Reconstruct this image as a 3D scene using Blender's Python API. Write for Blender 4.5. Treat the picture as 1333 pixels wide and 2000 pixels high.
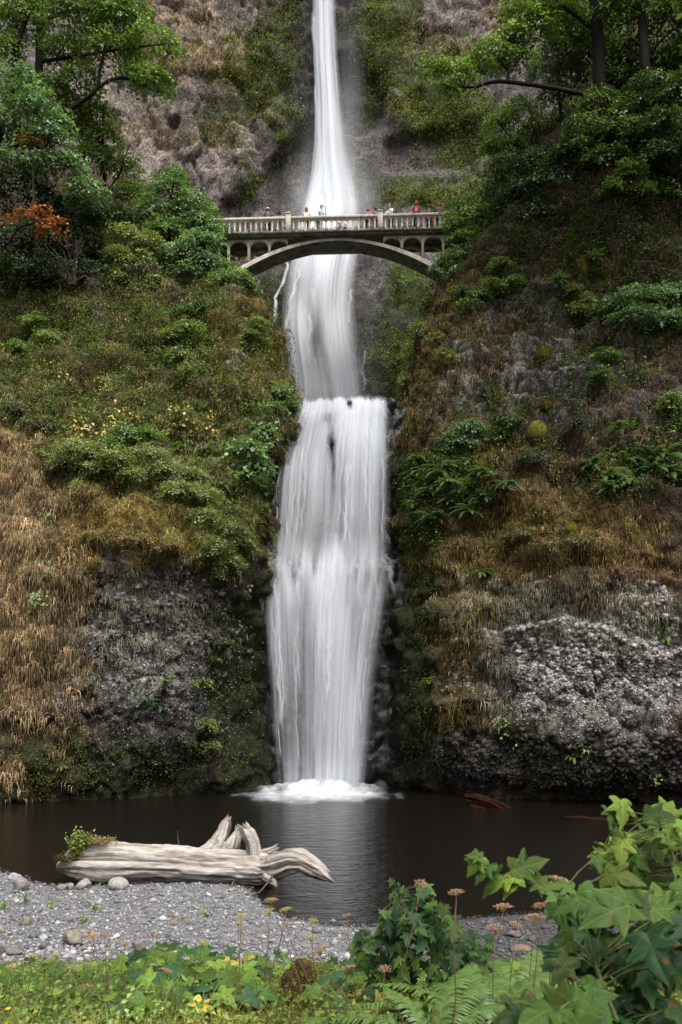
import bpy, math, random
import numpy as np
from mathutils import Vector, Matrix

for o in list(bpy.data.objects):
    bpy.data.objects.remove(o, do_unlink=True)
random.seed(11)
rng = np.random.default_rng(11)
scene = bpy.context.scene
COL = scene.collection

# ------------------------------------------------------------------ camera, sky, sun, exposure
FPX, U0, V0, EYE = 1620.0, 666.5, 1360.0, 5.0
cam_data = bpy.data.cameras.new('camera')
cam = bpy.data.objects.new('camera', cam_data)
COL.objects.link(cam)
cam.location = (0, 0, EYE)
cam.rotation_euler = (math.radians(90), 0, 0)
cam_data.sensor_fit = 'VERTICAL'
cam_data.sensor_height = 36.0
cam_data.lens = FPX / 2000.0 * 36.0
cam_data.shift_y = (V0 - 1000.0) / 2000.0
cam_data.clip_start = 0.1
cam_data.clip_end = 2000.0
cam_data.dof.use_dof = True
cam_data.dof.focus_distance = 26.0
cam_data.dof.aperture_fstop = 4.0
scene.camera = cam

world = bpy.data.worlds.new('World')
scene.world = world
world.use_nodes = True
wn, wl = world.node_tree.nodes, world.node_tree.links
wn.clear()
SUN_EL, SUN_AZ = math.radians(64), math.radians(155)
sky = wn.new('ShaderNodeTexSky')
sky.sky_type = 'NISHITA'
sky.sun_disc = False
sky.sun_elevation = SUN_EL
sky.sun_rotation = SUN_AZ
sky.air_density = 1.0
sky.dust_density = 6.0
sky.ozone_density = 1.0
hs = wn.new('ShaderNodeHueSaturation')
hs.inputs['Saturation'].default_value = 0.30          # thin even overcast
bg = wn.new('ShaderNodeBackground')
bg.inputs['Strength'].default_value = 0.105
wo = wn.new('ShaderNodeOutputWorld')
wl.new(sky.outputs[0], hs.inputs['Color'])
wl.new(hs.outputs[0], bg.inputs['Color'])
wl.new(bg.outputs[0], wo.inputs['Surface'])

sun_data = bpy.data.lights.new('sun', 'SUN')
sun_data.energy = 2.6
sun_data.angle = math.radians(50)
sun_data.color = (1.0, 0.96, 0.90)
sun = bpy.data.objects.new('sun', sun_data)
COL.objects.link(sun)
sdir = Vector((math.sin(SUN_AZ) * math.cos(SUN_EL), math.cos(SUN_AZ) * math.cos(SUN_EL), math.sin(SUN_EL)))
sun.location = sdir * 100
sun.rotation_euler = sdir.to_track_quat('Z', 'Y').to_euler()

vs = scene.view_settings
vs.view_transform = 'Standard'
vs.look = 'None'
vs.gamma = 1.0
vs.use_curve_mapping = False
vs.exposure = 0.9
scene.cycles.use_denoising = True
scene.cycles.max_bounces = 6
scene.cycles.diffuse_bounces = 3
scene.cycles.glossy_bounces = 3
scene.cycles.transmission_bounces = 4
scene.cycles.transparent_max_bounces = 28
scene.cycles.caustics_reflective = False
scene.cycles.caustics_refractive = False

# ------------------------------------------------------------------ helpers
def at(u, v, Y):
    return np.array([(u - U0) * Y / FPX, Y, EYE + (V0 - v) * Y / FPX])

def px(P):
    P = np.asarray(P)
    y = np.maximum(P[..., 1], 0.5)
    return U0 + FPX * P[..., 0] / y, V0 - FPX * (P[..., 2] - EYE) / y

def hash3(ix, iy, iz, seed):
    h = (ix.astype(np.int64) * 374761393 + iy.astype(np.int64) * 668265263 + iz.astype(np.int64) * 2147483647 + seed * 1274126177) & 0xFFFFFFFF
    h = ((h ^ (h >> 13)) * 1274126177) & 0xFFFFFFFF
    h = ((h ^ (h >> 16)) * 2246822519) & 0xFFFFFFFF
    h = h ^ (h >> 15)
    return (h & 0xFFFFFF) / float(0xFFFFFF)

def vnoise(P, seed=0):
    P = np.asarray(P, float)
    i = np.floor(P)
    f = P - i
    f = f * f * f * (f * (f * 6 - 15) + 10)
    x, y, z = (i[..., k] for k in range(3))
    r = 0
    for dx in (0, 1):
        wx = f[..., 0] if dx else 1 - f[..., 0]
        for dy in (0, 1):
            wy = f[..., 1] if dy else 1 - f[..., 1]
            for dz in (0, 1):
                wz = f[..., 2] if dz else 1 - f[..., 2]
                r = r + wx * wy * wz * hash3(x + dx, y + dy, z + dz, seed)
    return r

def fbm(P, octv=4, seed=0, gain=0.5):
    P = np.asarray(P, float)
    a, s, t = 1.0, 0.0, 0.0
    for k in range(octv):
        s = s + a * vnoise(P * (2.03 ** k) + 17.3 * k, seed + k * 31)
        t += a
        a *= gain
    return s / t

def worley(P, seed=0):
    P = np.asarray(P, float)
    i = np.floor(P)
    f1 = np.full(P.shape[:-1], 9.0)
    f2 = np.full(P.shape[:-1], 9.0)
    cid = np.zeros(P.shape[:-1])
    ctr = np.zeros(P.shape)
    for dx in (-1, 0, 1):
        for dy in (-1, 0, 1):
            for dz in (-1, 0, 1):
                cx, cy, cz = i[..., 0] + dx, i[..., 1] + dy, i[..., 2] + dz
                px_ = cx + hash3(cx, cy, cz, seed + 1)
                py_ = cy + hash3(cx, cy, cz, seed + 2)
                pz_ = cz + hash3(cx, cy, cz, seed + 3)
                d = np.sqrt((P[..., 0] - px_) ** 2 + (P[..., 1] - py_) ** 2 + (P[..., 2] - pz_) ** 2)
                h = hash3(cx, cy, cz, seed + 4)
                new = d < f1
                f2 = np.where(new, f1, np.minimum(f2, d))
                cid = np.where(new, h, cid)
                f1 = np.where(new, d, f1)
                ctr = np.where(new[..., None], np.stack([px_, py_, pz_], -1), ctr)
    WORLEY_C[0] = ctr
    return f1, f2, cid
WORLEY_C = [None]
def blocks(P, scale, seed, warp=0.22):
    """broken blocky relief: height, crack, cell id"""
    W = P / np.asarray(scale)
    W = W + warp * (np.stack([fbm(W * 1.3 + 7.1 * k, 2, seed + k) for k in range(3)], -1) - 0.5) * 2
    f1, f2, cid = worley(W, seed)
    rel = W - WORLEY_C[0]
    t = np.stack([np.modf(cid * 57.31)[0], np.modf(cid * 113.7)[0], np.modf(cid * 211.9)[0]], -1) - 0.5
    return (cid - 0.5) * 0.9 + (rel * t).sum(-1) * 1.5, sstep(0.10, 0.0, f2 - f1), cid

def sstep(a, b, x):
    t = np.clip((x - a) / (b - a), 0, 1)
    return t * t * (3 - 2 * t)

def unit(V):
    V = np.asarray(V, float)
    return V / np.maximum(np.linalg.norm(V, axis=-1, keepdims=True), 1e-9)

class MB:
    """collects vertices, faces and per-vertex colours of ONE mesh"""
    def __init__(self):
        self.v, self.c, self.f, self.n, self.mi = [], [], [], 0, []
    def add(self, v, faces, col=(1, 1, 1), mi=0):
        v = np.asarray(v, float).reshape(-1, 3)
        c = np.asarray(col, float)
        if c.ndim == 1:
            c = np.tile(c[:3], (len(v), 1))
        self.v.append(v)
        self.c.append(c)
        faces = faces if isinstance(faces, list) else [faces]
        for fa in faces:
            fa = np.asarray(fa, np.int64)
            self.f.append(fa + self.n)
            self.mi.append(np.full(len(fa), mi, np.int32))
        self.n += len(v)
    def mesh(self, name, smooth=False, alpha=None):
        me = bpy.data.meshes.new(name)
        v = np.concatenate(self.v)
        c = np.concatenate(self.c)
        me.vertices.add(len(v))
        me.vertices.foreach_set('co', v.astype(np.float32).ravel())
        loops = np.concatenate([f.ravel() for f in self.f])
        sizes = np.concatenate([np.full(len(f), f.shape[1]) for f in self.f])
        starts = np.concatenate([[0], np.cumsum(sizes)[:-1]])
        me.loops.add(len(loops))
        me.loops.foreach_set('vertex_index', loops.astype(np.int32))
        me.polygons.add(len(sizes))
        me.polygons.foreach_set('loop_start', starts.astype(np.int32))
        me.polygons.foreach_set('material_index', np.concatenate(self.mi))
        if smooth:
            me.polygons.foreach_set('use_smooth', np.ones(len(sizes), bool))
        at_ = me.attributes.new('Col', 'FLOAT_COLOR', 'POINT')
        a = np.ones((len(v), 1)) if alpha is None else np.asarray(alpha, float).reshape(-1, 1)
        at_.data.foreach_set('color', np.hstack([c, a]).astype(np.float32).ravel())
        me.update()
        me.validate()
        return me
    def build(self, name, mat, parent=None, smooth=False, alpha=None, world=False):
        if world and parent is not None:          # coordinates were given in the world: make them the parent's own
            base = parent.location
            if parent.parent is not None: base = base + parent.parent.location
            self.v = [x - np.array(base) for x in self.v]
        me = self.mesh(name, smooth, alpha)
        for m in (mat if isinstance(mat, (list, tuple)) else [mat]):
            me.materials.append(m)
        return link(name, me, parent)

def link(name, data, parent=None):
    o = bpy.data.objects.new(name, data)
    COL.objects.link(o)
    if parent is not None:
        o.parent = parent
    return o

def tag(o, label=None, cat=None, group=None, kind=None):
    if label: o['label'] = label
    if cat: o['category'] = cat
    if group: o['group'] = group
    if kind: o['kind'] = kind
    return o

def thing(name, label, cat, loc=(0, 0, 0), group=None, rz=0.0):
    o = link(name, None)
    o.location = [float(x) for x in loc]
    o.rotation_euler = (0, 0, rz)
    return tag(o, label, cat, group)

def grid_faces(nr, nc):
    r, c = np.meshgrid(np.arange(nr - 1), np.arange(nc - 1), indexing='ij')
    a = (r * nc + c).ravel()
    return np.stack([a, a + 1, a + nc + 1, a + nc], 1)

def tube(mb, path, radii, col=(1, 1, 1), n=7, cap=True, rough=0.0, seed=0):
    path = np.asarray(path, float)
    radii = np.asarray(radii, float)
    if radii.ndim == 0: radii = np.full(len(path), float(radii))
    t = unit(np.gradient(path, axis=0))
    ref = np.array([0.31, 0.2, 0.93]) if abs(t[0][2]) < 0.85 else np.array([1.0, 0.1, 0.05])
    a = unit(np.cross(t, ref))
    b = np.cross(t, a)
    th = np.linspace(0, 2 * np.pi, n, endpoint=False)
    ring = path[:, None] + radii[:, None, None] * (np.cos(th)[None, :, None] * a[:, None] + np.sin(th)[None, :, None] * b[:, None])
    if rough:
        nz = fbm(ring.reshape(-1, 3) / max(radii.max(), 1e-3) * 1.1, 3, seed).reshape(ring.shape[:2]) - 0.5
        ring = path[:, None] + (ring - path[:, None]) * (1 + rough * 2 * nz[..., None])
    m = len(path)
    r, c = np.meshgrid(np.arange(m - 1), np.arange(n), indexing='ij')
    c2 = (c + 1) % n
    f = np.stack([r * n + c, r * n + c2, (r + 1) * n + c2, (r + 1) * n + c], -1).reshape(-1, 4)
    faces = [f]
    v = ring.reshape(-1, 3)
    if cap:
        v = np.vstack([v, path[:1], path[-1:]])
        k = np.arange(n)
        faces.append(np.stack([np.full(n, m * n), (k + 1) % n, k], 1))
        faces.append(np.stack([np.full(n, m * n + 1), (m - 1) * n + k, (m - 1) * n + (k + 1) % n], 1))
    mb.add(v, faces, col)

def box(mb, lo, hi, col=(1, 1, 1), bev=0.0):
    lo, hi = np.asarray(lo, float), np.asarray(hi, float)
    if bev <= 0:
        v = np.array([[x, y, z] for z in (lo[2], hi[2]) for y in (lo[1], hi[1]) for x in (lo[0], hi[0])])
        f = np.array([[0, 2, 3, 1], [4, 5, 7, 6], [0, 1, 5, 4], [2, 6, 7, 3], [0, 4, 6, 2], [1, 3, 7, 5]])
        mb.add(v, f, col)
        return
    b = bev
    pts = []
    for (z, e) in ((lo[2], b), (lo[2] + b, 0), (hi[2] - b, 0), (hi[2], b)):
        x0, x1, y0, y1 = lo[0] + e, hi[0] - e, lo[1] + e, hi[1] - e
        pts += [[x0 + b * (e == 0), y0, z], [x1 - b * (e == 0), y0, z], [x1, y0 + b * (e == 0), z], [x1, y1 - b * (e == 0), z],
                [x1 - b * (e == 0), y1, z], [x0 + b * (e == 0), y1, z], [x0, y1 - b * (e == 0), z], [x0, y0 + b * (e == 0), z]]
    f = []
    for r in range(3):
        for k in range(8):
            f.append([r * 8 + k, r * 8 + (k + 1) % 8, (r + 1) * 8 + (k + 1) % 8, (r + 1) * 8 + k])
    mb.add(pts, [np.array(f), np.array([[7, 6, 5, 4, 3, 2, 1, 0]]), np.array([[24, 25, 26, 27, 28, 29, 30, 31]])], col)

ICO = None
def ico():
    global ICO
    if ICO is None:
        p = (1 + 5 ** 0.5) / 2
        v = unit(np.array([[-1, p, 0], [1, p, 0], [-1, -p, 0], [1, -p, 0], [0, -1, p], [0, 1, p], [0, -1, -p], [0, 1, -p], [p, 0, -1], [p, 0, 1], [-p, 0, -1], [-p, 0, 1]]))
        f = np.array([[0, 11, 5], [0, 5, 1], [0, 1, 7], [0, 7, 10], [0, 10, 11], [1, 5, 9], [5, 11, 4], [11, 10, 2], [10, 7, 6], [7, 1, 8], [3, 9, 4], [3, 4, 2], [3, 2, 6], [3, 6, 8], [3, 8, 9], [4, 9, 5], [2, 4, 11], [6, 2, 10], [8, 6, 7], [9, 8, 1]])
        ICO = (v, f)
    return ICO

def subdiv(v, f):
    v = list(map(tuple, v)); cache = {}
    def mid(a, b):
        k = (min(a, b), max(a, b))
        if k not in cache:
            m = unit((np.array(v[a]) + np.array(v[b])) / 2)
            cache[k] = len(v); v.append(tuple(m))
        return cache[k]
    nf = []
    for a, b, c in f:
        ab, bc, ca = mid(a, b), mid(b, c), mid(c, a)
        nf += [[a, ab, ca], [b, bc, ab], [c, ca, bc], [ab, bc, ca]]
    return np.array(v), np.array(nf)

def ball(level=2):
    v, f = ico()
    for _ in range(level): v, f = subdiv(v, f)
    return v, f

def rock_mesh(seed, dims=(1, 1, 1), level=2, rough=0.35, facets=7):
    v, f = ball(level)
    r = np.random.default_rng(seed)
    w = v.copy()
    for _ in range(facets):                     # planes chop the ball into facets
        n = unit(r.normal(size=3)); d = r.uniform(0.55, 0.85)
        k = w @ n - d
        w = w - np.maximum(k, 0)[:, None] * n
    w = w * (1 + rough * (fbm(v * 2.3 + seed, 3, seed) - 0.5)[:, None])
    return w * np.asarray(dims), f

def scatter_rocks(mb, P, S, col, seed=0, flat=0.7, nrm=None):
    """many 20-face stones in one mesh"""
    v, f = ico()
    n = len(P)
    r = np.random.default_rng(seed)
    q = unit(r.normal(size=(n, 4)))
    a, b, c, d = q.T
    R = np.stack([np.stack([1 - 2 * (c * c + d * d), 2 * (b * c - d * a), 2 * (b * d + c * a)], -1),
                  np.stack([2 * (b * c + d * a), 1 - 2 * (b * b + d * d), 2 * (c * d - b * a)], -1),
                  np.stack([2 * (b * d - c * a), 2 * (c * d + b * a), 1 - 2 * (b * b + c * c)], -1)], 1)
    ax = r.uniform(0.55, 1.15, size=(n, 1, 3))
    V = v[None] * (1 + r.uniform(-0.40, 0.34, size=(n, 12, 1))) * ax
    V = np.einsum('nij,nkj->nki', R, V) * np.asarray(S)[:, None, None]
    V[..., 2] *= flat
    V = V + np.asarray(P)[:, None]
    F = (f[None] + (np.arange(n) * 12)[:, None, None]).reshape(-1, 3)
    mb.add(V.reshape(-1, 3), F, np.repeat(np.asarray(col), 12, axis=0))

# ------------------------------------------------------------------ materials
MATS = {}
def newmat(name):
    m = bpy.data.materials.new(name)
    m.use_nodes = True
    nt = m.node_tree
    nt.nodes.clear()
    out = nt.nodes.new('ShaderNodeOutputMaterial')
    return m, nt.nodes, nt.links, out

def N(nodes, typ, **kw):
    n = nodes.new(typ)
    for k, val in kw.items():
        if k.startswith('_'): setattr(n, k[1:], val)
        else: n.inputs[k.replace('_', ' ')].default_value = val
    return n

def pbr(name, color=(0.5, 0.5, 0.5), rough=0.8, attr=False, nscale=3.0, namt=0.35, bump=0.3, bdist=0.02, bscale=None, spec=0.3, coord='Object', color2=None, c2scale=1.5, c2lo=0.45, c2hi=0.65, stretch=(1, 1, 1), objrand=0.0, crack=0.0, speck=0.0):
    m, nd, lk, out = newmat(name)
    b = N(nd, 'ShaderNodeBsdfPrincipled', Roughness=rough)
    b.inputs['Specular IOR Level'].default_value = spec
    tc = nd.new('ShaderNodeTexCoord')
    mp = nd.new('ShaderNodeMapping'); mp.inputs['Scale'].default_value = stretch
    if coord == 'World':
        ge = nd.new('ShaderNodeNewGeometry'); lk.new(ge.outputs['Position'], mp.inputs['Vector'])
    else:
        lk.new(tc.outputs[coord], mp.inputs['Vector'])
    if attr:
        at_ = nd.new('ShaderNodeAttribute'); at_.attribute_name = 'Col'; src = at_.outputs['Color']
    else:
        rg = nd.new('ShaderNodeRGB'); rg.outputs[0].default_value = (*color, 1); src = rg.outputs[0]
    if color2 is not None:
        n2 = N(nd, 'ShaderNodeTexNoise', Scale=c2scale, Detail=6.0, Roughness=0.65); lk.new(mp.outputs[0], n2.inputs['Vector'])
        mr = N(nd, 'ShaderNodeMapRange'); mr.inputs['From Min'].default_value = c2lo; mr.inputs['From Max'].default_value = c2hi
        lk.new(n2.outputs['Fac'], mr.inputs['Value'])
        mx = nd.new('ShaderNodeMix'); mx.data_type = 'RGBA'
        lk.new(mr.outputs[0], mx.inputs['Factor']); lk.new(src, mx.inputs['A']); mx.inputs['B'].default_value = (*color2, 1)
        src = mx.outputs['Result']
    n1 = N(nd, 'ShaderNodeTexNoise', Scale=nscale, Detail=4.0, Roughness=0.7); lk.new(mp.outputs[0], n1.inputs['Vector'])
    mr1 = N(nd, 'ShaderNodeMapRange'); mr1.inputs['From Min'].default_value = 0.3; mr1.inputs['From Max'].default_value = 0.7
    mr1.inputs['To Min'].default_value = 1 - namt; mr1.inputs['To Max'].default_value = 1 + namt
    lk.new(n1.outputs['Fac'], mr1.inputs['Value'])
    val = mr1.outputs[0]
    if objrand:
        oi = nd.new('ShaderNodeObjectInfo')
        mr3 = N(nd, 'ShaderNodeMapRange'); mr3.inputs['To Min'].default_value = 1 - objrand; mr3.inputs['To Max'].default_value = 1 + objrand
        lk.new(oi.outputs['Random'], mr3.inputs['Value'])
        mm = nd.new('ShaderNodeMath'); mm.operation = 'MULTIPLY'; lk.new(val, mm.inputs[0]); lk.new(mr3.outputs[0], mm.inputs[1]); val = mm.outputs[0]
    chs = []
    if crack:                                             # joints at two sizes, the shade in their grooves painted into the colour
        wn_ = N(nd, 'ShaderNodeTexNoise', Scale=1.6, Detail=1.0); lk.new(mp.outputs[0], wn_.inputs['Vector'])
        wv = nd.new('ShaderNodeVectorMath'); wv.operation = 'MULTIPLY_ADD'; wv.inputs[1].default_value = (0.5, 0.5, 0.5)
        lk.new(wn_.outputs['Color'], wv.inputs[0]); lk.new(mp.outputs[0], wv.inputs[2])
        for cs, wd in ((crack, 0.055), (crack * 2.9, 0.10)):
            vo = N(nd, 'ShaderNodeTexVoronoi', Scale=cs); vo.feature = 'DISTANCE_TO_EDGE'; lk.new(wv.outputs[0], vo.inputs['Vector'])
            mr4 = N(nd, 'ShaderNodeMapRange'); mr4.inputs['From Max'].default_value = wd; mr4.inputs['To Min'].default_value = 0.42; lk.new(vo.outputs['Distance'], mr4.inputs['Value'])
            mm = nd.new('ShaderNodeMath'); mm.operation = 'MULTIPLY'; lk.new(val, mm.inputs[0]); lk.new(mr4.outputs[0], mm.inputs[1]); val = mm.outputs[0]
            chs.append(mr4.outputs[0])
    if speck:                                             # lichen specks
        sn = N(nd, 'ShaderNodeTexNoise', Scale=9.0, Detail=3.0, Roughness=0.75); lk.new(mp.outputs[0], sn.inputs['Vector'])
        mr5 = N(nd, 'ShaderNodeMapRange'); mr5.inputs['From Min'].default_value = 0.55; mr5.inputs['From Max'].default_value = 0.66; mr5.inputs['To Min'].default_value = 1.0; mr5.inputs['To Max'].default_value = 1 + speck; lk.new(sn.outputs['Fac'], mr5.inputs['Value'])
        mm = nd.new('ShaderNodeMath'); mm.operation = 'MULTIPLY'; lk.new(val, mm.inputs[0]); lk.new(mr5.outputs[0], mm.inputs[1]); val = mm.outputs[0]
    sc = nd.new('ShaderNodeVectorMath'); sc.operation = 'SCALE'
    lk.new(src, sc.inputs[0]); lk.new(val, sc.inputs['Scale'])
    lk.new(sc.outputs[0], b.inputs['Base Color'])
    if bump:
        nb = N(nd, 'ShaderNodeTexNoise', Scale=bscale or nscale * 3, Detail=4.0, Roughness=0.7); lk.new(mp.outputs[0], nb.inputs['Vector'])
        bp = N(nd, 'ShaderNodeBump', Strength=bump, Distance=bdist); hgt = nb.outputs['Fac']
        for ch in chs:
            ad = nd.new('ShaderNodeMath'); ad.operation = 'MULTIPLY_ADD'; ad.inputs[1].default_value = 0.8; lk.new(ch, ad.inputs[0]); lk.new(hgt, ad.inputs[2]); hgt = ad.outputs[0]
        lk.new(hgt, bp.inputs['Height'])
        lk.new(bp.outputs[0], b.inputs['Normal'])
    lk.new(b.outputs[0], out.inputs['Surface'])
    MATS[name] = m
    return m

def leafmat(name, attr=True, color=(0.07, 0.12, 0.03), trans=0.36, gloss=0.018, rough=0.5, objrand=0.0, veins=False, bright=1.0):
    m, nd, lk, out = newmat(name)
    if attr:
        a = nd.new('ShaderNodeAttribute'); a.attribute_name = 'Col'; src = a.outputs['Color']
    else:
        rg = nd.new('ShaderNodeRGB'); rg.outputs[0].default_value = (*color, 1); src = rg.outputs[0]
    if objrand:
        oi = nd.new('ShaderNodeObjectInfo')
        hsv = nd.new('ShaderNodeHueSaturation')
        m1 = N(nd, 'ShaderNodeMapRange'); m1.inputs['To Min'].default_value = 1 - objrand; m1.inputs['To Max'].default_value = 1 + objrand
        lk.new(oi.outputs['Random'], m1.inputs['Value']); lk.new(m1.outputs[0], hsv.inputs['Value'])
        mm = nd.new('ShaderNodeMath'); mm.operation = 'MULTIPLY'; mm.inputs[1].default_value = 7.13; lk.new(oi.outputs['Random'], mm.inputs[0])
        fr = nd.new('ShaderNodeMath'); fr.operation = 'FRACT'; lk.new(mm.outputs[0], fr.inputs[0])
        m2 = N(nd, 'ShaderNodeMapRange'); m2.inputs['To Min'].default_value = 0.475; m2.inputs['To Max'].default_value = 0.515
        lk.new(fr.outputs[0], m2.inputs['Value']); lk.new(m2.outputs[0], hsv.inputs['Hue'])
        lk.new(src, hsv.inputs['Color']); src = hsv.outputs[0]
    if veins:                                   # pale main veins fanning from the leaf base
        tcv = nd.new('ShaderNodeTexCoord'); sx = nd.new('ShaderNodeSeparateXYZ'); lk.new(tcv.outputs['Object'], sx.inputs[0])
        def M(op, a, b=None, c=None):
            q = nd.new('ShaderNodeMath'); q.operation = op
            for i, x in enumerate((a, b, c)):
                if x is None: continue
                if isinstance(x, (int, float)): q.inputs[i].default_value = x
                else: lk.new(x, q.inputs[i])
            return q.outputs[0]
        ang = M('ARCTAN2', sx.outputs[0], M('ADD', sx.outputs[1], 0.02))
        rad = M('SQRT', M('ADD', M('MULTIPLY', sx.outputs[0], sx.outputs[0]), M('MULTIPLY', sx.outputs[1], sx.outputs[1])))
        tri = M('ABSOLUTE', M('SUBTRACT', M('FRACT', M('ADD', M('DIVIDE', ang, 0.82), 0.5)), 0.5))
        dist = M('MULTIPLY', M('MULTIPLY', tri, 0.82), rad)
        side = M('ABSOLUTE', M('SUBTRACT', M('FRACT', M('MULTIPLY', M('SUBTRACT', rad, M('MULTIPLY', tri, 0.5)), 9.0)), 0.5))
        v1 = N(nd, 'ShaderNodeMapRange'); v1.inputs['From Min'].default_value = 0.006; v1.inputs['From Max'].default_value = 0.022; v1.inputs['To Min'].default_value = 1.55; v1.inputs['To Max'].default_value = 1.0; lk.new(dist, v1.inputs['Value'])
        v2 = N(nd, 'ShaderNodeMapRange'); v2.inputs['From Min'].default_value = 0.03; v2.inputs['From Max'].default_value = 0.16; v2.inputs['To Min'].default_value = 1.22; v2.inputs['To Max'].default_value = 0.96; lk.new(side, v2.inputs['Value'])
        sv = nd.new('ShaderNodeVectorMath'); sv.operation = 'SCALE'; lk.new(src, sv.inputs[0]); lk.new(M('MULTIPLY', v1.outputs[0], v2.outputs[0]), sv.inputs['Scale']); src = sv.outputs[0]
        oi2 = nd.new('ShaderNodeObjectInfo'); av = nd.new('ShaderNodeVectorMath'); av.operation = 'MULTIPLY_ADD'; av.inputs[1].default_value = (9, 9, 9)
        lk.new(oi2.outputs['Random'], av.inputs[0]); lk.new(tcv.outputs['Object'], av.inputs[2])
        bn = N(nd, 'ShaderNodeTexNoise', Scale=4.5, Detail=4.0); lk.new(av.outputs[0], bn.inputs['Vector'])
        bm = N(nd, 'ShaderNodeMapRange'); bm.inputs['From Min'].default_value = 0.64; bm.inputs['From Max'].default_value = 0.70; lk.new(bn.outputs['Fac'], bm.inputs['Value'])
        bx_ = nd.new('ShaderNodeMix'); bx_.data_type = 'RGBA'; lk.new(bm.outputs[0], bx_.inputs['Factor']); lk.new(src, bx_.inputs['A']); bx_.inputs['B'].default_value = (0.10, 0.06, 0.02, 1); src = bx_.outputs['Result']
    if bright != 1.0:
        s_ = nd.new('ShaderNodeVectorMath'); s_.operation = 'SCALE'; s_.inputs['Scale'].default_value = bright
        lk.new(src, s_.inputs[0]); src = s_.outputs[0]
    d = nd.new('ShaderNodeBsdfDiffuse'); lk.new(src, d.inputs['Color'])
    t = nd.new('ShaderNodeBsdfTranslucent')
    tv = nd.new('ShaderNodeVectorMath'); tv.operation = 'MULTIPLY'; tv.inputs[1].default_value = (1.25, 1.35, 0.6); lk.new(src, tv.inputs[0])
    lk.new(tv.outputs[0], t.inputs['Color'])
    mx = nd.new('ShaderNodeMixShader'); mx.inputs[0].default_value = trans
    lk.new(d.outputs[0], mx.inputs[1]); lk.new(t.outputs[0], mx.inputs[2])
    if gloss > 0:
        g = N(nd, 'ShaderNodeBsdfGlossy', Roughness=rough); g.inputs['Color'].default_value = (0.8, 0.85, 0.9, 1)
        m3 = nd.new('ShaderNodeMixShader'); m3.inputs[0].default_value = gloss; lk.new(mx.outputs[0], m3.inputs[1]); lk.new(g.outputs[0], m3.inputs[2])
        if veins:
            tc = tcv
            nb = N(nd, 'ShaderNodeTexNoise', Scale=38.0, Detail=4.0); lk.new(tc.outputs['Object'], nb.inputs['Vector'])
            bp = N(nd, 'ShaderNodeBump', Strength=0.35, Distance=0.006); lk.new(nb.outputs['Fac'], bp.inputs['Height'])
            for s_ in (d, t, g): lk.new(bp.outputs[0], s_.inputs['Normal'])
        lk.new(m3.outputs[0], out.inputs['Surface'])
    else:
        lk.new(mx.outputs[0], out.inputs['Surface'])
    MATS[name] = m
    return m

def watermat():
    """aerated falling water: white, part see-through by the vertex alpha"""
    m, nd, lk, out = newmat('white_water')
    a = nd.new('ShaderNodeAttribute'); a.attribute_name = 'Col'
    d = nd.new('ShaderNodeBsdfDiffuse'); d.inputs['Color'].default_value = (0.80, 0.83, 0.88, 1)
    t = nd.new('ShaderNodeBsdfTranslucent'); t.inputs['Color'].default_value = (0.80, 0.83, 0.88, 1)
    mx = nd.new('ShaderNodeMixShader'); mx.inputs[0].default_value = 0.35
    lk.new(d.outputs[0], mx.inputs[1]); lk.new(t.outputs[0], mx.inputs[2])
    tr = nd.new('ShaderNodeBsdfTransparent')
    m2 = nd.new('ShaderNodeMixShader')
    lk.new(a.outputs['Alpha'], m2.inputs[0]); lk.new(tr.outputs[0], m2.inputs[1]); lk.new(mx.outputs[0], m2.inputs[2])
    lk.new(m2.outputs[0], out.inputs['Surface'])
    MATS['white_water'] = m

def poolmat():
    m, nd, lk, out = newmat('pool')
    b = N(nd, 'ShaderNodeBsdfPrincipled', Roughness=0.12)
    b.inputs['Base Color'].default_value = (0.006, 0.005, 0.004, 1)
    b.inputs['Specular IOR Level'].default_value = 0.2
    ge = nd.new('ShaderNodeNewGeometry')
    mp = nd.new('ShaderNodeMapping'); mp.inputs['Scale'].default_value = (0.7, 1.6, 1); lk.new(ge.outputs['Position'], mp.inputs['Vector'])
    n1 = N(nd, 'ShaderNodeTexNoise', Scale=1.7, Detail=5.0, Roughness=0.6); lk.new(mp.outputs[0], n1.inputs['Vector'])
    n2 = N(nd, 'ShaderNodeTexNoise', Scale=6.0, Detail=3.0, Roughness=0.5); lk.new(mp.outputs[0], n2.inputs['Vector'])
    ad = nd.new('ShaderNodeMath'); ad.operation = 'MULTIPLY_ADD'; ad.inputs[1].default_value = 0.35
    lk.new(n2.outputs['Fac'], ad.inputs[0]); lk.new(n1.outputs['Fac'], ad.inputs[2])
    bp = N(nd, 'ShaderNodeBump', Strength=0.75, Distance=0.10); lk.new(ad.outputs[0], bp.inputs['Height'])
    lk.new(bp.outputs[0], b.inputs['Normal'])
    lk.new(b.outputs[0], out.inputs['Surface'])
    MATS['pool'] = m

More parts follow.
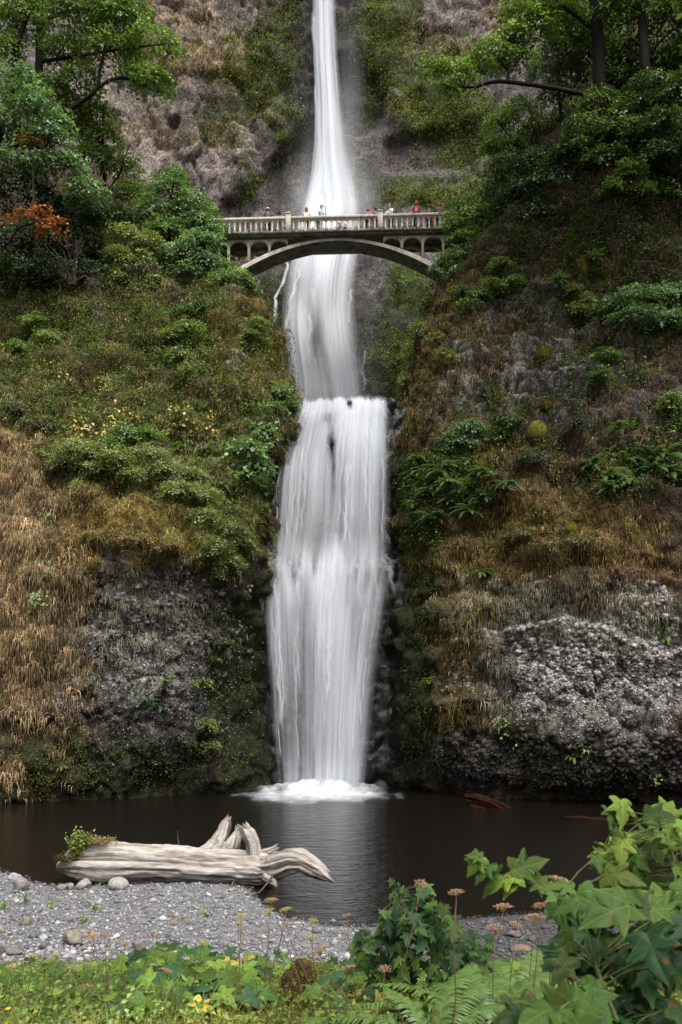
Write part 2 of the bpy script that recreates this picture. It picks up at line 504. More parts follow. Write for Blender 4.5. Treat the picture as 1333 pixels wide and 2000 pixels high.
pbr('cliff', attr=True, rough=0.9, nscale=4.0, namt=0.65, bump=0.7, bdist=0.09, bscale=9.0, coord='World', spec=0.25, crack=1.5, speck=0.55, stretch=(1, 1, 0.75))
pbr('wet_rock', attr=True, rough=0.28, nscale=2.5, namt=0.4, bump=0.7, bdist=0.12, bscale=4.0, coord='World', spec=0.5)
pbr('stone', attr=True, rough=0.8, nscale=9, namt=0.45, bump=0.4, bdist=0.02, coord='World')
pbr('ground', attr=True, rough=0.95, nscale=3, namt=0.4, bump=0.5, bdist=0.03, bscale=14, coord='World')
pbr('concrete', color=(0.48, 0.445, 0.385), rough=0.85, nscale=2.5, namt=0.28, bump=0.25, bdist=0.01, bscale=30, coord='World', color2=(0.12, 0.11, 0.09), c2scale=1.8, c2lo=0.50, c2hi=0.75, stretch=(1, 1, 0.6))
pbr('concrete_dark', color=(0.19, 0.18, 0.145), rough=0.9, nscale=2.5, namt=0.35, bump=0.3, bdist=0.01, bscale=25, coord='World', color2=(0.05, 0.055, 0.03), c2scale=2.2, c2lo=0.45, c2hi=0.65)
pbr('bark', attr=True, rough=0.9, nscale=6, namt=0.5, bump=0.8, bdist=0.04, bscale=9, coord='World', stretch=(2, 2, 0.5))
pbr('sodden_wood', attr=True, rough=0.9, nscale=5, namt=0.6, bump=1.0, bdist=0.06, bscale=8, coord='World', stretch=(1, 3, 4), spec=0.05)
pbr('driftwood', attr=True, rough=0.85, nscale=4, namt=0.45, bump=1.0, bdist=0.05, bscale=7, coord='World', stretch=(0.45, 3, 3), color2=(0.17, 0.135, 0.105), c2scale=4.0, c2lo=0.50, c2hi=0.72)
pbr('moss', attr=True, rough=1.0, nscale=6, namt=0.45, bump=1.0, bdist=0.06, bscale=14, coord='World', spec=0.05)
pbr('plain', attr=True, rough=0.8, nscale=8, namt=0.15, bump=0.0, coord='World')
pbr('dry_stem', attr=True, rough=0.9, nscale=30, namt=0.3, bump=0.0, coord='World')
leafmat('leaf', gloss=0.035, rough=0.38)
leafmat('grass', trans=0.25, gloss=0.0)
leafmat('needle', trans=0.1, gloss=0.04)
watermat()
poolmat()

# ------------------------------------------------------------------ ground, pool
SH = np.array([(-600, 1660), (-200, 1690), (0, 1700), (60, 1722), (130, 1732), (300, 1722), (420, 1716), (480, 1730), (515, 1765), (560, 1792), (640, 1806), (720, 1810), (850, 1800), (1000, 1785), (1333, 1770), (1900, 1750)], float)
_Y = 8100.0 / (SH[:, 1] - V0)
SHX, SHY = (SH[:, 0] - U0) * _Y / FPX, _Y
def shore(X): return np.interp(X, SHX, SHY)
def ground_z(X, Y):
    X, Y = np.asarray(X, float), np.asarray(Y, float)
    d = shore(X) - Y
    grav = np.where(d > 0, 0.055 * np.minimum(d, 9), np.maximum(0.14 * d, -1.6))
    bank = np.interp(Y, [-60, -3, 0, 3, 4, 6, 8, 10, 12, 13.5, 15], [3.6, 3.5, 3.45, 3.35, 3.2, 2.68, 2.1, 1.55, 1.0, 0.55, 0.0])
    bank = np.where(Y < 15, bank - 0.10 * np.clip(X - 3, 0, 6) * sstep(6, 10, Y), -9)
    P = np.stack([X, Y, X * 0], -1)
    z = np.maximum(grav, bank)
    return z + 0.10 * (fbm(P / 1.3, 3, 5) - 0.5) * (Y < 30) * np.where(d > 0.4, 1, 0.25)

gx = np.concatenate([[-400, -200, -100, -60, -40, -25], np.linspace(-16, 16, 120), [25, 40, 60, 100, 200, 400]])
gy = np.concatenate([[-400, -200, -100, -50, -25, -10, -4], np.linspace(0, 30, 120), np.linspace(32, 60, 14), [80, 120, 200, 400]])
GX, GY = np.meshgrid(gx, gy)
GZ = ground_z(GX, GY)
mb = MB()
gP = np.stack([GX, GY, GZ], -1)
nz = fbm(gP * np.array([1, 1, 0]) / 0.8, 4, 3)
soil, grv = np.array([0.045, 0.035, 0.02]), np.array([0.12, 0.12, 0.125])
wt = sstep(12.2, 13.6, GY + (nz - 0.5) * 3)[..., None]
wet = sstep(0.35, -0.2, shore(GX) - GY)[..., None]
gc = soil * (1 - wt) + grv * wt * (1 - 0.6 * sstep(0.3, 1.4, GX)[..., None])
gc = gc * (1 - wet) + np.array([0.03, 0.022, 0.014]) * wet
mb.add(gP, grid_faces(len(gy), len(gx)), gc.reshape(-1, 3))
tag(mb.build('ground', MATS['ground'], smooth=True), kind='structure')

mb = MB()
wxs, wys = np.linspace(-60, 60, 40), np.linspace(15.2, 62, 30)
WX, WY = np.meshgrid(wxs, wys)
mb.add(np.stack([WX, WY, WX * 0], -1), grid_faces(30, 40))
tag(mb.build('pool_water', MATS['pool'], smooth=True), kind='structure')
# ------------------------------------------------------------------ cliffs
def sweep(rows, segs, zs, smooth_m=1.2):
    Zr = np.array([r[0] for r in rows], float)
    Yc = np.array([[p[1] for p in r[1]] for r in rows], float)
    Xc = np.array([[(p[0] - U0) * p[1] / FPX for p in r[1]] for r in rows], float)
    K = Xc.shape[1]
    XX = np.stack([np.interp(zs, Zr, Xc[:, k]) for k in range(K)], 1)
    YY = np.stack([np.interp(zs, Zr, Yc[:, k]) for k in range(K)], 1)
    # smooth along the height
    out = []
    for A in (XX, YY):
        B = np.zeros_like(A)
        for i, z in enumerate(zs):
            w = np.exp(-((zs - z) / smooth_m) ** 2); w /= w.sum()
            B[i] = w @ A
        out.append(B)
    XX, YY = out
    def cr(A):
        ext = np.concatenate([2 * A[:, :1] - A[:, 1:2], A, 2 * A[:, -1:] - A[:, -2:-1]], 1)
        cols = []
        for k in range(K - 1):
            t = np.linspace(0, 1, segs[k], endpoint=False)[None]
            p0, p1, p2, p3 = (ext[:, k + j][:, None] for j in range(4))
            cols.append(0.5 * (2 * p1 + (p2 - p0) * t + (2 * p0 - 5 * p1 + 4 * p2 - p3) * t ** 2 + (3 * p1 - p0 - 3 * p2 + p3) * t ** 3))
        cols.append(A[:, -1:])
        return np.concatenate(cols, 1)
    X, Y = cr(XX), cr(YY)
    Z = np.repeat(zs[:, None], X.shape[1], 1)
    return np.stack([X, Y, Z], -1)

def normals(P):
    return unit(np.cross(np.gradient(P, axis=1), np.gradient(P, axis=0)))

def reg(u, v, nz, cu, cv, ru, rv, s=1.0, soft=0.35, k=0.9):
    d = np.sqrt(((u - cu) / ru) ** 2 + ((v - cv) / rv) ** 2) + (nz - 0.5) * k
    return s * sstep(1 + soft, 1 - soft, d)

def paint(u, v, nz, base, regions):
    c = np.tile(np.asarray(base, float), u.shape + (1,))
    for r in regions:
        w = reg(u, v, nz, *r[1:])[..., None]
        c = c * (1 - w) + np.asarray(r[0]) * w
    return c

def dens(u, v, nz, regions):
    d = np.zeros(u.shape)
    for r in regions:
        d = np.maximum(d, reg(u, v, nz, *r))
    return d

SURF = {}
def finish_cliff(name, P, base, regions, rockmask, mat='cliff', big=1.0, mid=0.5, knob=0.16, knob_s=0.42, seed=1, calm=None, lump=0.6, blk=(1.3, 1.3, 1.7), blkamp=0.30, ledge=0.55):
    nr, nc = P.shape[:2]
    n = normals(P)
    flat = P.reshape(-1, 3)
    u, v = px(flat)
    n1 = fbm(flat / 4.0, 3, seed)
    n2 = fbm(flat / np.array([1.1, 1.1, 1.9]), 4, seed + 5)
    f1, f2, cid = worley(flat / np.array([knob_s, knob_s, knob_s * 1.25]), seed + 9)
    g1, g2, gid = worley(flat / np.array([1.5, 1.5, 1.1]), seed + 19)
    bh, bc, bid = blocks(flat, np.array(blk), seed + 61)
    sh, sc_, sid = blocks(flat, np.array(blk) * 0.36, seed + 67)
    rm = dens(u, v, n2, rockmask)
    d = big * 2 * (n1 - 0.5) + mid * (1 - 0.75 * rm) * 2 * (np.abs(n2 - 0.5) * -2 + 0.45)
    d = d + rm * (blkamp * (bh - 0.9 * bc) + blkamp * 0.42 * (sh - 0.9 * sc_) + knob * (0.55 - f1) * 0.8 + knob * 0.9 * (cid - 0.5)) + (1 - rm) * lump * (0.9 - g1 * 1.4 + 0.5 * (gid - 0.5))
    lw = 0.6 * fbm(flat / np.array([3.5, 3.5, 2.5]), 3, seed + 81) * 6 + flat[:, 2]
    saw = np.modf(lw / 2.4)[0]
    d = d + ledge * (saw - 0.5 - 0.6 * sstep(0.86, 1.0, saw)) * sstep(3, 8, flat[:, 2])
    if calm is not None:
        d = d * calm(u, v, flat)
    Q = flat + n.reshape(-1, 3) * d[:, None]
    nz = 0.55 * n2 + 0.45 * fbm(flat / 0.5, 3, seed + 41)
    nzw = np.clip((nz - 0.5) * 1.8 + 0.5, 0, 1)
    c = paint(u, v, nzw, base, regions)
    tone = (0.55 + 0.9 * cid) * (0.7 + 0.6 * sid) * (0.75 + 0.5 * bid)
    c = c * (1 + rm[:, None] * (tone[:, None] - 1) * 0.75)
    Q = Q.reshape(nr, nc, 3)
    m = MB()
    m.add(Q, grid_faces(nr, nc), c)
    o = m.build(name, MATS[mat], smooth=(mat == 'wet_rock'))
    tag(o, kind='structure')
    # face centres for planting
    fc = (Q[:-1, :-1] + Q[1:, :-1] + Q[:-1, 1:] + Q[1:, 1:]) / 4
    cr = np.cross(Q[:-1, 1:] - Q[:-1, :-1], Q[1:, :-1] - Q[:-1, :-1])
    ar = np.linalg.norm(cr, axis=-1)
    SURF[name] = (Q, fc.reshape(-1, 3), ar.ravel(), unit(cr).reshape(-1, 3))
    return o

SOIL = (0.045, 0.029, 0.016); RUST = (0.11, 0.060, 0.028); TAN = (0.22, 0.13, 0.065); OCHRE = (0.16, 0.11, 0.025)
ROCKD = (0.034, 0.030, 0.029); ROCK = (0.085, 0.078, 0.074); PALE = (0.27, 0.255, 0.235); BLACK = (0.012, 0.011, 0.012)
MOSSD = (0.020, 0.024, 0.007); MOSS = (0.050, 0.060, 0.012); GRASSY = (0.07, 0.085, 0.025)

LROWS = [
 (-2.0, [(-700, 34), (-60, 39.8), (200, 41), (400, 43.6), (500, 46.4), (560, 49)]),
 (0.0, [(-700, 34), (-60, 39.4), (200, 40.4), (400, 43.0), (500, 45.8), (560, 48.5)]),
 (2.5, [(-700, 33.5), (-60, 38.4), (200, 39.3), (400, 42.0), (500, 45.2), (555, 48.5)]),
 (8.0, [(-700, 34), (-60, 38.8), (200, 39.4), (400, 42), (505, 45.3), (550, 49)]),
 (12.0, [(-700, 35), (-60, 39.6), (200, 39.2), (400, 40.8), (495, 44.6), (540, 49.5)]),
 (15.0, [(-700, 37), (-60, 41.0), (200, 41), (400, 42.2), (515, 45.4), (560, 50)]),
 (19.0, [(-700, 40), (-60, 44), (200, 44), (400, 44.6), (545, 46.4), (580, 51)]),
 (22.0, [(-700, 43), (-60, 46.5), (200, 46), (400, 46.2), (562, 47.8), (596, 54)]),
 (26.0, [(-700, 46), (-60, 50), (200, 49), (400, 48.6), (525, 50.4), (545, 60)]),
 (30.0, [(-700, 50), (-60, 53), (200, 52), (400, 51.2), (490, 53), (505, 63)]),
 (33.0, [(-700, 52), (-60, 55), (200, 54), (395, 53.8), (462, 56), (470, 66)]),
 (36.0, [(-700, 54), (-60, 57), (200, 56.5), (370, 57), (425, 60), (432, 69)]),
 (42.0, [(-700, 58), (-60, 61), (200, 62), (310, 64), (350, 68), (360, 76)]),
 (52.0, [(-700, 66), (-60, 70), (160, 72), (220, 75), (250, 78), (255, 84)]),
]
zsL = np.concatenate([np.arange(-2, 34, 0.125), np.arange(34, 52.1, 0.5)])
PL = sweep(LROWS, [14, 56, 46, 30, 36], zsL)
finish_cliff('cliff_left', PL, SOIL, [
  (GRASSY, 250, 760, 330, 230, 0.55), (RUST, 100, 1150, 150, 330, 0.8), (TAN, 30, 1130, 70, 270, 0.75), (OCHRE, 290, 1060, 160, 90, 0.9), (OCHRE, 480, 680, 70, 90, 0.6),
  (ROCKD, 290, 1420, 240, 160, 0.8), (ROCK, 300, 1270, 170, 170, 0.95), (PALE, 265, 1230, 130, 120, 0.5), (PALE, 330, 1290, 80, 70, 0.4),
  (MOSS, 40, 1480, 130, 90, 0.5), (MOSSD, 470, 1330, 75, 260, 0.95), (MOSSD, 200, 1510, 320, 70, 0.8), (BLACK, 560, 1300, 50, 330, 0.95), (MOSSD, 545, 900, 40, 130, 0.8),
  (ROCKD, 250, 575, 220, 30, 0.6), (PALE, 460, 715, 26, 16, 0.6), (PALE, 200, 620, 18, 30, 0.4)],
  [(290, 1300, 180, 200, 1.0), (250, 1480, 260, 80, 0.7), (560, 1350, 60, 300, 0.8)], seed=3)

RROWS = [
 (-2.0, [(690, 49), (760, 46.4), (850, 44), (960, 42), (1150, 40.5), (1400, 39.5), (2100, 36)]),
 (0.2, [(690, 49), (760, 46.2), (850, 43.6), (960, 41.6), (1150, 40), (1400, 39), (2100, 36)]),
 (1.2, [(692, 49), (762, 45.9), (850, 42.6), (960, 40.3), (1150, 38.4), (1400, 37.4), (2100, 35)]),
 (3.0, [(700, 49), (765, 45.7), (848, 41.8), (960, 39.4), (1150, 37.5), (1400, 36.8), (2100, 34.5)]),
 (8.0, [(715, 49), (778, 45.6), (845, 41.8), (960, 39.3), (1150, 38.1), (1400, 37.8), (2100, 35)]),
 (13.0, [(735, 49.5), (785, 46.2), (850, 42.3), (960, 40.2), (1150, 39.2), (1400, 39), (2100, 36)]),
 (15.5, [(745, 50), (778, 46.8), (850, 43.8), (960, 41.8), (1150, 40.7), (1400, 40.2), (2100, 37)]),
 (20.0, [(768, 51), (784, 47.8), (850, 45.2), (960, 43.6), (1150, 42.6), (1400, 42), (2100, 39)]),
 (25.0, [(802, 58), (812, 50.4), (860, 47.2), (960, 45.6), (1150, 44.6), (1400, 44), (2100, 41)]),
 (30.0, [(842, 62), (852, 53.4), (900, 49.6), (980, 48), (1150, 46.6), (1400, 46), (2100, 43)]),
 (34.0, [(868, 66), (882, 57), (935, 52.4), (1000, 50.2), (1150, 48.6), (1400, 48), (2100, 45)]),
 (40.0, [(930, 72), (950, 62), (990, 56), (1040, 53.5), (1160, 51), (1400, 50), (2100, 47)]),
 (46.0, [(1000, 76), (1020, 68), (1070, 61), (1110, 58.5), (1220, 55.5), (1450, 54), (2100, 51)]),
 (56.0, [(1100, 80), (1120, 74), (1170, 68), (1220, 65), (1320, 62), (1550, 60), (2100, 57)]),
]
zsR = np.concatenate([np.arange(-2, 36, 0.125), np.arange(36, 56.1, 0.5)])
PR = sweep(RROWS, [36, 34, 30, 44, 52, 14], zsR)
finish_cliff('cliff_right', PR, SOIL, [
  (RUST, 900, 700, 140, 180, 0.6), (OCHRE, 1050, 1050, 230, 80, 0.5), (RUST, 1150, 1110, 220, 70, 0.6), ((0.115, 0.085, 0.035), 910, 1200, 60, 230, 0.85), (OCHRE, 970, 1140, 40, 60, 0.6),
  (ROCK, 1040, 690, 170, 160, 0.85), (PALE, 890, 740, 30, 70, 0.55), (PALE, 1085, 690, 26, 80, 0.55), (PALE, 1000, 720, 22, 70, 0.5), (PALE, 945, 650, 20, 60, 0.4), (ROCK, 850, 850, 40, 50, 0.5), (ROCK, 1230, 780, 120, 80, 0.5),
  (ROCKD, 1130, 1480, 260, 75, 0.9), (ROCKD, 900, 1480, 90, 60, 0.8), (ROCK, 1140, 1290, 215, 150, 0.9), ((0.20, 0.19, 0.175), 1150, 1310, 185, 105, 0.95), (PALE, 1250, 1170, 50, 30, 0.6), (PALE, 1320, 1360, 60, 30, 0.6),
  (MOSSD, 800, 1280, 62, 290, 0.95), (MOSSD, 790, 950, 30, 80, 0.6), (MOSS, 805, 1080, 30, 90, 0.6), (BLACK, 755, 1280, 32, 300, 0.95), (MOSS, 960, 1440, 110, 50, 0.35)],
  [(1150, 1310, 210, 140, 1.0), (1100, 1490, 300, 70, 0.8), (1040, 680, 240, 230, 1.0), (850, 800, 80, 130, 0.9), (1220, 560, 160, 200, .8), (755, 1300, 40, 300, 0.8)], seed=23)

# rock ledge that carries the lower fall: profile swept across the gorge
LED = np.array([(-2, 46.2), (0, 46.0), (6, 45.8), (11.6, 45.7), (12.5, 46.0), (13.0, 46.9), (17, 47.0), (19.5, 47.2), (21.3, 47.5), (21.8, 48.0), (21.75, 50), (21.6, 55), (21.7, 60), (21.8, 64)], float)
tt = np.concatenate([[0], np.cumsum(np.hypot(np.diff(LED[:, 0]), np.diff(LED[:, 1])))])
ts = np.arange(0, tt[-1], 0.17)
lz, ly = np.interp(ts, tt, LED[:, 0]), np.interp(ts, tt, LED[:, 1])
k = np.ones(5) / 5
lz2, ly2 = np.convolve(np.pad(lz, 2, 'edge'), k, 'valid'), np.convolve(np.pad(ly, 2, 'edge'), k, 'valid')
lx = np.arange(-7.0, 7.01, 0.16)
LX, _ = np.meshgrid(lx, ts)
PF = np.stack([LX, np.repeat(ly2[:, None], len(lx), 1) + 0.02 * (LX - 0.3) ** 2 * 0.4, np.repeat(lz2[:, None], len(lx), 1)], -1)
finish_cliff('fall_ledge', PF, BLACK, [(MOSSD, 560, 900, 40, 60, 0.6), (ROCKD, 650, 930, 120, 300, 0.5), (MOSSD, 780, 1350, 40, 200, 0.6)],
  [(650, 1100, 300, 600, 1.0)], mat='wet_rock', big=0.18, mid=0.16, knob=0.16, knob_s=0.5, seed=51, lump=0.05, blkamp=0.22, blk=(0.9, 0.9, 1.2), ledge=0)

# the high wall behind the bridge
bx = np.concatenate([np.arange(-46, -24, 1.0), np.arange(-24, 16, 0.215), np.arange(16, 50, 1.0)])
bz = np.concatenate([np.arange(17, 76, 0.24), np.arange(76, 90, 2.0)])
BX, BZ = np.meshgrid(bx, bz)
BYp = np.interp(BZ, [17, 22, 30, 37, 40, 43, 46, 52, 60, 75, 90], [60.6, 60.8, 62.6, 64.8, 66.8, 69.0, 70.2, 71.2, 72.0, 73.5, 76])
BYp = BYp - 0.0035 * (BX - 0) ** 2 * sstep(4, 14, np.abs(BX))
u_, v_ = px(np.stack([BX, BYp, BZ], -1))
# diagonal slab edges and the round alcove seen beside the upper fall
dl = (v_ - (390 - (u_ - 480) * 0.95))
BYp = BYp - 1.3 * sstep(0, -26, dl) * sstep(640, 590, u_) * sstep(330, 420, u_ + (400 - v_) * 0.3)
alc = np.sqrt(((u_ - 690) / 75) ** 2 + ((v_ - 185) / 85) ** 2)
BYp = BYp + 1.6 * sstep(1.1, 0.75, alc)
dr = v_ - (262 - (u_ - 780) * 0.22)
BYp = BYp + 0.9 * sstep(-5, 14, dr) * sstep(345, 322, v_) * sstep(735, 770, u_) * sstep(960, 900, u_)
PB = np.stack([BX, BYp, BZ], -1)
def calm_back(u, v, P):
    slab = np.maximum(reg(u, v, 0.5, 830, 295, 110, 45), np.maximum(reg(u, v, 0.5, 570, 350, 75, 60), reg(u, v, 0.5, 740, 330, 60, 80)))
    fall = reg(u, v, 0.5, 650, 560, 110, 700)
    return 1 - 0.8 * np.clip(slab, 0, 1) - 0.15 * fall * (1 - slab)
PINK = (0.19, 0.158, 0.136); ORNG = (0.22, 0.135, 0.07); GREY = (0.105, 0.092, 0.088); SLAB = (0.098, 0.085, 0.083)
BGRN = (0.075, 0.098, 0.020)
finish_cliff('upper_cliff', PB, GREY, [
  (PINK, 330, 150, 240, 290, 0.9), (ORNG, 380, 120, 70, 40, 0.55), (ORNG, 300, 260, 70, 50, 0.4), (ORNG, 440, 150, 60, 20, 0.6), ((0.34, 0.29, 0.26), 285, 310, 40, 45, 0.6), (GREY, 380, 200, 45, 70, 0.7), (GREY, 420, 30, 80, 30, 0.5),
  ((0.27, 0.19, 0.13), 330, 20, 90, 30, 0.6), (PINK, 960, 45, 120, 75, 0.7), (ORNG, 980, 30, 40, 40, 0.4), (ORNG, 830, 65, 25, 20, 0.4),
  (ROCKD, 595, 150, 45, 240, 0.8), (ROCKD, 690, 120, 45, 190, 0.75), (SLAB, 470, 380, 60, 40, 0.7), (SLAB, 565, 350, 90, 80, 0.95), (SLAB, 830, 295, 130, 60, 0.95), (SLAB, 745, 330, 50, 110, 0.8), (MOSSD, 715, 350, 22, 50, 0.7), (ROCKD, 700, 190, 60, 70, 0.6),
  (MOSSD, 545, 350, 25, 45, 0.5), (BGRN, 520, 150, 55, 90, 0.55), (BGRN, 760, 80, 70, 110, 0.6), (BGRN, 820, 215, 50, 45, 0.7), (BGRN, 900, 250, 70, 80, 0.6), (BGRN, 830, 380, 110, 30, 0.8), (BGRN, 720, 205, 20, 40, 0.6),
  (ROCKD, 620, 640, 160, 160, 0.8), (MOSSD, 800, 640, 70, 150, 0.7), (BGRN, 800, 560, 40, 50, 0.35), (BGRN, 770, 720, 50, 40, 0.45), (BLACK, 640, 640, 90, 160, 0.6), (MOSSD, 520, 570, 40, 80, 0.6)],
  [(340, 150, 300, 330, 1.0), (960, 60, 160, 130, 0.9), (640, 620, 160, 170, 0.5), (560, 120, 120, 160, 0.7), (780, 120, 160, 160, 0.6)], big=0.55, mid=0.35, knob=0.05, knob_s=0.6, seed=71, calm=calm_back, lump=0.25, blk=(2.3, 2.3, 3.4), blkamp=0.42, ledge=0.2)

def on_surface(name, u, v):
    """nearest point of a built cliff under the given direction"""
    Q, fc, ar, nn = SURF[name]
    uu, vv = px(fc)
    d = (uu - u) ** 2 + (vv - v) ** 2
    near = np.argsort(d)[:14]
    near = near[d[near] < d[near[0]] + 60]
    k_ = near[np.argmin(fc[near, 1])]
    return fc[k_].copy(), nn[k_]
# ------------------------------------------------------------------ falling water
def fall_sheets(parent, rows, layers, dens_fn, nu=150, seed=0, name='water_sheet', s_noise=42, t_noise=2.2, lip=0.0, rag=0.0, tail=18.0):
    """rows: (v, u_left, u_right, Y); several thin sheets one behind the other follow the rock"""
    R = np.array(rows, float)
    vv = np.arange(R[0, 0], R[-1, 0] + 0.1, 8.0)
    uL, uR, Yv = (np.interp(vv, R[:, 0], R[:, k]) for k in (1, 2, 3))
    ker = np.ones(5) / 5
    uL, uR, Yv = (np.convolve(np.pad(a, 2, 'edge'), ker, 'valid') for a in (uL, uR, Yv))
    s = np.linspace(-0.06, 1.05, nu)
    for li, (dy, amul, off) in enumerate(layers):
        S, V = np.meshgrid(s, vv)
        U = uL[:, None] + (uR - uL)[:, None] * S
        t = (V - vv[0]) / 300.0
        q = np.stack([S * 6 + 3.1 * li, t * 0.9 + 0 * S, S * 0 + seed + li * 7.7], -1)
        wob = (fbm(q, 2, seed + li) - 0.5)
        Y = Yv[:, None] - dy + 0.5 * wob
        ln_ = vnoise(np.stack([S * 9, S * 0, S * 0 + seed + 0.7 * li], -1), seed + 12) + 0.5 * vnoise(np.stack([S * 23, S * 0, S * 0 + seed], -1), seed + 13) - 0.75
        V = V + lip * (ln_ * 2 - (S - 0.5) * 1.2) * sstep(vv[0] + 60, vv[0], V)
        P = np.stack([(U - U0) * Y / FPX, Y, EYE + (V0 - V) * Y / FPX], -1)
        n_f = vnoise(np.stack([S * s_noise * 2.3 + 2.0 * wob, t * t_noise, S * 0 + li * 5.3 + seed], -1), seed + 3)
        n_m = vnoise(np.stack([S * s_noise * 0.8 + 1.5 * wob, t * t_noise * 0.7, S * 0 + li * 3.3 + seed], -1), seed + 4)
        n_b = vnoise(np.stack([S * 6, t * 1.8, S * 0 + li * 2.1 + seed], -1), seed + 6)
        st = np.clip((0.30 * n_f + 0.40 * n_m + 0.30 * n_b - 0.5) * 2.1 + 0.5, 0, 1)
        edge = sstep(-0.06, 0.12, S + (n_f - .5) * 0.10 + (n_b - .5) * 0.10) * sstep(1.05, 0.86, S + (n_f - .5) * 0.12 + (n_b - .5) * 0.12) * sstep(-0.06, 0.0, S) * sstep(1.05, 1.0, S)
        a = dens_fn(U, V, S) * amul
        if rag: a = a * sstep(vv[0] + rag * (0.25 + 0.9 * ln_), vv[0] + rag * (0.7 + 0.9 * ln_), V)
        A = np.clip(a * (0.12 + 1.45 * st) + (a - 0.75).clip(0) * 0.6, 0, 0.97) * edge * sstep(vv[-1] + 2, vv[-1] - tail * (0.5 + n_m), V)
        m = MB()
        m.add(P, grid_faces(*P.shape[:2]))
        m.build(name, MATS['white_water'], parent, smooth=True, alpha=A.ravel(), world=True)

def strands(parent, paths, name='strand'):
    """each path: list of (u, v, Y), width in px, alpha: a soft ribbon of water, three vertices across"""
    for (pts, w, al) in paths:
        pts = np.array(pts, float)
        t0 = np.linspace(0, 1, len(pts)); t = np.linspace(0, 1, 5 * len(pts))
        q = np.stack([np.interp(t, t0, pts[:, k]) for k in range(3)], 1)
        ker = np.ones(5) / 5
        q = np.stack([np.convolve(np.pad(q[:, k], 2, 'edge'), ker, 'valid') for k in range(3)], 1)
        q[:, 0] += (vnoise(np.stack([t * 9, t * 0 + w, t * 0 + pts[0, 0]], -1), 5) - 0.5) * 7
        c = np.stack([(q[:, 0] - U0) * q[:, 2] / FPX, q[:, 2], EYE + (V0 - q[:, 1]) * q[:, 2] / FPX], -1)
        hw = w * q[:, 2] / FPX / 2 * (0.7 + 0.6 * vnoise(np.stack([t * 7, t * 0, t * 0 + pts[0, 1]], -1), 8))
        off = np.stack([hw, -0.3 * hw, hw * 0], -1)
        bul = np.stack([hw * 0, -0.4 * hw, hw * 0], -1)
        P = np.stack([c - off, c + bul, c + off * np.array([1, -1, 1])], 1)
        al_ = al * sstep(0, 0.06, t) * sstep(1, 0.85, t) * (0.6 + 0.8 * vnoise(np.stack([t * 12, t * 0 + 3, t * 0 + pts[0, 0]], -1), 9))
        A = np.stack([al_ * 0, al_, al_ * 0], 1)
        m = MB(); m.add(P, grid_faces(len(t), 3))
        m.build(name, MATS['white_water'], parent, smooth=True, alpha=np.clip(A, 0, 1).ravel(), world=True)

def blob(u, v, cu, cv, ru, rv):
    return np.exp(-(((u - cu) / ru) ** 2 + ((v - cv) / rv) ** 2))

up = thing('upper_waterfall', 'tall white waterfall plunging down the high cliff behind the footbridge', 'waterfall', at(650, 800, 60))
up['kind'] = 'structure'
URows = [(-120, 612, 654, 70.0), (0, 612, 656, 69.6), (100, 613, 660, 69.3), (200, 617, 668, 69.0), (280, 615, 678, 68.6), (340, 608, 690, 68.2), (400, 594, 706, 67.4), (440, 583, 704, 65.6), (490, 570, 702, 63.0), (540, 562, 692, 62.2), (600, 556, 690, 61.6), (660, 556, 696, 61.0), (720, 566, 704, 60.4), (800, 574, 714, 59.8)]
def du(U, V, S):
    top = sstep(470, 400, V)
    a = 0.95 * np.exp(-((S - 0.36) / 0.36) ** 2) + 0.30 * np.exp(-((S - 0.7) / 0.3) ** 2)
    b = 0.30 + 0.34 * blob(U, V, 655, 640, 22, 110) + 0.30 * blob(U, V, 632, 530, 26, 60) + 0.20 * blob(U, V, 590, 620, 14, 120) - 0.22 * blob(U, V, 618, 660, 14, 45) - 0.22 * blob(U, V, 588, 560, 12, 40) + 0.25 * blob(U, V, 655, 500, 45, 40) + 0.12 * blob(U, V, 650, 760, 60, 30)
    b = b * sstep(735, 690, U)
    return np.clip(top * (a + 0.25 * blob(U, V, 640, 400, 40, 60)) + (1 - top) * b, 0, 1)
fall_sheets(up, URows, [(0.0, 0.92, 0), (0.35, 0.76, 0), (0.7, 0.6, 0)], du, nu=90, seed=2, s_noise=17, t_noise=1.6)
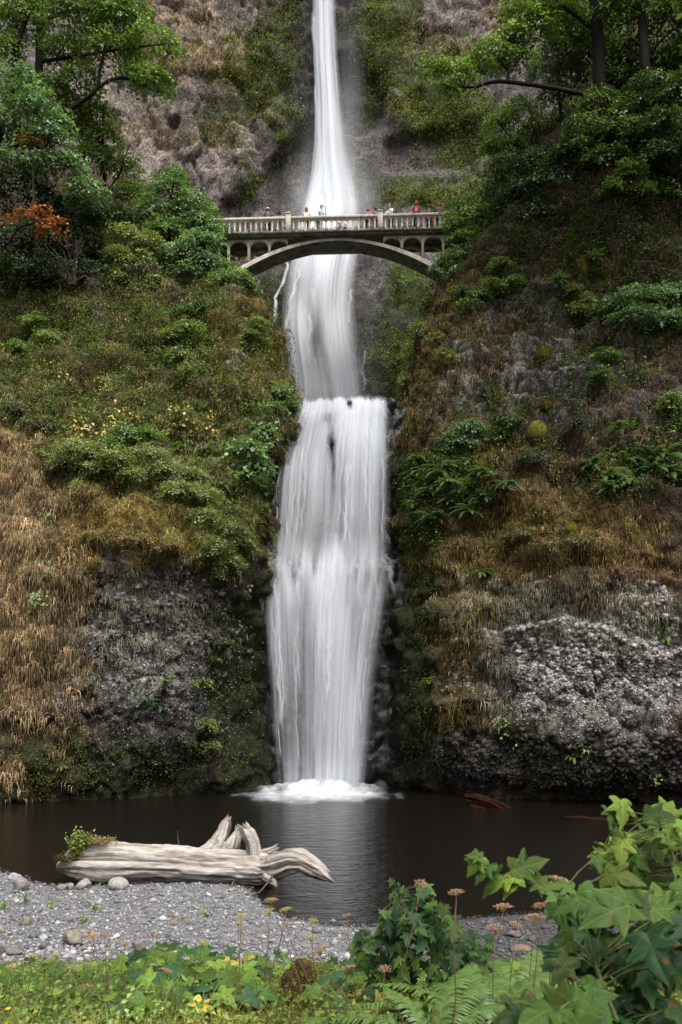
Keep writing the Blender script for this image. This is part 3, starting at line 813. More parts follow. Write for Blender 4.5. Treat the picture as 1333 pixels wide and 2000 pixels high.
# drifting spray beside the plunge
def dsp(U, V, S):
    return np.clip(0.22 * blob(U, V, 590, 385, 40, 40) + 0.16 * blob(U, V, 680, 240, 22, 150) + 0.25 * blob(U, V, 690, 390, 35, 50) + 0.12 * blob(U, V, 640, 330, 50, 120) + 0.16 * blob(U, V, 650, 740, 70, 50) + 0.05 * blob(U, V, 710, 640, 30, 90) + 0.04 * blob(U, V, 735, 380, 30, 60), 0, 0.5)
fall_sheets(up, [(-60, 585, 720, 69.0), (300, 560, 750, 67.8), (430, 540, 770, 65.2), (500, 545, 760, 62.6), (800, 540, 770, 59.2)], [(0.5, 0.55, 0), (0.9, 0.5, 0)], dsp, nu=60, seed=9, name='spray', s_noise=5, t_noise=1.5)
strands(up, [
  ([(562, 505, 62.6), (556, 540, 62.2), (543, 575, 61.6), (536, 600, 61.2), (533, 640, 60.8)], 9, 0.75),
  ([(592, 505, 62.2), (586, 530, 61.9), (574, 560, 61.5), (566, 600, 61.0), (560, 660, 60.6)], 10, 0.6),
  ([(508, 545, 62.0), (502, 565, 61.7), (498, 590, 61.4)], 5, 0.4),
  ([(615, 10, 69.3), (616, 150, 68.9), (622, 260, 68.5), (628, 360, 67.8)], 12, 0.6),
  ([(632, 0, 69.2), (634, 150, 68.8), (636, 280, 68.3), (640, 420, 66.4)], 20, 0.6),
  ([(690, 560, 61.2), (684, 600, 60.9), (676, 640, 60.6)], 8, 0.45),
  ([(655, 605, 61.0), (646, 660, 60.6), (642, 740, 60.0)], 14, 0.5),
  ([(628, 530, 61.6), (612, 570, 61.2), (604, 640, 60.7), (600, 720, 60.2)], 14, 0.45),
  ([(712, 680, 60.6), (710, 720, 60.2), (712, 770, 59.8)], 8, 0.3)])

low = thing('lower_waterfall', 'broad white two-step waterfall pouring over the ledge into the pool', 'waterfall', at(640, 1540, 45))
low['kind'] = 'structure'
T1 = [(776, 590, 758, 47.8), (790, 588, 757, 47.35), (820, 578, 756, 46.95), (870, 562, 757, 46.5), (930, 553, 758, 46.25), (1000, 548, 758, 46.1), (1060, 540, 757, 45.9), (1110, 532, 757, 45.5), (1150, 530, 755, 45.2)]
def d1(U, V, S):
    a = 0.50 + 0.42 * blob(U, V, 700, 850, 34, 70) + 0.32 * blob(U, V, 735, 830, 18, 80) + 0.38 * blob(U, V, 592, 905, 24, 50) + 0.30 * blob(U, V, 610, 800, 30, 22) + 0.25 * blob(U, V, 730, 785, 30, 18)
    a = a - 0.5 * blob(U, V, 648, 865, 8, 32) - 0.36 * blob(U, V, 652, 920, 6, 44) - 0.42 * blob(U, V, 566, 855, 15, 28) - 0.35 * blob(U, V, 640, 815, 12, 14) - 0.55 * blob(U, V, 684, 790, 7, 6) - 0.20 * blob(U, V, 650, 1040, 120, 45)
    return np.clip(a, 0, 1)
fall_sheets(low, T1, [(0.0, 0.86, 0), (0.25, 0.78, 0), (0.5, 0.62, 0)], d1, nu=150, seed=21, s_noise=26, t_noise=1.7, lip=7, rag=10, tail=75)
T2 = [(1040, 530, 756, 45.8), (1085, 522, 760, 45.3), (1110, 522, 760, 45.0), (1160, 524, 752, 44.8), (1250, 530, 738, 44.7), (1350, 537, 726, 44.7), (1450, 542, 716, 44.7), (1545, 547, 708, 44.7)]
def d2(U, V, S):
    a = 0.40 + 0.58 * blob(U, V, 640, 1190, 34, 90) + 0.36 * blob(U, V, 650, 1330, 40, 130) + 0.30 * blob(U, V, 560, 1130, 30, 50) + 0.25 * blob(U, V, 735, 1160, 16, 90) + 0.20 * blob(U, V, 690, 1420, 26, 150) + 0.2 * blob(U, V, 650, 1520, 60, 40)
    a = a - 0.26 * blob(U, V, 590, 1380, 26, 150) - 0.22 * blob(U, V, 552, 1440, 22, 110) - 0.18 * blob(U, V, 690, 1250, 10, 90) - 0.10 * blob(U, V, 605, 1250, 14, 70)
    return np.clip(a, 0, 1) * (1 - 0.5 * sstep(1400, 1540, V) * sstep(0.12, -0.02, S))
fall_sheets(low, T2, [(0.0, 0.86, 0), (0.3, 0.78, 0), (0.6, 0.62, 0)], d2, nu=150, seed=33, s_noise=27, t_noise=1.35, rag=135)
sp = []
for (u0, v0, du_, h) in ((545, 1095, -14, 60), (572, 1098, -6, 70), (600, 1104, -10, 60), (622, 1100, 5, 50), (655, 1106, -4, 60), (690, 1100, 8, 70), (715, 1096, 14, 60), (738, 1094, 20, 50), (532, 1100, -12, 70), (702, 1090, -12, 60), (745, 1085, 14, 30), (560, 1110, 4, 80), (640, 1112, 10, 80), (675, 1110, -8, 90)):
    sp.append(([(u0, v0 + 26, 45.0), (u0 + du_ * 0.3, v0 - 6, 44.8), (u0 + du_ * 0.9, v0 + 4, 44.5), (u0 + du_ * 1.4, v0 + h * 0.6, 44.3), (u0 + du_ * 1.6, v0 + h * 1.6, 44.2)], 11, 0.26))
r_ = np.random.default_rng(5)
for k_ in range(46):                      # fine bright threads in both steps
    s_ = r_.uniform(0.02, 0.98)
    if k_ < 22:
        va, vb = r_.uniform(785, 900), r_.uniform(960, 1080); T = np.array(T1)
    else:
        va, vb = r_.uniform(1110, 1300), r_.uniform(1330, 1530); T = np.array(T2)
    vs_ = np.linspace(va, vb, 5)
    uu_ = np.interp(vs_, T[:, 0], T[:, 1]) * (1 - s_) + np.interp(vs_, T[:, 0], T[:, 2]) * s_
    if 630 < uu_[0] < 668 and va < 960: continue
    sp.append((list(zip(uu_, vs_, np.interp(vs_, T[:, 0], T[:, 3]) - 0.75)), r_.uniform(3, 9), r_.uniform(0.25, 0.55)))
sp += [([(556, 850, 46.6), (548, 890, 46.3), (544, 940, 46.0), (542, 990, 45.8)], 5, 0.4),
       ([(545, 985, 45.8), (540, 1020, 45.6), (528, 1045, 45.4), (532, 1075, 45.2), (526, 1110, 45.0)], 5, 0.6),
       ([(533, 1000, 45.8), (530, 1040, 45.6), (540, 1070, 45.4), (528, 1095, 45.2)], 4, 0.5),
       ([(530, 1150, 45.0), (532, 1200, 44.8), (528, 1300, 44.7)], 4, 0.5),
       ([(660, 985, 45.8), (676, 1010, 45.6), (684, 1040, 45.5), (690, 1075, 45.3)], 5, 0.55),
       ([(598, 795, 47.0), (580, 830, 46.7), (565, 850, 46.5), (556, 868, 46.4)], 7, 0.75),
       ([(640, 840, 46.6), (634, 860, 46.5), (642, 880, 46.4)], 5, 0.6),
       ([(752, 780, 47.4), (745, 800, 47.2), (757, 815, 47.0)], 5, 0.7)]
strands(low, sp)
for i, (lab, u, v, Y, ru, rv) in enumerate((
  ('black wet boulder splitting the upper step of the lower fall', 646, 862, 46.6, 8, 12), ('dark wet rock at the left shoulder of the lower fall', 572, 862, 46.5, 13, 12), ('dark wet rock below the left shoulder rock of the fall', 556, 895, 46.3, 11, 15), ('small dark rock poking through the lip of the fall', 684, 790, 47.2, 7, 6), ('flat dark rock at the left end of the fall lip', 585, 800, 47.4, 10, 7), ('dark rock at the right end of the fall lip', 768, 790, 47.3, 10, 10), ('low wet rock left of the second step of the fall', 536, 985, 46.0, 9, 20))):
    w, f = rock_mesh(300 + i, (ru * Y / FPX * 1.2, 0.35, rv * Y / FPX * 1.2), 2, 0.4)
    m = MB(); m.add(w, f, (0.018, 0.017, 0.018)); o = m.build('boulder', MATS['wet_rock']); o.location = [float(x) for x in at(u, v, Y)]
    tag(o, lab, 'boulder', 'wet boulders in the lower fall')
# foam where the fall meets the pool
m = MB()
fy = np.linspace(35.5, 46.5, 80); fx = np.linspace(-7, 4.5, 110)
FX, FY = np.meshgrid(fx, fy)
cx_, cyy = -1.05, 43.4
rr = np.sqrt(((FX - cx_) / 3.8) ** 2 + ((FY - cyy) / np.where(FY < cyy, 5.0, 4)) ** 2)
fn = fbm(np.stack([FX * 1.3, FY * 0.55, FX * 0], -1), 4, 77)
fn2 = fbm(np.stack([FX * 3.4, FY * 1.2, FX * 0], -1), 3, 78)
A = np.clip(sstep(1.12, 0.30, rr + (fn - 0.5) * 0.75) * 0.97 * (0.55 + 0.9 * fn2), 0, 0.97)
A = np.where(rr > 1.25, 0, A) * sstep(-7, -6, FX) * sstep(4.5, 3.8, FX) * sstep(35.5, 36.5, FY)
FZ = 0.03 + 0.45 * np.exp(-(((FX - cx_) / 3.0) ** 2 + ((FY - 44.6) / 1.0) ** 2)) * (0.4 + fn2) + 0.06 * A * fn2
m.add(np.stack([FX, FY, FZ], -1), grid_faces(80, 110))
tag(m.build('foam', MATS['white_water'], smooth=True, alpha=A.ravel()), 'white foam spreading on the pool at the foot of the fall', 'foam', kind='stuff')
# ------------------------------------------------------------------ planting tools
UPV = np.array([0, 0, 1.0])
def sample_surface(name, regions, count, seed, min_face=-0.25, nscale=1.2, sharp=1.0):
    Q, fc, ar, nn = SURF[name]
    u, v = px(fc)
    nz = np.clip((fbm(fc / nscale, 3, seed) - 0.5) * 2 + 0.5, 0, 1)
    d = dens(u, v, nz, regions) ** sharp
    cl = fc - np.array([0, 0, EYE])
    face = -(unit(cl) * nn).sum(1)
    d = d * ((u > -70) & (u < 1410) & (v > -60) & (v < 1610) & (face > min_face))
    w = ar * d
    r = np.random.default_rng(seed)
    cum = np.cumsum(w)
    if cum[-1] <= 0: return np.zeros((0, 3)), np.zeros((0, 3))
    idx = np.searchsorted(cum, r.uniform(0, cum[-1], count))
    nc = Q.shape[1] - 1
    rr, cc = idx // nc, idx % nc
    a, b = r.uniform(size=(count, 1)), r.uniform(size=(count, 1))
    P = (Q[rr, cc] * (1 - a) + Q[rr, cc + 1] * a) * (1 - b) + (Q[rr + 1, cc] * (1 - a) + Q[rr + 1, cc + 1] * a) * b
    return P, nn[idx]

def mixcol(r, n, cols, jit=0.25):
    cols = np.asarray(cols, float)
    i = r.integers(0, len(cols), n); j = r.integers(0, len(cols), n)
    t = r.uniform(size=(n, 1))
    return (cols[i] * t + cols[j] * (1 - t)) * (1 + r.uniform(-jit, jit, size=(n, 1)))

def patchcol(r, P, cols, seed, jit):
    """colour by patch: neighbouring tufts share a hue, and patches differ"""
    cols = np.asarray(cols, float)
    q = np.clip((0.65 * fbm(P / 1.1, 3, seed + 3) + 0.35 * r.uniform(size=len(P)) - 0.5) * 2.6 + 0.5, 0, 0.999) * len(cols)
    i = q.astype(int); j = np.minimum(i + 1, len(cols) - 1); t = (q - i)[:, None]
    v = 0.45 + 1.1 * np.clip((fbm(P / 0.7, 3, seed + 9) - 0.5) * 2.2 + 0.5, 0, 1)
    return (cols[i] * (1 - t) + cols[j] * t) * v[:, None] * (1 + r.uniform(-jit, jit, (len(P), 1)))

def blades(mb, P, Nn, L, W, cols, seed, hang=0.9, out=0.7, per=3, spread=0.06, up=0.15, tuftcol=True):
    """narrow drooping blades, `per` to a tuft"""
    r = np.random.default_rng(seed)
    n = len(P)
    tc = patchcol(r, P, cols, seed, 0.2)
    P = np.repeat(P, per, 0) + r.normal(size=(n * per, 3)) * spread
    Nn = np.repeat(Nn, per, 0)
    C = np.repeat(tc, per, 0) * (1 + r.uniform(-0.5, 0.5, size=(n * per, 1)))
    k = n * per
    Ls = np.asarray(L[0] + (L[1] - L[0]) * np.repeat(r.uniform(size=n), per) * r.uniform(0.6, 1.1, k))[:, None]
    d0 = unit(Nn * out + r.normal(size=(k, 3)) * 0.38 + UPV * up)
    d1 = unit(d0 * (1 - hang) + np.array([0, 0, -1.0]) * hang + r.normal(size=(k, 3)) * 0.14)
    p1 = P + d0 * Ls * 0.40
    p2 = p1 + d1 * Ls * 0.60
    side = unit(np.cross(d0 + d1, r.normal(size=(k, 3)) * 0.5 + np.array([0, -1.0, 0.2])))
    w = (W[0] + (W[1] - W[0]) * r.uniform(size=k))[:, None] / 2
    V = np.stack([P - side * w, P + side * w, p1 - side * w * 0.8, p1 + side * w * 0.8, p2], 1)
    b = np.arange(k)[:, None] * 5
    mb.add(V.reshape(-1, 3), [np.hstack([b, b + 1, b + 3, b + 2]), np.hstack([b + 2, b + 3, b + 4])], np.repeat(C, 5, 0))

def leaf_quads(mb, P, Nn, D, S, C, fold=0.18, aspect=0.62):
    """one folded leaf (two faces) at each point: normal Nn, pointing along D, length S"""
    Nn, D = unit(Nn), np.asarray(D)
    D = unit(D - Nn * (D * Nn).sum(1, keepdims=True))
    X = np.cross(Nn, D)
    S = np.asarray(S)[:, None]
    b = P
    mid = P + D * S * 0.5
    V = np.stack([b, mid + X * S * aspect / 2 + Nn * S * fold, P + D * S - Nn * S * 0.12, mid - X * S * aspect / 2 + Nn * S * fold], 1)
    k = np.arange(len(P))[:, None] * 4
    mb.add(V.reshape(-1, 3), np.vstack([np.hstack([k, k + 1, k + 2]), np.hstack([k, k + 2, k + 3])]), np.repeat(C, 4, 0))

def small_leaves(mb, P, Nn, per, S, cols, seed, spread=0.18, lift=0.12):
    r = np.random.default_rng(seed)
    n = len(P)
    tc = patchcol(r, P, cols, seed, 0.25)
    k = n * per
    P = np.repeat(P, per, 0); Nn = np.repeat(Nn, per, 0)
    P = P + r.normal(size=(k, 3)) * spread + Nn * (r.uniform(0, 1, (k, 1)) * lift + 0.03)
    C = np.repeat(tc, per, 0) * (1 + r.uniform(-0.4, 0.4, (k, 1)))
    nrm = unit(Nn * 0.6 + UPV * 0.7 + r.normal(size=(k, 3)) * 0.45)
    D = r.normal(size=(k, 3)) + Nn * 0.4 + np.array([0, 0, -0.5])
    leaf_quads(mb, P, nrm, D, r.uniform(S[0], S[1], k), C)

def cover(name, label, cat, mat, parts):
    m = MB()
    for fn in parts: fn(m)
    return tag(m.build(name, MATS[mat]), label, cat, kind='stuff')

G_TAN = [(0.32, 0.225, 0.14), (0.235, 0.155, 0.09), (0.40, 0.295, 0.19), (0.15, 0.10, 0.055), (0.19, 0.155, 0.08)]
G_BRN = [(0.20, 0.125, 0.055), (0.13, 0.085, 0.035), (0.26, 0.175, 0.08)]
G_OLV = [(0.13, 0.115, 0.035), (0.22, 0.185, 0.06), (0.19, 0.15, 0.05), (0.27, 0.21, 0.09)]
G_GRN = [(0.18, 0.215, 0.075), (0.14, 0.18, 0.055), (0.24, 0.245, 0.10)]
G_GRY = [(0.20, 0.19, 0.14), (0.15, 0.145, 0.10), (0.25, 0.23, 0.17)]
L_GRN = [(0.085, 0.135, 0.032), (0.12, 0.175, 0.045), (0.065, 0.105, 0.03), (0.155, 0.195, 0.065)]
L_DRK = [(0.036, 0.060, 0.022), (0.055, 0.085, 0.032), (0.026, 0.046, 0.019)]
L_YEL = [(0.14, 0.16, 0.03), (0.10, 0.14, 0.025), (0.18, 0.18, 0.04)]
L_MOS = [(0.075, 0.070, 0.012), (0.050, 0.052, 0.010), (0.11, 0.085, 0.016)]
R_OLV = [tuple(0.9 * x for x in c) for c in G_OLV]
R_BRN = [tuple(0.72 * x for x in c) for c in G_BRN]
def ss(*a, **k): return sample_surface(*a, **k)

# dry grass on the left cliff
def f(m):
    P, n = ss('cliff_left', [(20, 1130, 85, 290, 1.0), (110, 1230, 60, 190, 0.5), (90, 1390, 90, 60, 0.25)], 9500, 101, nscale=0.8)
    blades(m, P, n, (0.3, 0.75), (0.02, 0.055), G_TAN[3:] + G_TAN[:3] + [(0.22, 0.17, 0.085)], 102, hang=0.93)
    P, n = ss('cliff_left', [(250, 690, 360, 190, 1.0), (480, 740, 90, 150, 1.0), (300, 1000, 180, 110, 0.7), (170, 1080, 90, 200, 0.6), (380, 900, 130, 100, .6)], 11000, 103)
    blades(m, P, n, (0.25, 0.6), (0.02, 0.055), G_BRN[:2] + G_OLV + G_BRN[2:] + [(0.19, 0.20, 0.08)], 104, hang=0.85)
    P, n = ss('cliff_left', [(300, 1210, 150, 110, 0.5)], 520, 105, nscale=0.6)
    blades(m, P, n, (0.3, 0.7), (0.02, 0.04), G_GRY, 106, hang=0.97, per=7, spread=0.04)
cover('dry_grass', 'tan and brown dry grass hanging down the left cliff', 'grass', 'grass', [f])
def f(m):
    P, n = ss('cliff_left', [(310, 890, 150, 90, 1.0), (430, 1000, 90, 90, 1.0), (60, 790, 80, 50, 0.7)], 5000, 107, nscale=0.9)
    blades(m, P, n, (0.25, 0.55), (0.02, 0.05), G_GRN, 108, hang=0.6, up=0.5)
    P, n = ss('cliff_left', [(250, 850, 160, 110, 1.0), (120, 640, 160, 90, 0.8), (330, 660, 120, 80, 0.8), (470, 800, 80, 70, 0.7), (400, 980, 90, 60, 0.5), (460, 900, 60, 80, .7)], 2200, 109, nscale=0.9, sharp=1.5)
    small_leaves(m, P, n, 9, (0.07, 0.17), L_GRN, 110, spread=0.2)
    P, n = ss('cliff_left', [(280, 690, 330, 130, 0.8), (200, 850, 160, 100, 0.7), (60, 700, 120, 120, 0.7), (430, 830, 90, 90, 0.6)], 1100, 171, nscale=0.7, sharp=2.5)
    small_leaves(m, P, n, 26, (0.08, 0.2), L_GRN + L_DRK + [(0.10, 0.15, 0.05)], 172, spread=0.26, lift=0.45)
    P, n = ss('cliff_left', [(280, 690, 330, 130, 0.8), (450, 700, 90, 120, 0.7)], 700, 173, nscale=0.7, sharp=2.0)
    small_leaves(m, P, n, 22, (0.06, 0.15), [(0.13, 0.09, 0.035), (0.09, 0.055, 0.025), (0.15, 0.13, 0.05)], 174, spread=0.24, lift=0.35)
    P, n = ss('cliff_left', [(440, 1330, 50, 160, 0.35), (430, 1460, 70, 60, 0.35), (250, 1480, 200, 70, 0.25), (110, 1500, 110, 50, 0.4), (480, 960, 40, 70, 0.8)], 1000, 111, nscale=0.7, sharp=1.5)
    small_leaves(m, P, n, 8, (0.05, 0.13), [(0.07, 0.09, 0.02), (0.05, 0.07, 0.02), (0.10, 0.12, 0.03)], 112, spread=0.15)
    P, n = ss('cliff_left', [(250, 580, 330, 60, 1.0)], 1500, 113)
    small_leaves(m, P, n, 8, (0.08, 0.18), L_DRK + L_GRN[:1], 114, spread=0.25)
cover('ground_cover', 'green grass and small leafy herbs carpeting the left cliff', 'ground cover', 'grass', [f])
def f(m):
    P, n = ss('cliff_left', [(280, 1060, 150, 75, 1.0), (490, 700, 50, 80, 0.7), (510, 930, 40, 90, 0.6), (60, 1490, 120, 50, 0.5)], 2400, 115, nscale=0.8)
    small_leaves(m, P, n, 8, (0.04, 0.09), L_MOS + [(0.14, 0.095, 0.02)], 116, spread=0.14, lift=0.05)
cover('moss', 'golden and dark green moss cushions on the left cliff', 'moss', 'grass', [f])

# right cliff
def f(m):
    P, n = ss('cliff_right', [(912, 1180, 58, 210, 1.0), (1050, 1060, 230, 80, 0.9), (870, 700, 90, 160, 0.7), (820, 830, 50, 70, 0.8), (980, 920, 120, 90, 0.7), (950, 1400, 110, 50, 0.15)], 10500, 121)
    blades(m, P, n, (0.28, 0.62), (0.02, 0.05), R_OLV + R_BRN, 122, hang=0.9)
    P, n = ss('cliff_right', [(1080, 580, 230, 110, 0.7), (1180, 1120, 180, 50, 0.8), (1220, 800, 150, 120, 0.5), (900, 560, 60, 60, 0.6), (1250, 430, 150, 120, 0.5), (1150, 900, 150, 80, 0.5)], 7000, 123)
    blades(m, P, n, (0.25, 0.6), (0.02, 0.055), R_BRN, 124, hang=0.9)
    P, n = ss('cliff_right', [(1080, 1180, 190, 50, 1.0), (970, 1250, 30, 120, 0.8), (1240, 1200, 120, 50, 0.6)], 2200, 125)
    blades(m, P, n, (0.25, 0.6), (0.02, 0.04), G_GRY, 126, hang=0.97, per=6, spread=0.05)
cover('dry_grass', 'olive and brown dry grass hanging down the right cliff', 'grass', 'grass', [f])
def f(m):
    P, n = ss('cliff_right', [(980, 600, 120, 150, 0.7), (1200, 620, 150, 160, 0.4), (1180, 420, 160, 110, 0.8), (830, 650, 40, 120, 0.8), (1300, 820, 60, 60, 0.8), (940, 860, 60, 60, 0.6), (880, 540, 60, 60, .8), (800, 760, 25, 60, .8)], 2000, 127, nscale=0.8, sharp=1.6)
    small_leaves(m, P, n, 9, (0.07, 0.16), L_GRN + L_DRK, 128, spread=0.2)
    P, n = ss('cliff_right', [(1180, 600, 160, 180, 0.7), (1000, 830, 200, 80, 0.6), (1250, 880, 120, 70, 0.8), (870, 930, 110, 60, 1.0), (1230, 930, 120, 50, 1.0), (840, 1020, 40, 50, .8)], 800, 175, nscale=0.7, sharp=2.2)
    small_leaves(m, P, n, 26, (0.08, 0.2), L_GRN + L_DRK + L_DRK + [(0.08, 0.13, 0.055)], 176, spread=0.26, lift=0.45)
    P, n = ss('cliff_right', [(1150, 450, 260, 170, 1.0), (1300, 560, 100, 120, 0.8)], 900, 177, nscale=0.8, sharp=1.5)
    small_leaves(m, P, n, 24, (0.09, 0.22), L_DRK + [(0.035, 0.06, 0.02)], 178, spread=0.32, lift=0.6)
    P, n = ss('cliff_right', [(830, 1080, 40, 110, 0.9), (840, 1270, 30, 120, 0.7), (830, 1420, 45, 60, 0.6), (1000, 1440, 130, 50, 0.35), (1150, 1480, 170, 50, 0.4), (1080, 1050, 160, 50, 0.3)], 1000, 129, nscale=0.7, sharp=1.5)
    small_leaves(m, P, n, 8, (0.05, 0.13), [(0.06, 0.085, 0.02), (0.045, 0.065, 0.018), (0.09, 0.12, 0.03)], 130, spread=0.14)
    P, n = ss('cliff_right', [(1050, 380, 130, 100, 1.0), (1250, 300, 200, 150, 0.9), (1000, 470, 80, 70, 1.0)], 3000, 131)
    small_leaves(m, P, n, 9, (0.09, 0.2), L_DRK, 132, spread=0.3, lift=0.5)
cover('ground_cover', 'leafy herbs and dark scrub carpeting the right cliff', 'ground cover', 'grass', [f])
def f(m):
    P, n = ss('cliff_right', [(1010, 1060, 120, 60, 0.8), (970, 1150, 40, 60, 0.8), (1040, 700, 130, 170, 0.35), (1140, 520, 60, 60, 0.8), (930, 870, 40, 60, 0.7), (1100, 1000, 200, 50, 0.6)], 2800, 133, nscale=0.8, sharp=1.5)
    small_leaves(m, P, n, 8, (0.04, 0.09), L_MOS, 134, spread=0.14, lift=0.05)
cover('moss', 'dark green and olive moss cushions on the right cliff', 'moss', 'grass', [f])
# high wall
def f(m):
    P, n = ss('upper_cliff', [(510, 130, 60, 90, 1.0), (450, 190, 40, 70, 0.8), (555, 60, 40, 90, 0.9), (560, 230, 40, 30, 0.8), (480, 350, 30, 50, 0.7), (760, 80, 70, 100, 0.9), (820, 215, 50, 40, 1.0), (900, 240, 80, 90, 1.0), (830, 385, 120, 28, 1.0), (725, 205, 20, 35, 0.8), (870, 130, 90, 60, 0.5), (440, 260, 60, 25, 0.7), (930, 380, 60, 80, 0.8)], 4400, 141, nscale=1.6, sharp=1.4)
    small_leaves(m, P, n, 8, (0.10, 0.22), L_GRN + L_YEL, 142, spread=0.28)
    P, n = ss('upper_cliff', [(800, 560, 50, 70, 0.8), (780, 710, 60, 60, 1.0), (530, 560, 40, 60, 0.3), (845, 620, 40, 100, 0.9), (760, 640, 40, 60, 0.4)], 1700, 143, nscale=1.2, sharp=1.5)
    small_leaves(m, P, n, 8, (0.08, 0.18), L_YEL + L_GRN, 144, spread=0.2)
    P, n = ss('upper_cliff', [(370, 110, 120, 40, 0.7), (420, 60, 90, 40, 0.5), (430, 270, 60, 30, 0.6), (850, 90, 90, 40, 0.5)], 1500, 145, sharp=1.5)
    blades(m, P, n, (0.3, 0.7), (0.03, 0.05), G_OLV + G_TAN[:1], 146, hang=0.8)
    q = np.linspace(0, 1, 260)                      # green line of plants along the slanting joint
    for (ua, va, ub, vb) in ((470, 395, 600, 262), (780, 262, 880, 235), (700, 352, 930, 338), (795, 180, 830, 172), (530, 270, 575, 275)):
        pts, nn_ = [], []
        for t in np.linspace(0, 1, 40):
            p_, n_ = on_surface('upper_cliff', ua + (ub - ua) * t + random.uniform(-4, 4), va + (vb - va) * t + random.uniform(-4, 4))
            pts.append(p_); nn_.append(n_)
        small_leaves(m, np.array(pts), np.array(nn_), 16, (0.08, 0.2), L_YEL + L_GRN, 147, spread=0.22)
cover('ground_cover', 'bright green plants clinging to the high cliff behind the bridge', 'ground cover', 'grass', [f])

# loose angular stones bedded in the bare faces
def rubble(name, label, surf, regions, count, S, cols, seed, sink=0.2):
    P, n = ss(surf, regions, count, seed, nscale=0.7)
    r = np.random.default_rng(seed)
    s = r.uniform(S[0], S[1], count) ** 1.0
    m = MB()
    scatter_rocks(m, P - n * (s * sink)[:, None], s, mixcol(r, count, cols, 0.35), seed, flat=0.9)
    tag(m.build(name, MATS['stone']), label, 'rubble', kind='stuff')
rubble('rubble', 'pale grey lichened rubble bedded in the right rock face', 'cliff_right', [(1150, 1310, 190, 115, 1.0), (1250, 1170, 50, 30, 0.7), (1310, 1360, 70, 40, 0.7), (1200, 1430, 120, 40, 0.25)], 5000, (0.05, 0.18), [(0.27, 0.25, 0.235), (0.34, 0.32, 0.30), (0.13, 0.12, 0.11), (0.08, 0.07, 0.065)], 151)
rubble('rubble', 'dark grey rubble bedded in the left rock face', 'cliff_left', [(300, 1270, 150, 150, 1.0), (250, 1430, 210, 90, 0.5)], 4000, (0.04, 0.15), [(0.12, 0.11, 0.105), (0.07, 0.065, 0.06), (0.05, 0.045, 0.04), (0.24, 0.23, 0.21)], 152)
rubble('rubble', 'dark brown rubble along the undercut foot of the right cliff', 'cliff_right', [(1130, 1500, 260, 55, 1.0), (900, 1490, 90, 50, 0.8)], 1800, (0.06, 0.2), [(0.05, 0.042, 0.036), (0.035, 0.03, 0.027), (0.09, 0.08, 0.07)], 153)
False and rubble('rubble', 'weathered grey blocks showing through the upper right cliff', 'cliff_right', [(1040, 690, 120, 130, 0.7), (890, 740, 40, 80, 0.6), (850, 850, 40, 40, 0.6), (1220, 780, 100, 60, 0.5)], 800, (0.10, 0.38), [(0.13, 0.12, 0.11), (0.20, 0.19, 0.18), (0.08, 0.07, 0.065)], 154, sink=0.45)
# ------------------------------------------------------------------ footbridge
BY, BYAW = 54.0, math.radians(-2.6)
BZ0 = EYE + (V0 - 451) * BY / FPX
bridge = thing('footbridge', 'pale concrete arched footbridge with balustrade spanning the gorge before the upper fall', 'bridge', ((655 - U0) * BY / FPX, BY, BZ0), rz=BYAW)
CON, COD = MATS['concrete'], MATS['concrete_dark']
def bpart(name, lo, hi, mat=CON, bev=0.0):
    m = MB(); box(m, lo, hi, bev=bev); return m.build(name, mat, bridge)
BW = 2.5
bpart('deck', (-11, 0.0, -0.22), (11, BW, -0.004), COD, 0.03)
for y0, y1 in ((-0.14, -0.003), (BW + 0.003, BW + 0.14)):
    bpart('cornice', (-11, y0, -0.10), (11, y1, 0.03), CON, 0.02)
def extr(name, top, bot, xs, y0, y1, mat, parent):
    """a solid between two curves z=top(x), z=bot(x)"""
    m = MB(); n = len(xs)
    zt, zb = np.array([top(x) for x in xs]), np.array([bot(x) for x in xs])
    v = np.concatenate([np.stack([xs, np.full(n, y), z], 1) for (y, z) in ((y0, zt), (y0, zb), (y1, zb), (y1, zt))])
    f = []
    for k in range(n - 1):
        for a, b in ((0, 1), (1, 2), (2, 3), (3, 0)):
            f.append([a * n + k, b * n + k, b * n + k + 1, a * n + k + 1])
    f = np.array(f); und = (np.arange(len(f)) % 4) == 1
    caps = np.array([[0, 3 * n, 2 * n, n], [n - 1, 2 * n - 1, 3 * n - 1, 4 * n - 1]])
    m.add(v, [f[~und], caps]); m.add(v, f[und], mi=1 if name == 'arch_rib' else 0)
    return m.build(name, [mat, COD], parent)
arch_top = lambda x: -0.30 - 1.62 * (x / 6.1) ** 2
arch_bot = lambda x: arch_top(x) - 0.17 - 0.17 * (abs(x) / 6.1) ** 1.5
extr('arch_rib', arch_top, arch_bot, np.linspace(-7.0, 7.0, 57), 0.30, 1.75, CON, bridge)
colx = (4.35, 5.70, 7.05, 8.40)
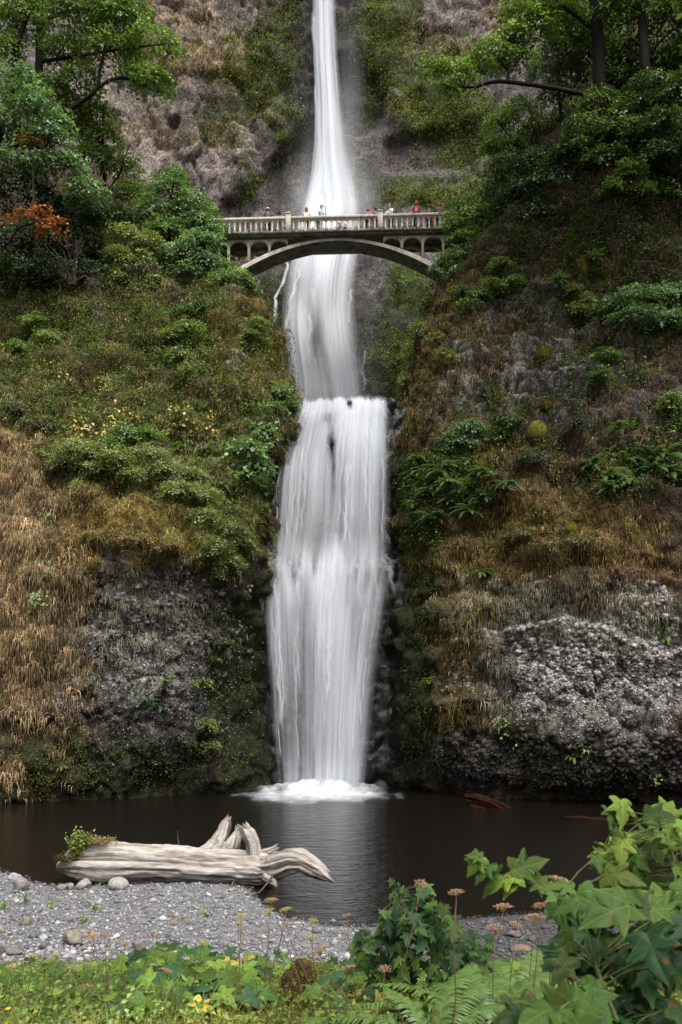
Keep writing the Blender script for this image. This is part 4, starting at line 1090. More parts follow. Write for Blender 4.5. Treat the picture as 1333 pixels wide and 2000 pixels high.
for sgn in (-1, 1):
    for cx in colx:
        for y0, y1 in ((0.27, 0.50), (1.55, 1.78)):
            zb = arch_top(cx) + 0.02 if cx < 6.5 else -4.2
            bpart('column', (sgn * cx - 0.085, y0, zb), (sgn * cx + 0.085, y1, -0.262), CON, 0.015)
    for xa, xb in zip((3.05,) + colx[:-1], colx):
        xs = np.linspace(xa + 0.09, xb - 0.09, 17)
        mid, hw = (xs[0] + xs[-1]) / 2, (xs[-1] - xs[0]) / 2
        for y0, y1 in ((0.285, 0.485), (1.565, 1.765)):
            bot = lambda x: max(-0.36 - 0.42 * (1 - math.sqrt(max(0, 1 - ((abs(x) - mid) / hw) ** 2))), arch_top(x) + 0.01) if abs(x) < 6.5 else -0.36 - 0.42 * (1 - math.sqrt(max(0, 1 - ((abs(x) - mid) / hw) ** 2)))
            extr('spandrel_arch', lambda x: -0.262, bot, sgn * xs if sgn > 0 else -xs[::-1], y0, y1, CON, bridge)
    bpart('abutment', (min(sgn * 8.9, sgn * 11.5), 0.1, -5.0), (max(sgn * 8.9, sgn * 11.5), 2.4, -0.262), COD, 0.05)
# balustrade: shared baluster mesh, its head flares into the little arches
hwz = [(0.10, 0.085), (0.16, 0.085), (0.18, 0.055), (0.62, 0.047)] + [(0.62 + 0.155 * math.sin(a), 0.047 + 0.125 * (1 - math.cos(a))) for a in np.linspace(0.25, math.pi / 2, 6)] + [(0.85, 0.172)]
mbal = MB()
side = [(w, z) for z, w in hwz]
prof = [(-w, z) for w, z in side][::-1] + []
poly = [(w, z) for w, z in side] + [(-w, z) for w, z in side[::-1]]
n_ = len(poly); nh = len(side)
v = np.array([[x, -0.075, z] for x, z in poly] + [[x, 0.075, z] for x, z in poly])
f4 = []
for k in range(nh - 1):
    f4.append([k, k + 1, n_ - 2 - k, n_ - 1 - k])
    f4.append([n_ + k, n_ + n_ - 1 - k, n_ + n_ - 2 - k, n_ + k + 1])
for k in range(n_):
    f4.append([k, n_ + k, n_ + (k + 1) % n_, (k + 1) % n_])
mbal.add(v, np.array(f4))
bal_mesh = mbal.mesh('baluster'); bal_mesh.materials.append(CON)
posts = (-9.07, -3.07, 2.93, 8.93)
for yc in (0.12, BW - 0.12):
    for pxx in posts:
        m = MB(); box(m, (pxx - 0.17, yc - 0.17, 0.0), (pxx + 0.17, yc + 0.17, 1.17), bev=0.02)
        po = m.build('post', CON, bridge)
        m = MB(); box(m, (pxx - 0.21, yc - 0.21, 1.172), (pxx + 0.21, yc + 0.21, 1.27), bev=0.035)
        m.build('cap', CON, po)
    for a, b in zip((-10.9,) + posts, posts + (10.9,)):
        a2, b2 = (a + 0.172 if a > -10 else a), (b - 0.172 if b < 10 else b)
        bpart('top_rail', (a2, yc - 0.15, 0.855), (b2, yc + 0.15, 1.03), CON, 0.025)
        bpart('bottom_rail', (a2, yc - 0.13, 0.0), (b2, yc + 0.13, 0.098), CON, 0.01)
        nb = max(1, int(round((b2 - a2) / 0.35)))
        for k in range(nb):
            o = link('baluster', bal_mesh, bridge)
            o.location = (a2 + (k + 0.5) * (b2 - a2) / nb, yc, 0)
m = MB()
r_ = np.random.default_rng(8)
n_ = 900
P = np.stack([r_.uniform(-8, 8, n_), np.full(n_, -0.14) - r_.uniform(0, .05, n_), r_.normal(0.0, 0.05, n_)], 1)
small_leaves(m, P, np.tile([0, -1.0, 0.2], (n_, 1)), 4, (0.03, 0.09), L_MOS + L_DRK, 9, spread=0.05, lift=0.03)
tag(m.build('moss_fringe', MATS['grass'], bridge), kind='stuff')
bridge_m = Matrix.Translation(bridge.location) @ Matrix.Rotation(BYAW, 4, 'Z')

# ------------------------------------------------------------------ people on the bridge
SKIN = (0.42, 0.25, 0.18)
def person(u, label, h=1.72, top=(0.3, 0.3, 0.3), legs=(0.03, 0.03, 0.04), hair=(0.05, 0.03, 0.02), face=-1, yoff=0.38, pose='lean', long_hair=False, cap=None, sleeves=True, skin=SKIN, shoes=(0.03, 0.03, 0.03), skirt=None, lean=0.12, lettering=False, turn=0.0):
    x = None
    for k in range(3):                                   # stand on the deck where the direction u meets it
        wy = BY + yoff + (0 if x is None else x * math.sin(BYAW))
        x = ((u - U0) * wy / FPX - bridge.location.x)
    base = bridge_m @ Vector((x, yoff, 0))
    s = h / 1.72 * 1.05
    caps = []                                            # a, b, ra, rb, colour
    shc = top if sleeves else skin
    hipz, shz = 0.90, 1.40
    dl = -lean                                           # leans forward, forward is -y in the body's own frame
    sh = np.array([0, dl, shz])
    for sx in (-1, 1):
        hip = np.array([sx * 0.095, 0, hipz]); kn = np.array([sx * 0.10, -0.03, 0.50]); an = np.array([sx * 0.105, 0.02, 0.09])
        caps += [(hip, kn, 0.088, 0.06, legs), (kn, an, 0.06, 0.042, legs if skirt is None else skin), (an + [0, 0.02, -0.05], an + [0, -0.15, -0.06], 0.045, 0.036, shoes)]
        so = sh + [sx * 0.185, 0, -0.02]
        if pose == 'lean':
            el = so + [sx * 0.09, -0.16, -0.24]; wr = el + [-sx * 0.10, -0.20, 0.02]
        elif pose == 'photo':
            el = so + [sx * 0.06, -0.20, -0.18]; wr = el + [-sx * 0.13, -0.10, 0.27]
        else:
            el = so + [sx * 0.06, 0.03, -0.29]; wr = el + [-sx * 0.01, -0.10, -0.23]
        caps += [(so, el, 0.058, 0.043, top), (el, wr, 0.042, 0.03, shc)]
        fd = unit(wr - el); sd = np.array([sx * 1.0, 0, 0]); dn = unit(np.cross(sd, fd)) * sx
        palm = wr + fd * 0.07
        caps.append((wr, palm, 0.028, 0.034, skin))
        for q, ln in zip((-0.03, -0.01, 0.01, 0.03), (0.07, 0.085, 0.08, 0.06)):
            k1 = palm + sd * q + fd * 0.02; k2 = k1 + fd * ln * 0.5 + dn * 0.006; k3 = k2 + fd * ln * 0.4 + dn * 0.03
            caps += [(k1, k2, 0.011, 0.010, skin), (k2, k3, 0.010, 0.009, skin)]
        t1 = wr + fd * 0.03 - sd * 0.03; caps.append((t1, t1 + fd * 0.05 - sd * 0.03, 0.013, 0.011, skin))
    mid = np.array([0, dl * 0.5, 1.12])
    for sx in (-1, 0, 1):
        caps += [(np.array([sx * 0.07, 0, hipz + 0.0]), mid + [sx * 0.06, 0, 0], 0.105, 0.10, top if sx else legs), (mid + [sx * 0.06, 0, 0], sh + [sx * 0.11, 0, -0.05], 0.10, 0.10, top)]
    if skirt is not None:
        caps.append((np.array([0, 0, 0.92]), np.array([0, 0, 0.55]), 0.15, 0.22, skirt))
    hd = sh + [0, -0.05, 0.25]
    caps += [(sh + [0, 0, 0.02], hd - [0, 0, 0.08], 0.058, 0.055, skin), (hd + [0, 0.012, 0.05], hd + [0, 0.0, -0.02], 0.092, 0.085, skin), (hd + [0, -0.03, -0.03], hd + [0, -0.045, -0.085], 0.066, 0.045, skin),
             (hd + [0, -0.085, 0.015], hd + [0, -0.115, -0.02], 0.012, 0.017, skin), (hd + [0.092, 0.01, 0.02], hd + [0.094, 0.012, -0.03], 0.016, 0.012, skin), (hd + [-0.092, 0.01, 0.02], hd + [-0.094, 0.012, -0.03], 0.016, 0.012, skin),
             (hd + [-0.02, -0.088, -0.06], hd + [0.02, -0.088, -0.06], 0.010, 0.010, (0.35, 0.12, 0.10))]
    m = MB()
    bv, bf = ball(1)
    for a, b, ra, rb, c in caps:
        a, b = np.asarray(a, float), np.asarray(b, float)
        tube(m, np.linspace(a, b, 3), np.linspace(ra, rb, 3), n=9)
        m.add(bv * ra + a, bf); m.add(bv * rb + b, bf)
    me = m.mesh('tmp')
    tmp = bpy.data.objects.new('tmp', me); COL.objects.link(tmp)
    rm = tmp.modifiers.new('r', 'REMESH'); rm.mode = 'VOXEL'; rm.voxel_size = 0.022
    sm = tmp.modifiers.new('s', 'SMOOTH'); sm.factor = 0.4; sm.iterations = 2
    dg = bpy.context.evaluated_depsgraph_get()
    body = bpy.data.meshes.new_from_object(tmp.evaluated_get(dg))
    bpy.data.objects.remove(tmp, do_unlink=True)
    co = np.zeros(len(body.vertices) * 3, np.float32); body.vertices.foreach_get('co', co); co = co.reshape(-1, 3).astype(float)
    best = np.full(len(co), 9.0); cc = np.zeros((len(co), 3))
    for a, b, ra, rb, c in caps:
        a, b = np.asarray(a, float), np.asarray(b, float)
        t = np.clip(((co - a) @ (b - a)) / max(((b - a) ** 2).sum(), 1e-9), 0, 1)
        d = np.linalg.norm(co - a - t[:, None] * (b - a), axis=1) - (ra + (rb - ra) * t)
        w = d < best; best[w] = d[w]; cc[w] = c
    for nm in [a_.name for a_ in body.attributes if a_.name == 'Col']: body.attributes.remove(body.attributes[nm])
    at_ = body.attributes.new('Col', 'FLOAT_COLOR', 'POINT')
    at_.data.foreach_set('color', np.hstack([cc, np.ones((len(cc), 1))]).astype(np.float32).ravel())
    body.polygons.foreach_set('use_smooth', np.ones(len(body.polygons), bool))
    body.materials.clear(); body.materials.append(MATS['plain'])
    root = thing('person', label, 'person', base, 'visitors standing on the footbridge', rz=(0 if face < 0 else math.pi) + BYAW + turn)
    root.scale = (s, s, s)
    link('body', body, root)
    bv2, bf2 = ball(2)
    hv = bv2.copy()
    keep = (hv[:, 1] > -0.35) | (hv[:, 2] > 0.45)
    hv2 = hv * np.array([0.104, 0.112, 0.112]) + hd + np.array([0, 0.014, 0.045])
    hv2 = hv2 * 1.0
    hv2[:, 2] = np.where(hv[:, 2] < -0.1, hd[2] - (0.22 if long_hair else 0.03) * np.clip(-hv[:, 2] * 1.4, 0, 1), hv2[:, 2])
    fk = np.array([t for t in bf2 if all(keep[i] for i in t)])
    m = MB(); m.add(hv2, fk, hair); m.build('hair', MATS['plain'], root, smooth=True)
    m = MB()
    for sx in (-1, 1): m.add(bv * 0.012 + hd + [sx * 0.032, -0.084, 0.018], bf, (0.03, 0.02, 0.02))
    m.build('eyes', MATS['plain'], root)
    if cap is not None:
        m = MB(); cv = bv2.copy(); cv[:, 2] = np.maximum(cv[:, 2], 0.0)
        m.add(cv * np.array([0.108, 0.118, 0.10]) + hd + [0, 0.01, 0.075], bf2, cap)
        th = np.linspace(math.pi, 2 * math.pi, 9)
        rim = np.stack([0.09 * np.cos(th), -0.02 + 0.19 * np.sin(th), 0 * th], 1)
        v_ = np.vstack([rim + hd + [0, 0, 0.085], rim + hd + [0, 0, 0.073]])
        m.add(v_, [np.array([list(range(9))]), np.array([list(range(17, 8, -1))]), np.array([[k, k + 9, k + 10, k + 1] for k in range(8)])], cap)
        m.build('cap', MATS['plain'], root, smooth=False)
    if lettering:
        m = MB()                                          # two rows of worn white print on the chest
        for row, z, glyphs in ((0, 1.27, ((-0.07, 'C'), (0.0, 'S'), (0.06, 'I'))), (1, 1.18, ((-0.075, 'S'), (-0.02, 'E'), (0.03, 'E'), (0.075, 'I')))):
            for gx, g in glyphs:
                bars = {'C': ((-.02, -.03, -.008, .03), (-.02, .018, .02, .03), (-.02, -.03, .02, -.018)), 'S': ((-.02, .018, .02, .03), (-.02, -.006, .02, .006), (-.02, -.03, .02, -.018), (-.02, 0, -.008, .03), (.008, -.03, .02, 0)), 'E': ((-.02, -.03, -.008, .03), (-.02, .018, .02, .03), (-.02, -.006, .014, .006), (-.02, -.03, .02, -.018)), 'I': ((-.007, -.03, .007, .03),)}[g]
                for x0, z0, x1, z1 in bars:
                    yy = dl * (z - 0.9) / 0.5 - 0.118
                    box(m, (gx + x0, yy - 0.012, z + z0 * 1.2), (gx + x1, yy + 0.02, z + z1 * 1.2), (0.8, 0.78, 0.76))
        m.build('shirt_print', MATS['plain'], root)
    return root
person(523, 'person in dark brown jacket and white cap, leftmost on the bridge', 1.76, (0.07, 0.045, 0.04), (0.012, 0.013, 0.025), cap=(0.8, 0.8, 0.8), face=1, turn=0.2)
person(544, 'person in a purple top and pale trousers beside the brown jacket', 1.55, (0.30, 0.06, 0.25), (0.45, 0.38, 0.36), hair=(0.015, 0.01, 0.01), long_hair=True, face=1, turn=-0.2)
person(562.5, 'person in a white shirt standing behind the left stone post', 1.62, (0.75, 0.72, 0.68), (0.03, 0.03, 0.03), hair=(0.30, 0.17, 0.11), sleeves=False, yoff=0.8)
person(598, 'person with brown hair in a cream shirt near the left of the fall', 1.74, (0.52, 0.52, 0.42), (0.10, 0.12, 0.11), hair=(0.20, 0.09, 0.04), face=1, long_hair=True)
person(625, 'person in a pale blue shirt raising a camera before the fall', 1.70, (0.52, 0.62, 0.80), (0.45, 0.45, 0.5), hair=(0.22, 0.12, 0.07), pose='photo', turn=0.7)
person(622, 'small child in a coral pink skirt behind the balusters', 1.02, (0.55, 0.33, 0.28), SKIN, hair=(0.12, 0.05, 0.03), skirt=(0.75, 0.12, 0.14), pose='stand', lean=0.0, yoff=0.45, turn=0.4)
person(664, 'small child in a white top behind the balusters before the fall', 1.0, (0.82, 0.83, 0.85), (0.20, 0.28, 0.45), hair=(0.40, 0.25, 0.12), pose='stand', lean=0.05, yoff=0.5)
person(676, 'small child in white with a blue skirt, next to the other white-clad child', 0.98, (0.80, 0.80, 0.84), (0.22, 0.30, 0.5), hair=(0.14, 0.08, 0.05), pose='stand', lean=0.0, yoff=0.55, skirt=(0.2, 0.28, 0.45))
person(719, 'person in a bright red top left of the right stone post', 1.56, (0.62, 0.05, 0.05), (0.015, 0.015, 0.02), hair=(0.35, 0.05, 0.04), face=1)
person(734, 'person in dark grey clothes close behind the right stone post', 1.60, (0.07, 0.06, 0.07), (0.16, 0.18, 0.24), hair=(0.02, 0.015, 0.015), face=1, pose='stand')
person(764, 'person in a white shirt with black hair and black trousers', 1.68, (0.78, 0.80, 0.86), (0.015, 0.015, 0.02), hair=(0.012, 0.01, 0.01), turn=-0.6)
person(813, 'person in a red shirt with white lettering leaning on the rail', 1.80, (0.55, 0.03, 0.035), (0.012, 0.012, 0.02), hair=(0.012, 0.01, 0.01), sleeves=False, lettering=True, skin=(0.28, 0.15, 0.10))
person(838, 'person in dark grey right of the red shirt', 1.68, (0.08, 0.075, 0.085), (0.05, 0.05, 0.07), hair=(0.05, 0.04, 0.04), pose='stand', face=1)
person(857, 'person with light brown hair in a tan top, second from right', 1.70, (0.26, 0.17, 0.14), (0.12, 0.09, 0.08), hair=(0.32, 0.18, 0.11), long_hair=True, pose='photo')
person(887, 'person in a teal jacket holding a camera at the right end', 1.70, (0.03, 0.38, 0.38), (0.05, 0.05, 0.06), hair=(0.08, 0.05, 0.04), pose='photo')
person(846, 'small child in orange behind the balusters below the tan top', 0.98, (0.75, 0.20, 0.05), (0.6, 0.2, 0.1), hair=(0.25, 0.12, 0.05), pose='stand', lean=0.0, yoff=0.45)
person(795, 'small child in white and orange behind the balusters left of the red shirt', 0.86, (0.70, 0.55, 0.45), (0.5, 0.2, 0.08), hair=(0.2, 0.1, 0.05), pose='stand', lean=0.0, yoff=0.45)
# ------------------------------------------------------------------ trees, shrubs, ferns
def clump_leaves(mb, C, R, n_spray, per, size, cols, seed, flat=0.3, fill=0.45, droop=0.25, sprad=None):
    r = np.random.default_rng(seed)
    d = unit(r.normal(size=(n_spray, 3)))
    d[:, 2] = np.where(d[:, 2] < -0.35, -d[:, 2] * 0.6, d[:, 2])
    rad = r.uniform(fill, 1.0, (n_spray, 1)) ** 0.7
    lump = 0.75 + 0.5 * fbm(d * 2.2 + seed, 2, seed)[:, None]
    c = C + d * R * rad * lump
    sn = unit(UPV * 0.85 + d * 0.55 + r.normal(size=(n_spray, 3)) * 0.25)
    sr = (sprad or 2.6 * size) * r.uniform(0.6, 1.3, n_spray)
    k = n_spray * per
    cc, nn, dd = np.repeat(c, per, 0), np.repeat(sn, per, 0), np.repeat(d, per, 0)
    a = unit(np.cross(nn, np.array([0.3, 0.9, 0.1])))
    b = np.cross(nn, a)
    th = r.uniform(0, 2 * np.pi, (k, 1)); q = np.sqrt(r.uniform(0, 1, (k, 1)))
    off = (np.cos(th) * a + np.sin(th) * b) * q * np.repeat(sr, per)[:, None]
    P = cc + off + nn * (r.normal(size=(k, 1)) * flat * size) - UPV * (q ** 2) * np.repeat(sr, per)[:, None] * droop
    tc = mixcol(r, n_spray, cols, 0.35)
    Cc = np.repeat(tc, per, 0) * (1 + r.uniform(-0.28, 0.3, (k, 1)))
    nrm = unit(nn + r.normal(size=(k, 3)) * 0.38)
    D = off + dd * 0.3 + r.normal(size=(k, 3)) * 0.25 - UPV * 0.15
    leaf_quads(mb, P, nrm, D, size * r.uniform(0.6, 1.25, k), Cc, aspect=0.8, fold=0.1)
    return c

def woody(name, label, cat, base, trunks, clumps, cols, size, dens_=1.0, per=14, seed=0, group=None, bark=(0.020, 0.016, 0.012), mat='leaf', twig=True, fill=0.45, parts=('trunk', 'crown')):
    """trunks: list of paths of (u, v, Y, radius px); clumps: (u, v, Y, ru, rv)"""
    b = at(*base)
    root = thing(name, label, cat, b, group)
    paths = []
    for i, tr in enumerate(trunks):
        tr = np.array(tr, float)
        P = np.array([at(*q[:3]) for q in tr]); R = tr[:, 3] * tr[:, 2] / FPX
        t0 = np.linspace(0, 1, len(P)); t = np.linspace(0, 1, 6 * len(P))
        Pp = np.stack([np.interp(t, t0, P[:, k]) for k in range(3)], 1)
        ker = np.ones(5) / 5
        Pp = np.stack([np.convolve(np.pad(Pp[:, k], 2, 'edge'), ker, 'valid') for k in range(3)], 1)
        Rr = np.interp(t, t0, R)
        Pp = Pp + (fbm(Pp / 1.2, 2, seed + i)[:, None] - 0.5) * 0.25
        m = MB(); tube(m, Pp, Rr, bark, n=8, rough=0.12, seed=seed)
        m.build(parts[0] if i == 0 else 'limb', MATS['bark'], root, smooth=True, world=True)
        paths.append(Pp)
    allp = np.concatenate(paths) if paths else b[None]
    mcrown, mtw = MB(), MB()
    for i, cl in enumerate(clumps):
        u, v, Y, ru, rv = cl[:5]
        ru, rv = ru * 1.12, rv * 1.15
        C = at(u, v, Y); R = np.array([ru * Y / FPX, max(ru, rv) * 0.8 * Y / FPX, rv * Y / FPX])
        area = R[0] * R[2] * 3.1
        ns = int(max(5, area * 1.45 / (size * size * 2.4) * dens_ * 1.15))
        pts = clump_leaves(mcrown, C, R, ns, per, size, cols, seed * 131 + i, fill=fill)
        if twig:
            j = np.argmin(np.linalg.norm(allp - C, axis=1) + 0.5 * np.maximum(0, allp[:, 2] - C[2]))
            st = allp[j]
            L = np.linalg.norm(C - st)
            rb = min(0.012 + 0.010 * L, 0.07)
            mid = (st + C) / 2 + np.array([0, 0, 0.12 * L])
            tube(mtw, np.stack([st, mid, C]), [rb, rb * 0.8, rb * 0.5], bark, n=5, cap=False)
            for p in pts[:: max(1, len(pts) // 9)]:
                tube(mtw, np.stack([C * 0.75 + mid * 0.25, (C + p) / 2 + [0, 0, 0.05], p]), [rb * 0.5, rb * 0.35, 0.005], bark, n=4, cap=False)
    if twig and mtw.n: tag(mtw.build('branches', MATS['bark'], root, smooth=True, world=True), kind='stuff')
    mcrown.build(parts[1], MATS[mat], root, world=True)
    return root

C_MAP = [(0.157, 0.2467, 0.0523), (0.1121, 0.1869, 0.0419), (0.2018, 0.2915, 0.0747), (0.0897, 0.1495, 0.0374)]
C_BLU = [(0.1397, 0.2329, 0.1087), (0.101, 0.1786, 0.0776), (0.1941, 0.295, 0.1475), (0.1165, 0.2018, 0.0931)]
C_DRK = [(0.0396, 0.066, 0.0264), (0.0578, 0.0908, 0.0363), (0.0297, 0.0495, 0.0215)]
C_LIM = [(0.1667, 0.2357, 0.046), (0.1265, 0.1955, 0.0368), (0.2127, 0.2702, 0.069)]
C_ORG = [(0.3478, 0.0994, 0.029), (0.2815, 0.0828, 0.0248), (0.2318, 0.0911, 0.0414)]
C_SIL = [(0.208, 0.247, 0.195), (0.156, 0.2015, 0.143), (0.26, 0.299, 0.234)]
C_OLV = [(0.207, 0.2242, 0.0862), (0.1639, 0.1984, 0.069), (0.2587, 0.2587, 0.1207)]
TL, TR = 'trees on the left rim', 'trees on the right rim'
woody('maple_tree', 'tall maple with straight trunk and spreading boughs in the top left corner', 'tree', (82, 430, 54),
  [[(84, 430, 54, 9), (82, 250, 54, 8), (78, 120, 54, 7.5), (78, 0, 54, 6.5), (80, -140, 54, 5)],
   [(80, 300, 54, 6), (20, 120, 53, 6), (45, 50, 53, 5.5), (72, -20, 53, 5), (80, -130, 53, 3)],
   [(82, 240, 54, 5), (135, 215, 53, 5), (165, 195, 52.5, 4.5), (185, 180, 52, 4), (200, 120, 52, 3), (205, 60, 52, 2)],
   [(165, 195, 52.5, 3.5), (205, 160, 52, 3.2), (240, 150, 52, 2.8), (300, 175, 52, 1.6)],
   [(80, 120, 54, 3.5), (150, 110, 53, 3), (240, 95, 52, 2.4), (330, 85, 51.5, 1.2)],
   [(80, 40, 54, 4), (140, 20, 53, 3.2), (230, 10, 52, 2.2), (300, 50, 52, 1.4)]],
  [(150, 30, 52, 62, 42), (225, 45, 52, 62, 36), (290, 85, 51.6, 52, 24), (215, 100, 52, 60, 26), (330, 92, 51.4, 26, 14), (300, 165, 51.8, 40, 30), (262, 150, 52, 30, 24), (250, 20, 52, 50, 26), (120, 100, 53, 46, 30), (40, 40, 53, 50, 46), (150, 165, 53.5, 50, 28), (100, 190, 54, 42, 36), (180, -50, 52, 90, 50), (60, -60, 53, 80, 60), (20, 110, 53, 30, 36)],
  C_MAP, 0.20, 0.72, seed=1, group=TL)
woody('maple_tree', 'leaning maple with pale bluish leaves at the left edge above the orange branch', 'tree', (-30, 430, 50),
  [[(-30, 430, 50, 8), (-10, 300, 50, 7), (10, 220, 49.5, 5), (30, 170, 49, 3)], [(-10, 300, 50, 4), (50, 280, 49.5, 3.2), (110, 300, 49, 2)]],
  [(20, 170, 49, 62, 34), (70, 215, 49, 52, 30), (20, 250, 49, 60, 28), (95, 275, 49, 46, 28), (40, 320, 49.3, 60, 26), (130, 330, 49.5, 44, 30), (110, 235, 49, 24, 18), (165, 375, 49.6, 34, 26)],
  C_BLU, 0.22, 0.85, seed=2, group=TL)
woody('dead_branch', 'dead branch with rusty orange leaves at the left edge', 'branch', (20, 470, 48.5), [[(10, 480, 48.5, 3), (40, 440, 48.3, 2.5), (110, 430, 48.2, 1.2)]],
  [(45, 425, 48.2, 26, 13), (85, 415, 48.2, 20, 14), (95, 445, 48.2, 22, 15), (112, 440, 48.2, 8, 14), (62, 282, 48.6, 20, 10)], C_ORG, 0.20, 0.5, seed=3)
woody('alder_tree', 'young alder with light green leaves between the maple and the bare rock', 'tree', (200, 470, 56),
  [[(200, 470, 56, 4), (205, 380, 56, 3.5), (200, 290, 55.5, 2.8), (205, 210, 55, 1.5)], [(205, 380, 56, 2), (240, 330, 55.5, 1.6), (255, 280, 55, 1)]],
  [(185, 225, 55, 34, 26), (205, 270, 55, 34, 30), (180, 310, 55, 40, 34), (235, 330, 55.4, 36, 32), (165, 260, 55.3, 30, 30), (250, 380, 55.4, 34, 30), (150, 215, 55.5, 30, 22)],
  C_MAP + C_LIM, 0.15, 0.8, seed=4, group=TL)
woody('shrub', 'dark undergrowth shrub beneath the orange branch at the left edge', 'shrub', (60, 570, 52), [[(60, 570, 52, 4), (60, 470, 52, 3), (70, 400, 51.5, 2)]],
  [(40, 380, 50.5, 70, 36), (150, 420, 51.5, 60, 40), (40, 480, 51, 80, 40), (140, 490, 52, 60, 44), (60, 540, 51, 90, 32), (180, 545, 52, 60, 30), (210, 430, 53, 50, 40)], C_DRK, 0.19, 0.8, seed=5)
LB = 'shrubs at the bridge ends'
woody('shrub', 'tall shrub with a pointed top left of the bridge against bare rock', 'shrub', (330, 520, 54.5), [[(330, 520, 54.5, 4), (330, 430, 54, 3), (340, 350, 53.5, 1.6)]],
  [(330, 375, 53.5, 44, 30), (345, 345, 53.5, 20, 20), (375, 410, 53.4, 44, 32), (300, 420, 53.6, 44, 34), (400, 440, 53, 32, 34), (330, 455, 53.2, 48, 26)], C_BLU + C_MAP, 0.16, 0.9, seed=6, group=LB)
woody('shrub', 'broad bluish-leaved shrub below the left end of the bridge rail', 'shrub', (370, 570, 53), [[(370, 570, 53, 4), (375, 510, 52.6, 3), (390, 470, 52.4, 2)]],
  [(390, 480, 52.2, 40, 28), (350, 500, 52.2, 40, 26), (400, 515, 52, 30, 26), (360, 540, 52, 44, 22), (415, 460, 52.6, 22, 20)], C_BLU, 0.18, 0.9, seed=7, group=LB)
woody('shrub', 'olive shrub hanging below the bluish shrub, left of the bridge', 'shrub', (250, 580, 52.6), [[(260, 580, 52.6, 3), (255, 520, 52.2, 2), (245, 470, 52, 1)]],
  [(245, 465, 52, 36, 24), (230, 505, 51.8, 30, 24), (275, 520, 51.8, 36, 30), (300, 560, 51.6, 30, 18), (240, 550, 51.6, 26, 20), (290, 480, 52, 30, 22)], C_OLV + C_MAP[:1], 0.15, 0.75, seed=8, group=LB)
woody('shrub', 'rounded shrub under the left springing of the bridge arch', 'shrub', (455, 590, 52.2), [[(455, 590, 52.2, 3), (455, 555, 51.8, 2)]],
  [(460, 545, 51.4, 36, 22), (430, 555, 51.4, 26, 20), (482, 560, 51.3, 20, 16), (440, 525, 51.8, 24, 14), (420, 580, 51.4, 24, 18)], C_BLU + C_LIM, 0.14, 0.9, seed=9, group=LB)
woody('shrub', 'small light shrub growing behind the left bridge columns', 'shrub', (450, 520, 56), [[(450, 525, 56, 2), (455, 500, 56, 1)]], [(460, 497, 55.8, 24, 12), (430, 503, 55.8, 20, 12)], C_LIM, 0.14, 0.7, seed=10, group=LB)
# bare twiggy shrub
tw = thing('bare_shrub', 'leafless twiggy grey shrub on the shaded left slope', 'shrub', at(140, 560, 50.5))
m = MB(); r_ = np.random.default_rng(4)
for k in range(26):
    a0 = at(140 + r_.uniform(-8, 8), 555, 50.5); e = at(140 + r_.uniform(-75, 60), 480 + r_.uniform(-20, 70), 50.2)
    md = (a0 + e) / 2 + [r_.normal() * 0.2, 0, 0.3 + r_.uniform(0, .2)]
    tube(m, np.stack([a0, md, e]), [0.03, 0.02, 0.008], (0.14, 0.115, 0.105), n=4, cap=False)
    for q in range(3):
        e2 = e + r_.normal(size=3) * 0.35; tube(m, np.stack([md * 0.4 + e * 0.6, e2]), [0.012, 0.005], (0.14, 0.115, 0.105), n=4, cap=False)
m.build('twigs', MATS['bark'], tw, world=True)
# right rim
woody('maple_tree', 'maple with dark trunk and a long mossy bough reaching left toward the bridge', 'tree', (1175, 330, 52),
  [[(1180, 340, 52, 16), (1172, 150, 51.5, 13), (1166, 60, 51, 12), (1165, -20, 51, 11), (1168, -150, 51, 9)],
   [(1170, 190, 51.6, 5), (1110, 178, 51, 4.5), (1060, 168, 50.6, 4), (990, 158, 50.2, 3.6), (960, 160, 50, 3.2), (932, 170, 50, 2.6), (900, 172, 49.8, 1.4)],
   [(992, 158, 50.2, 2.6), (995, 140, 50.2, 2.4), (985, 128, 50.2, 1.8), (970, 110, 50.2, 1.2)],
   [(1166, 60, 51, 5), (1110, 20, 51, 4), (1060, -20, 51, 3)]],
  [(848, 135, 49.8, 30, 16), (890, 140, 49.8, 34, 14), (925, 128, 50, 34, 18), (960, 110, 50, 40, 26), (1000, 80, 50.2, 40, 26), (1040, 55, 50.4, 46, 32), (1085, 20, 50.6, 60, 36), (905, 168, 49.8, 34, 9), (870, 172, 49.8, 22, 8), (1010, 115, 50.4, 30, 16), (1110, -40, 51, 90, 40), (1020, 20, 50.4, 40, 26)],
  C_LIM + C_MAP, 0.19, 0.9, seed=21, group=TR)
woody('maple_tree', 'dark-trunked tree with thin dead twigs in the top right corner', 'tree', (1265, 300, 50),
  [[(1268, 310, 50, 12), (1262, 130, 50, 10), (1255, 60, 50, 9), (1252, -30, 50, 8), (1255, -140, 50, 7)], [(1262, 110, 50, 3), (1300, 70, 49.6, 2.2), (1340, 40, 49.4, 1)], [(1262, 100, 50, 2.5), (1230, 70, 49.6, 1.8), (1205, 100, 49.5, 1)]],
  [(1220, 20, 50.4, 50, 40), (1310, 30, 49.8, 50, 44), (1230, 110, 51.5, 44, 40), (1315, 130, 50.5, 46, 40), (1270, -50, 50, 110, 50), (1210, 170, 52, 40, 36), (1320, 210, 51, 50, 40), (1150, 110, 53.5, 40, 60), (1110, 60, 53, 40, 40), (1380, 100, 49, 60, 120), (1390, 0, 48, 60, 60), (1180, 60, 54, 40, 50), (1290, 180, 53, 60, 50), (1200, 230, 54, 50, 40)],
  C_MAP + C_DRK[:2], 0.21, 0.85, seed=22, group=TR)
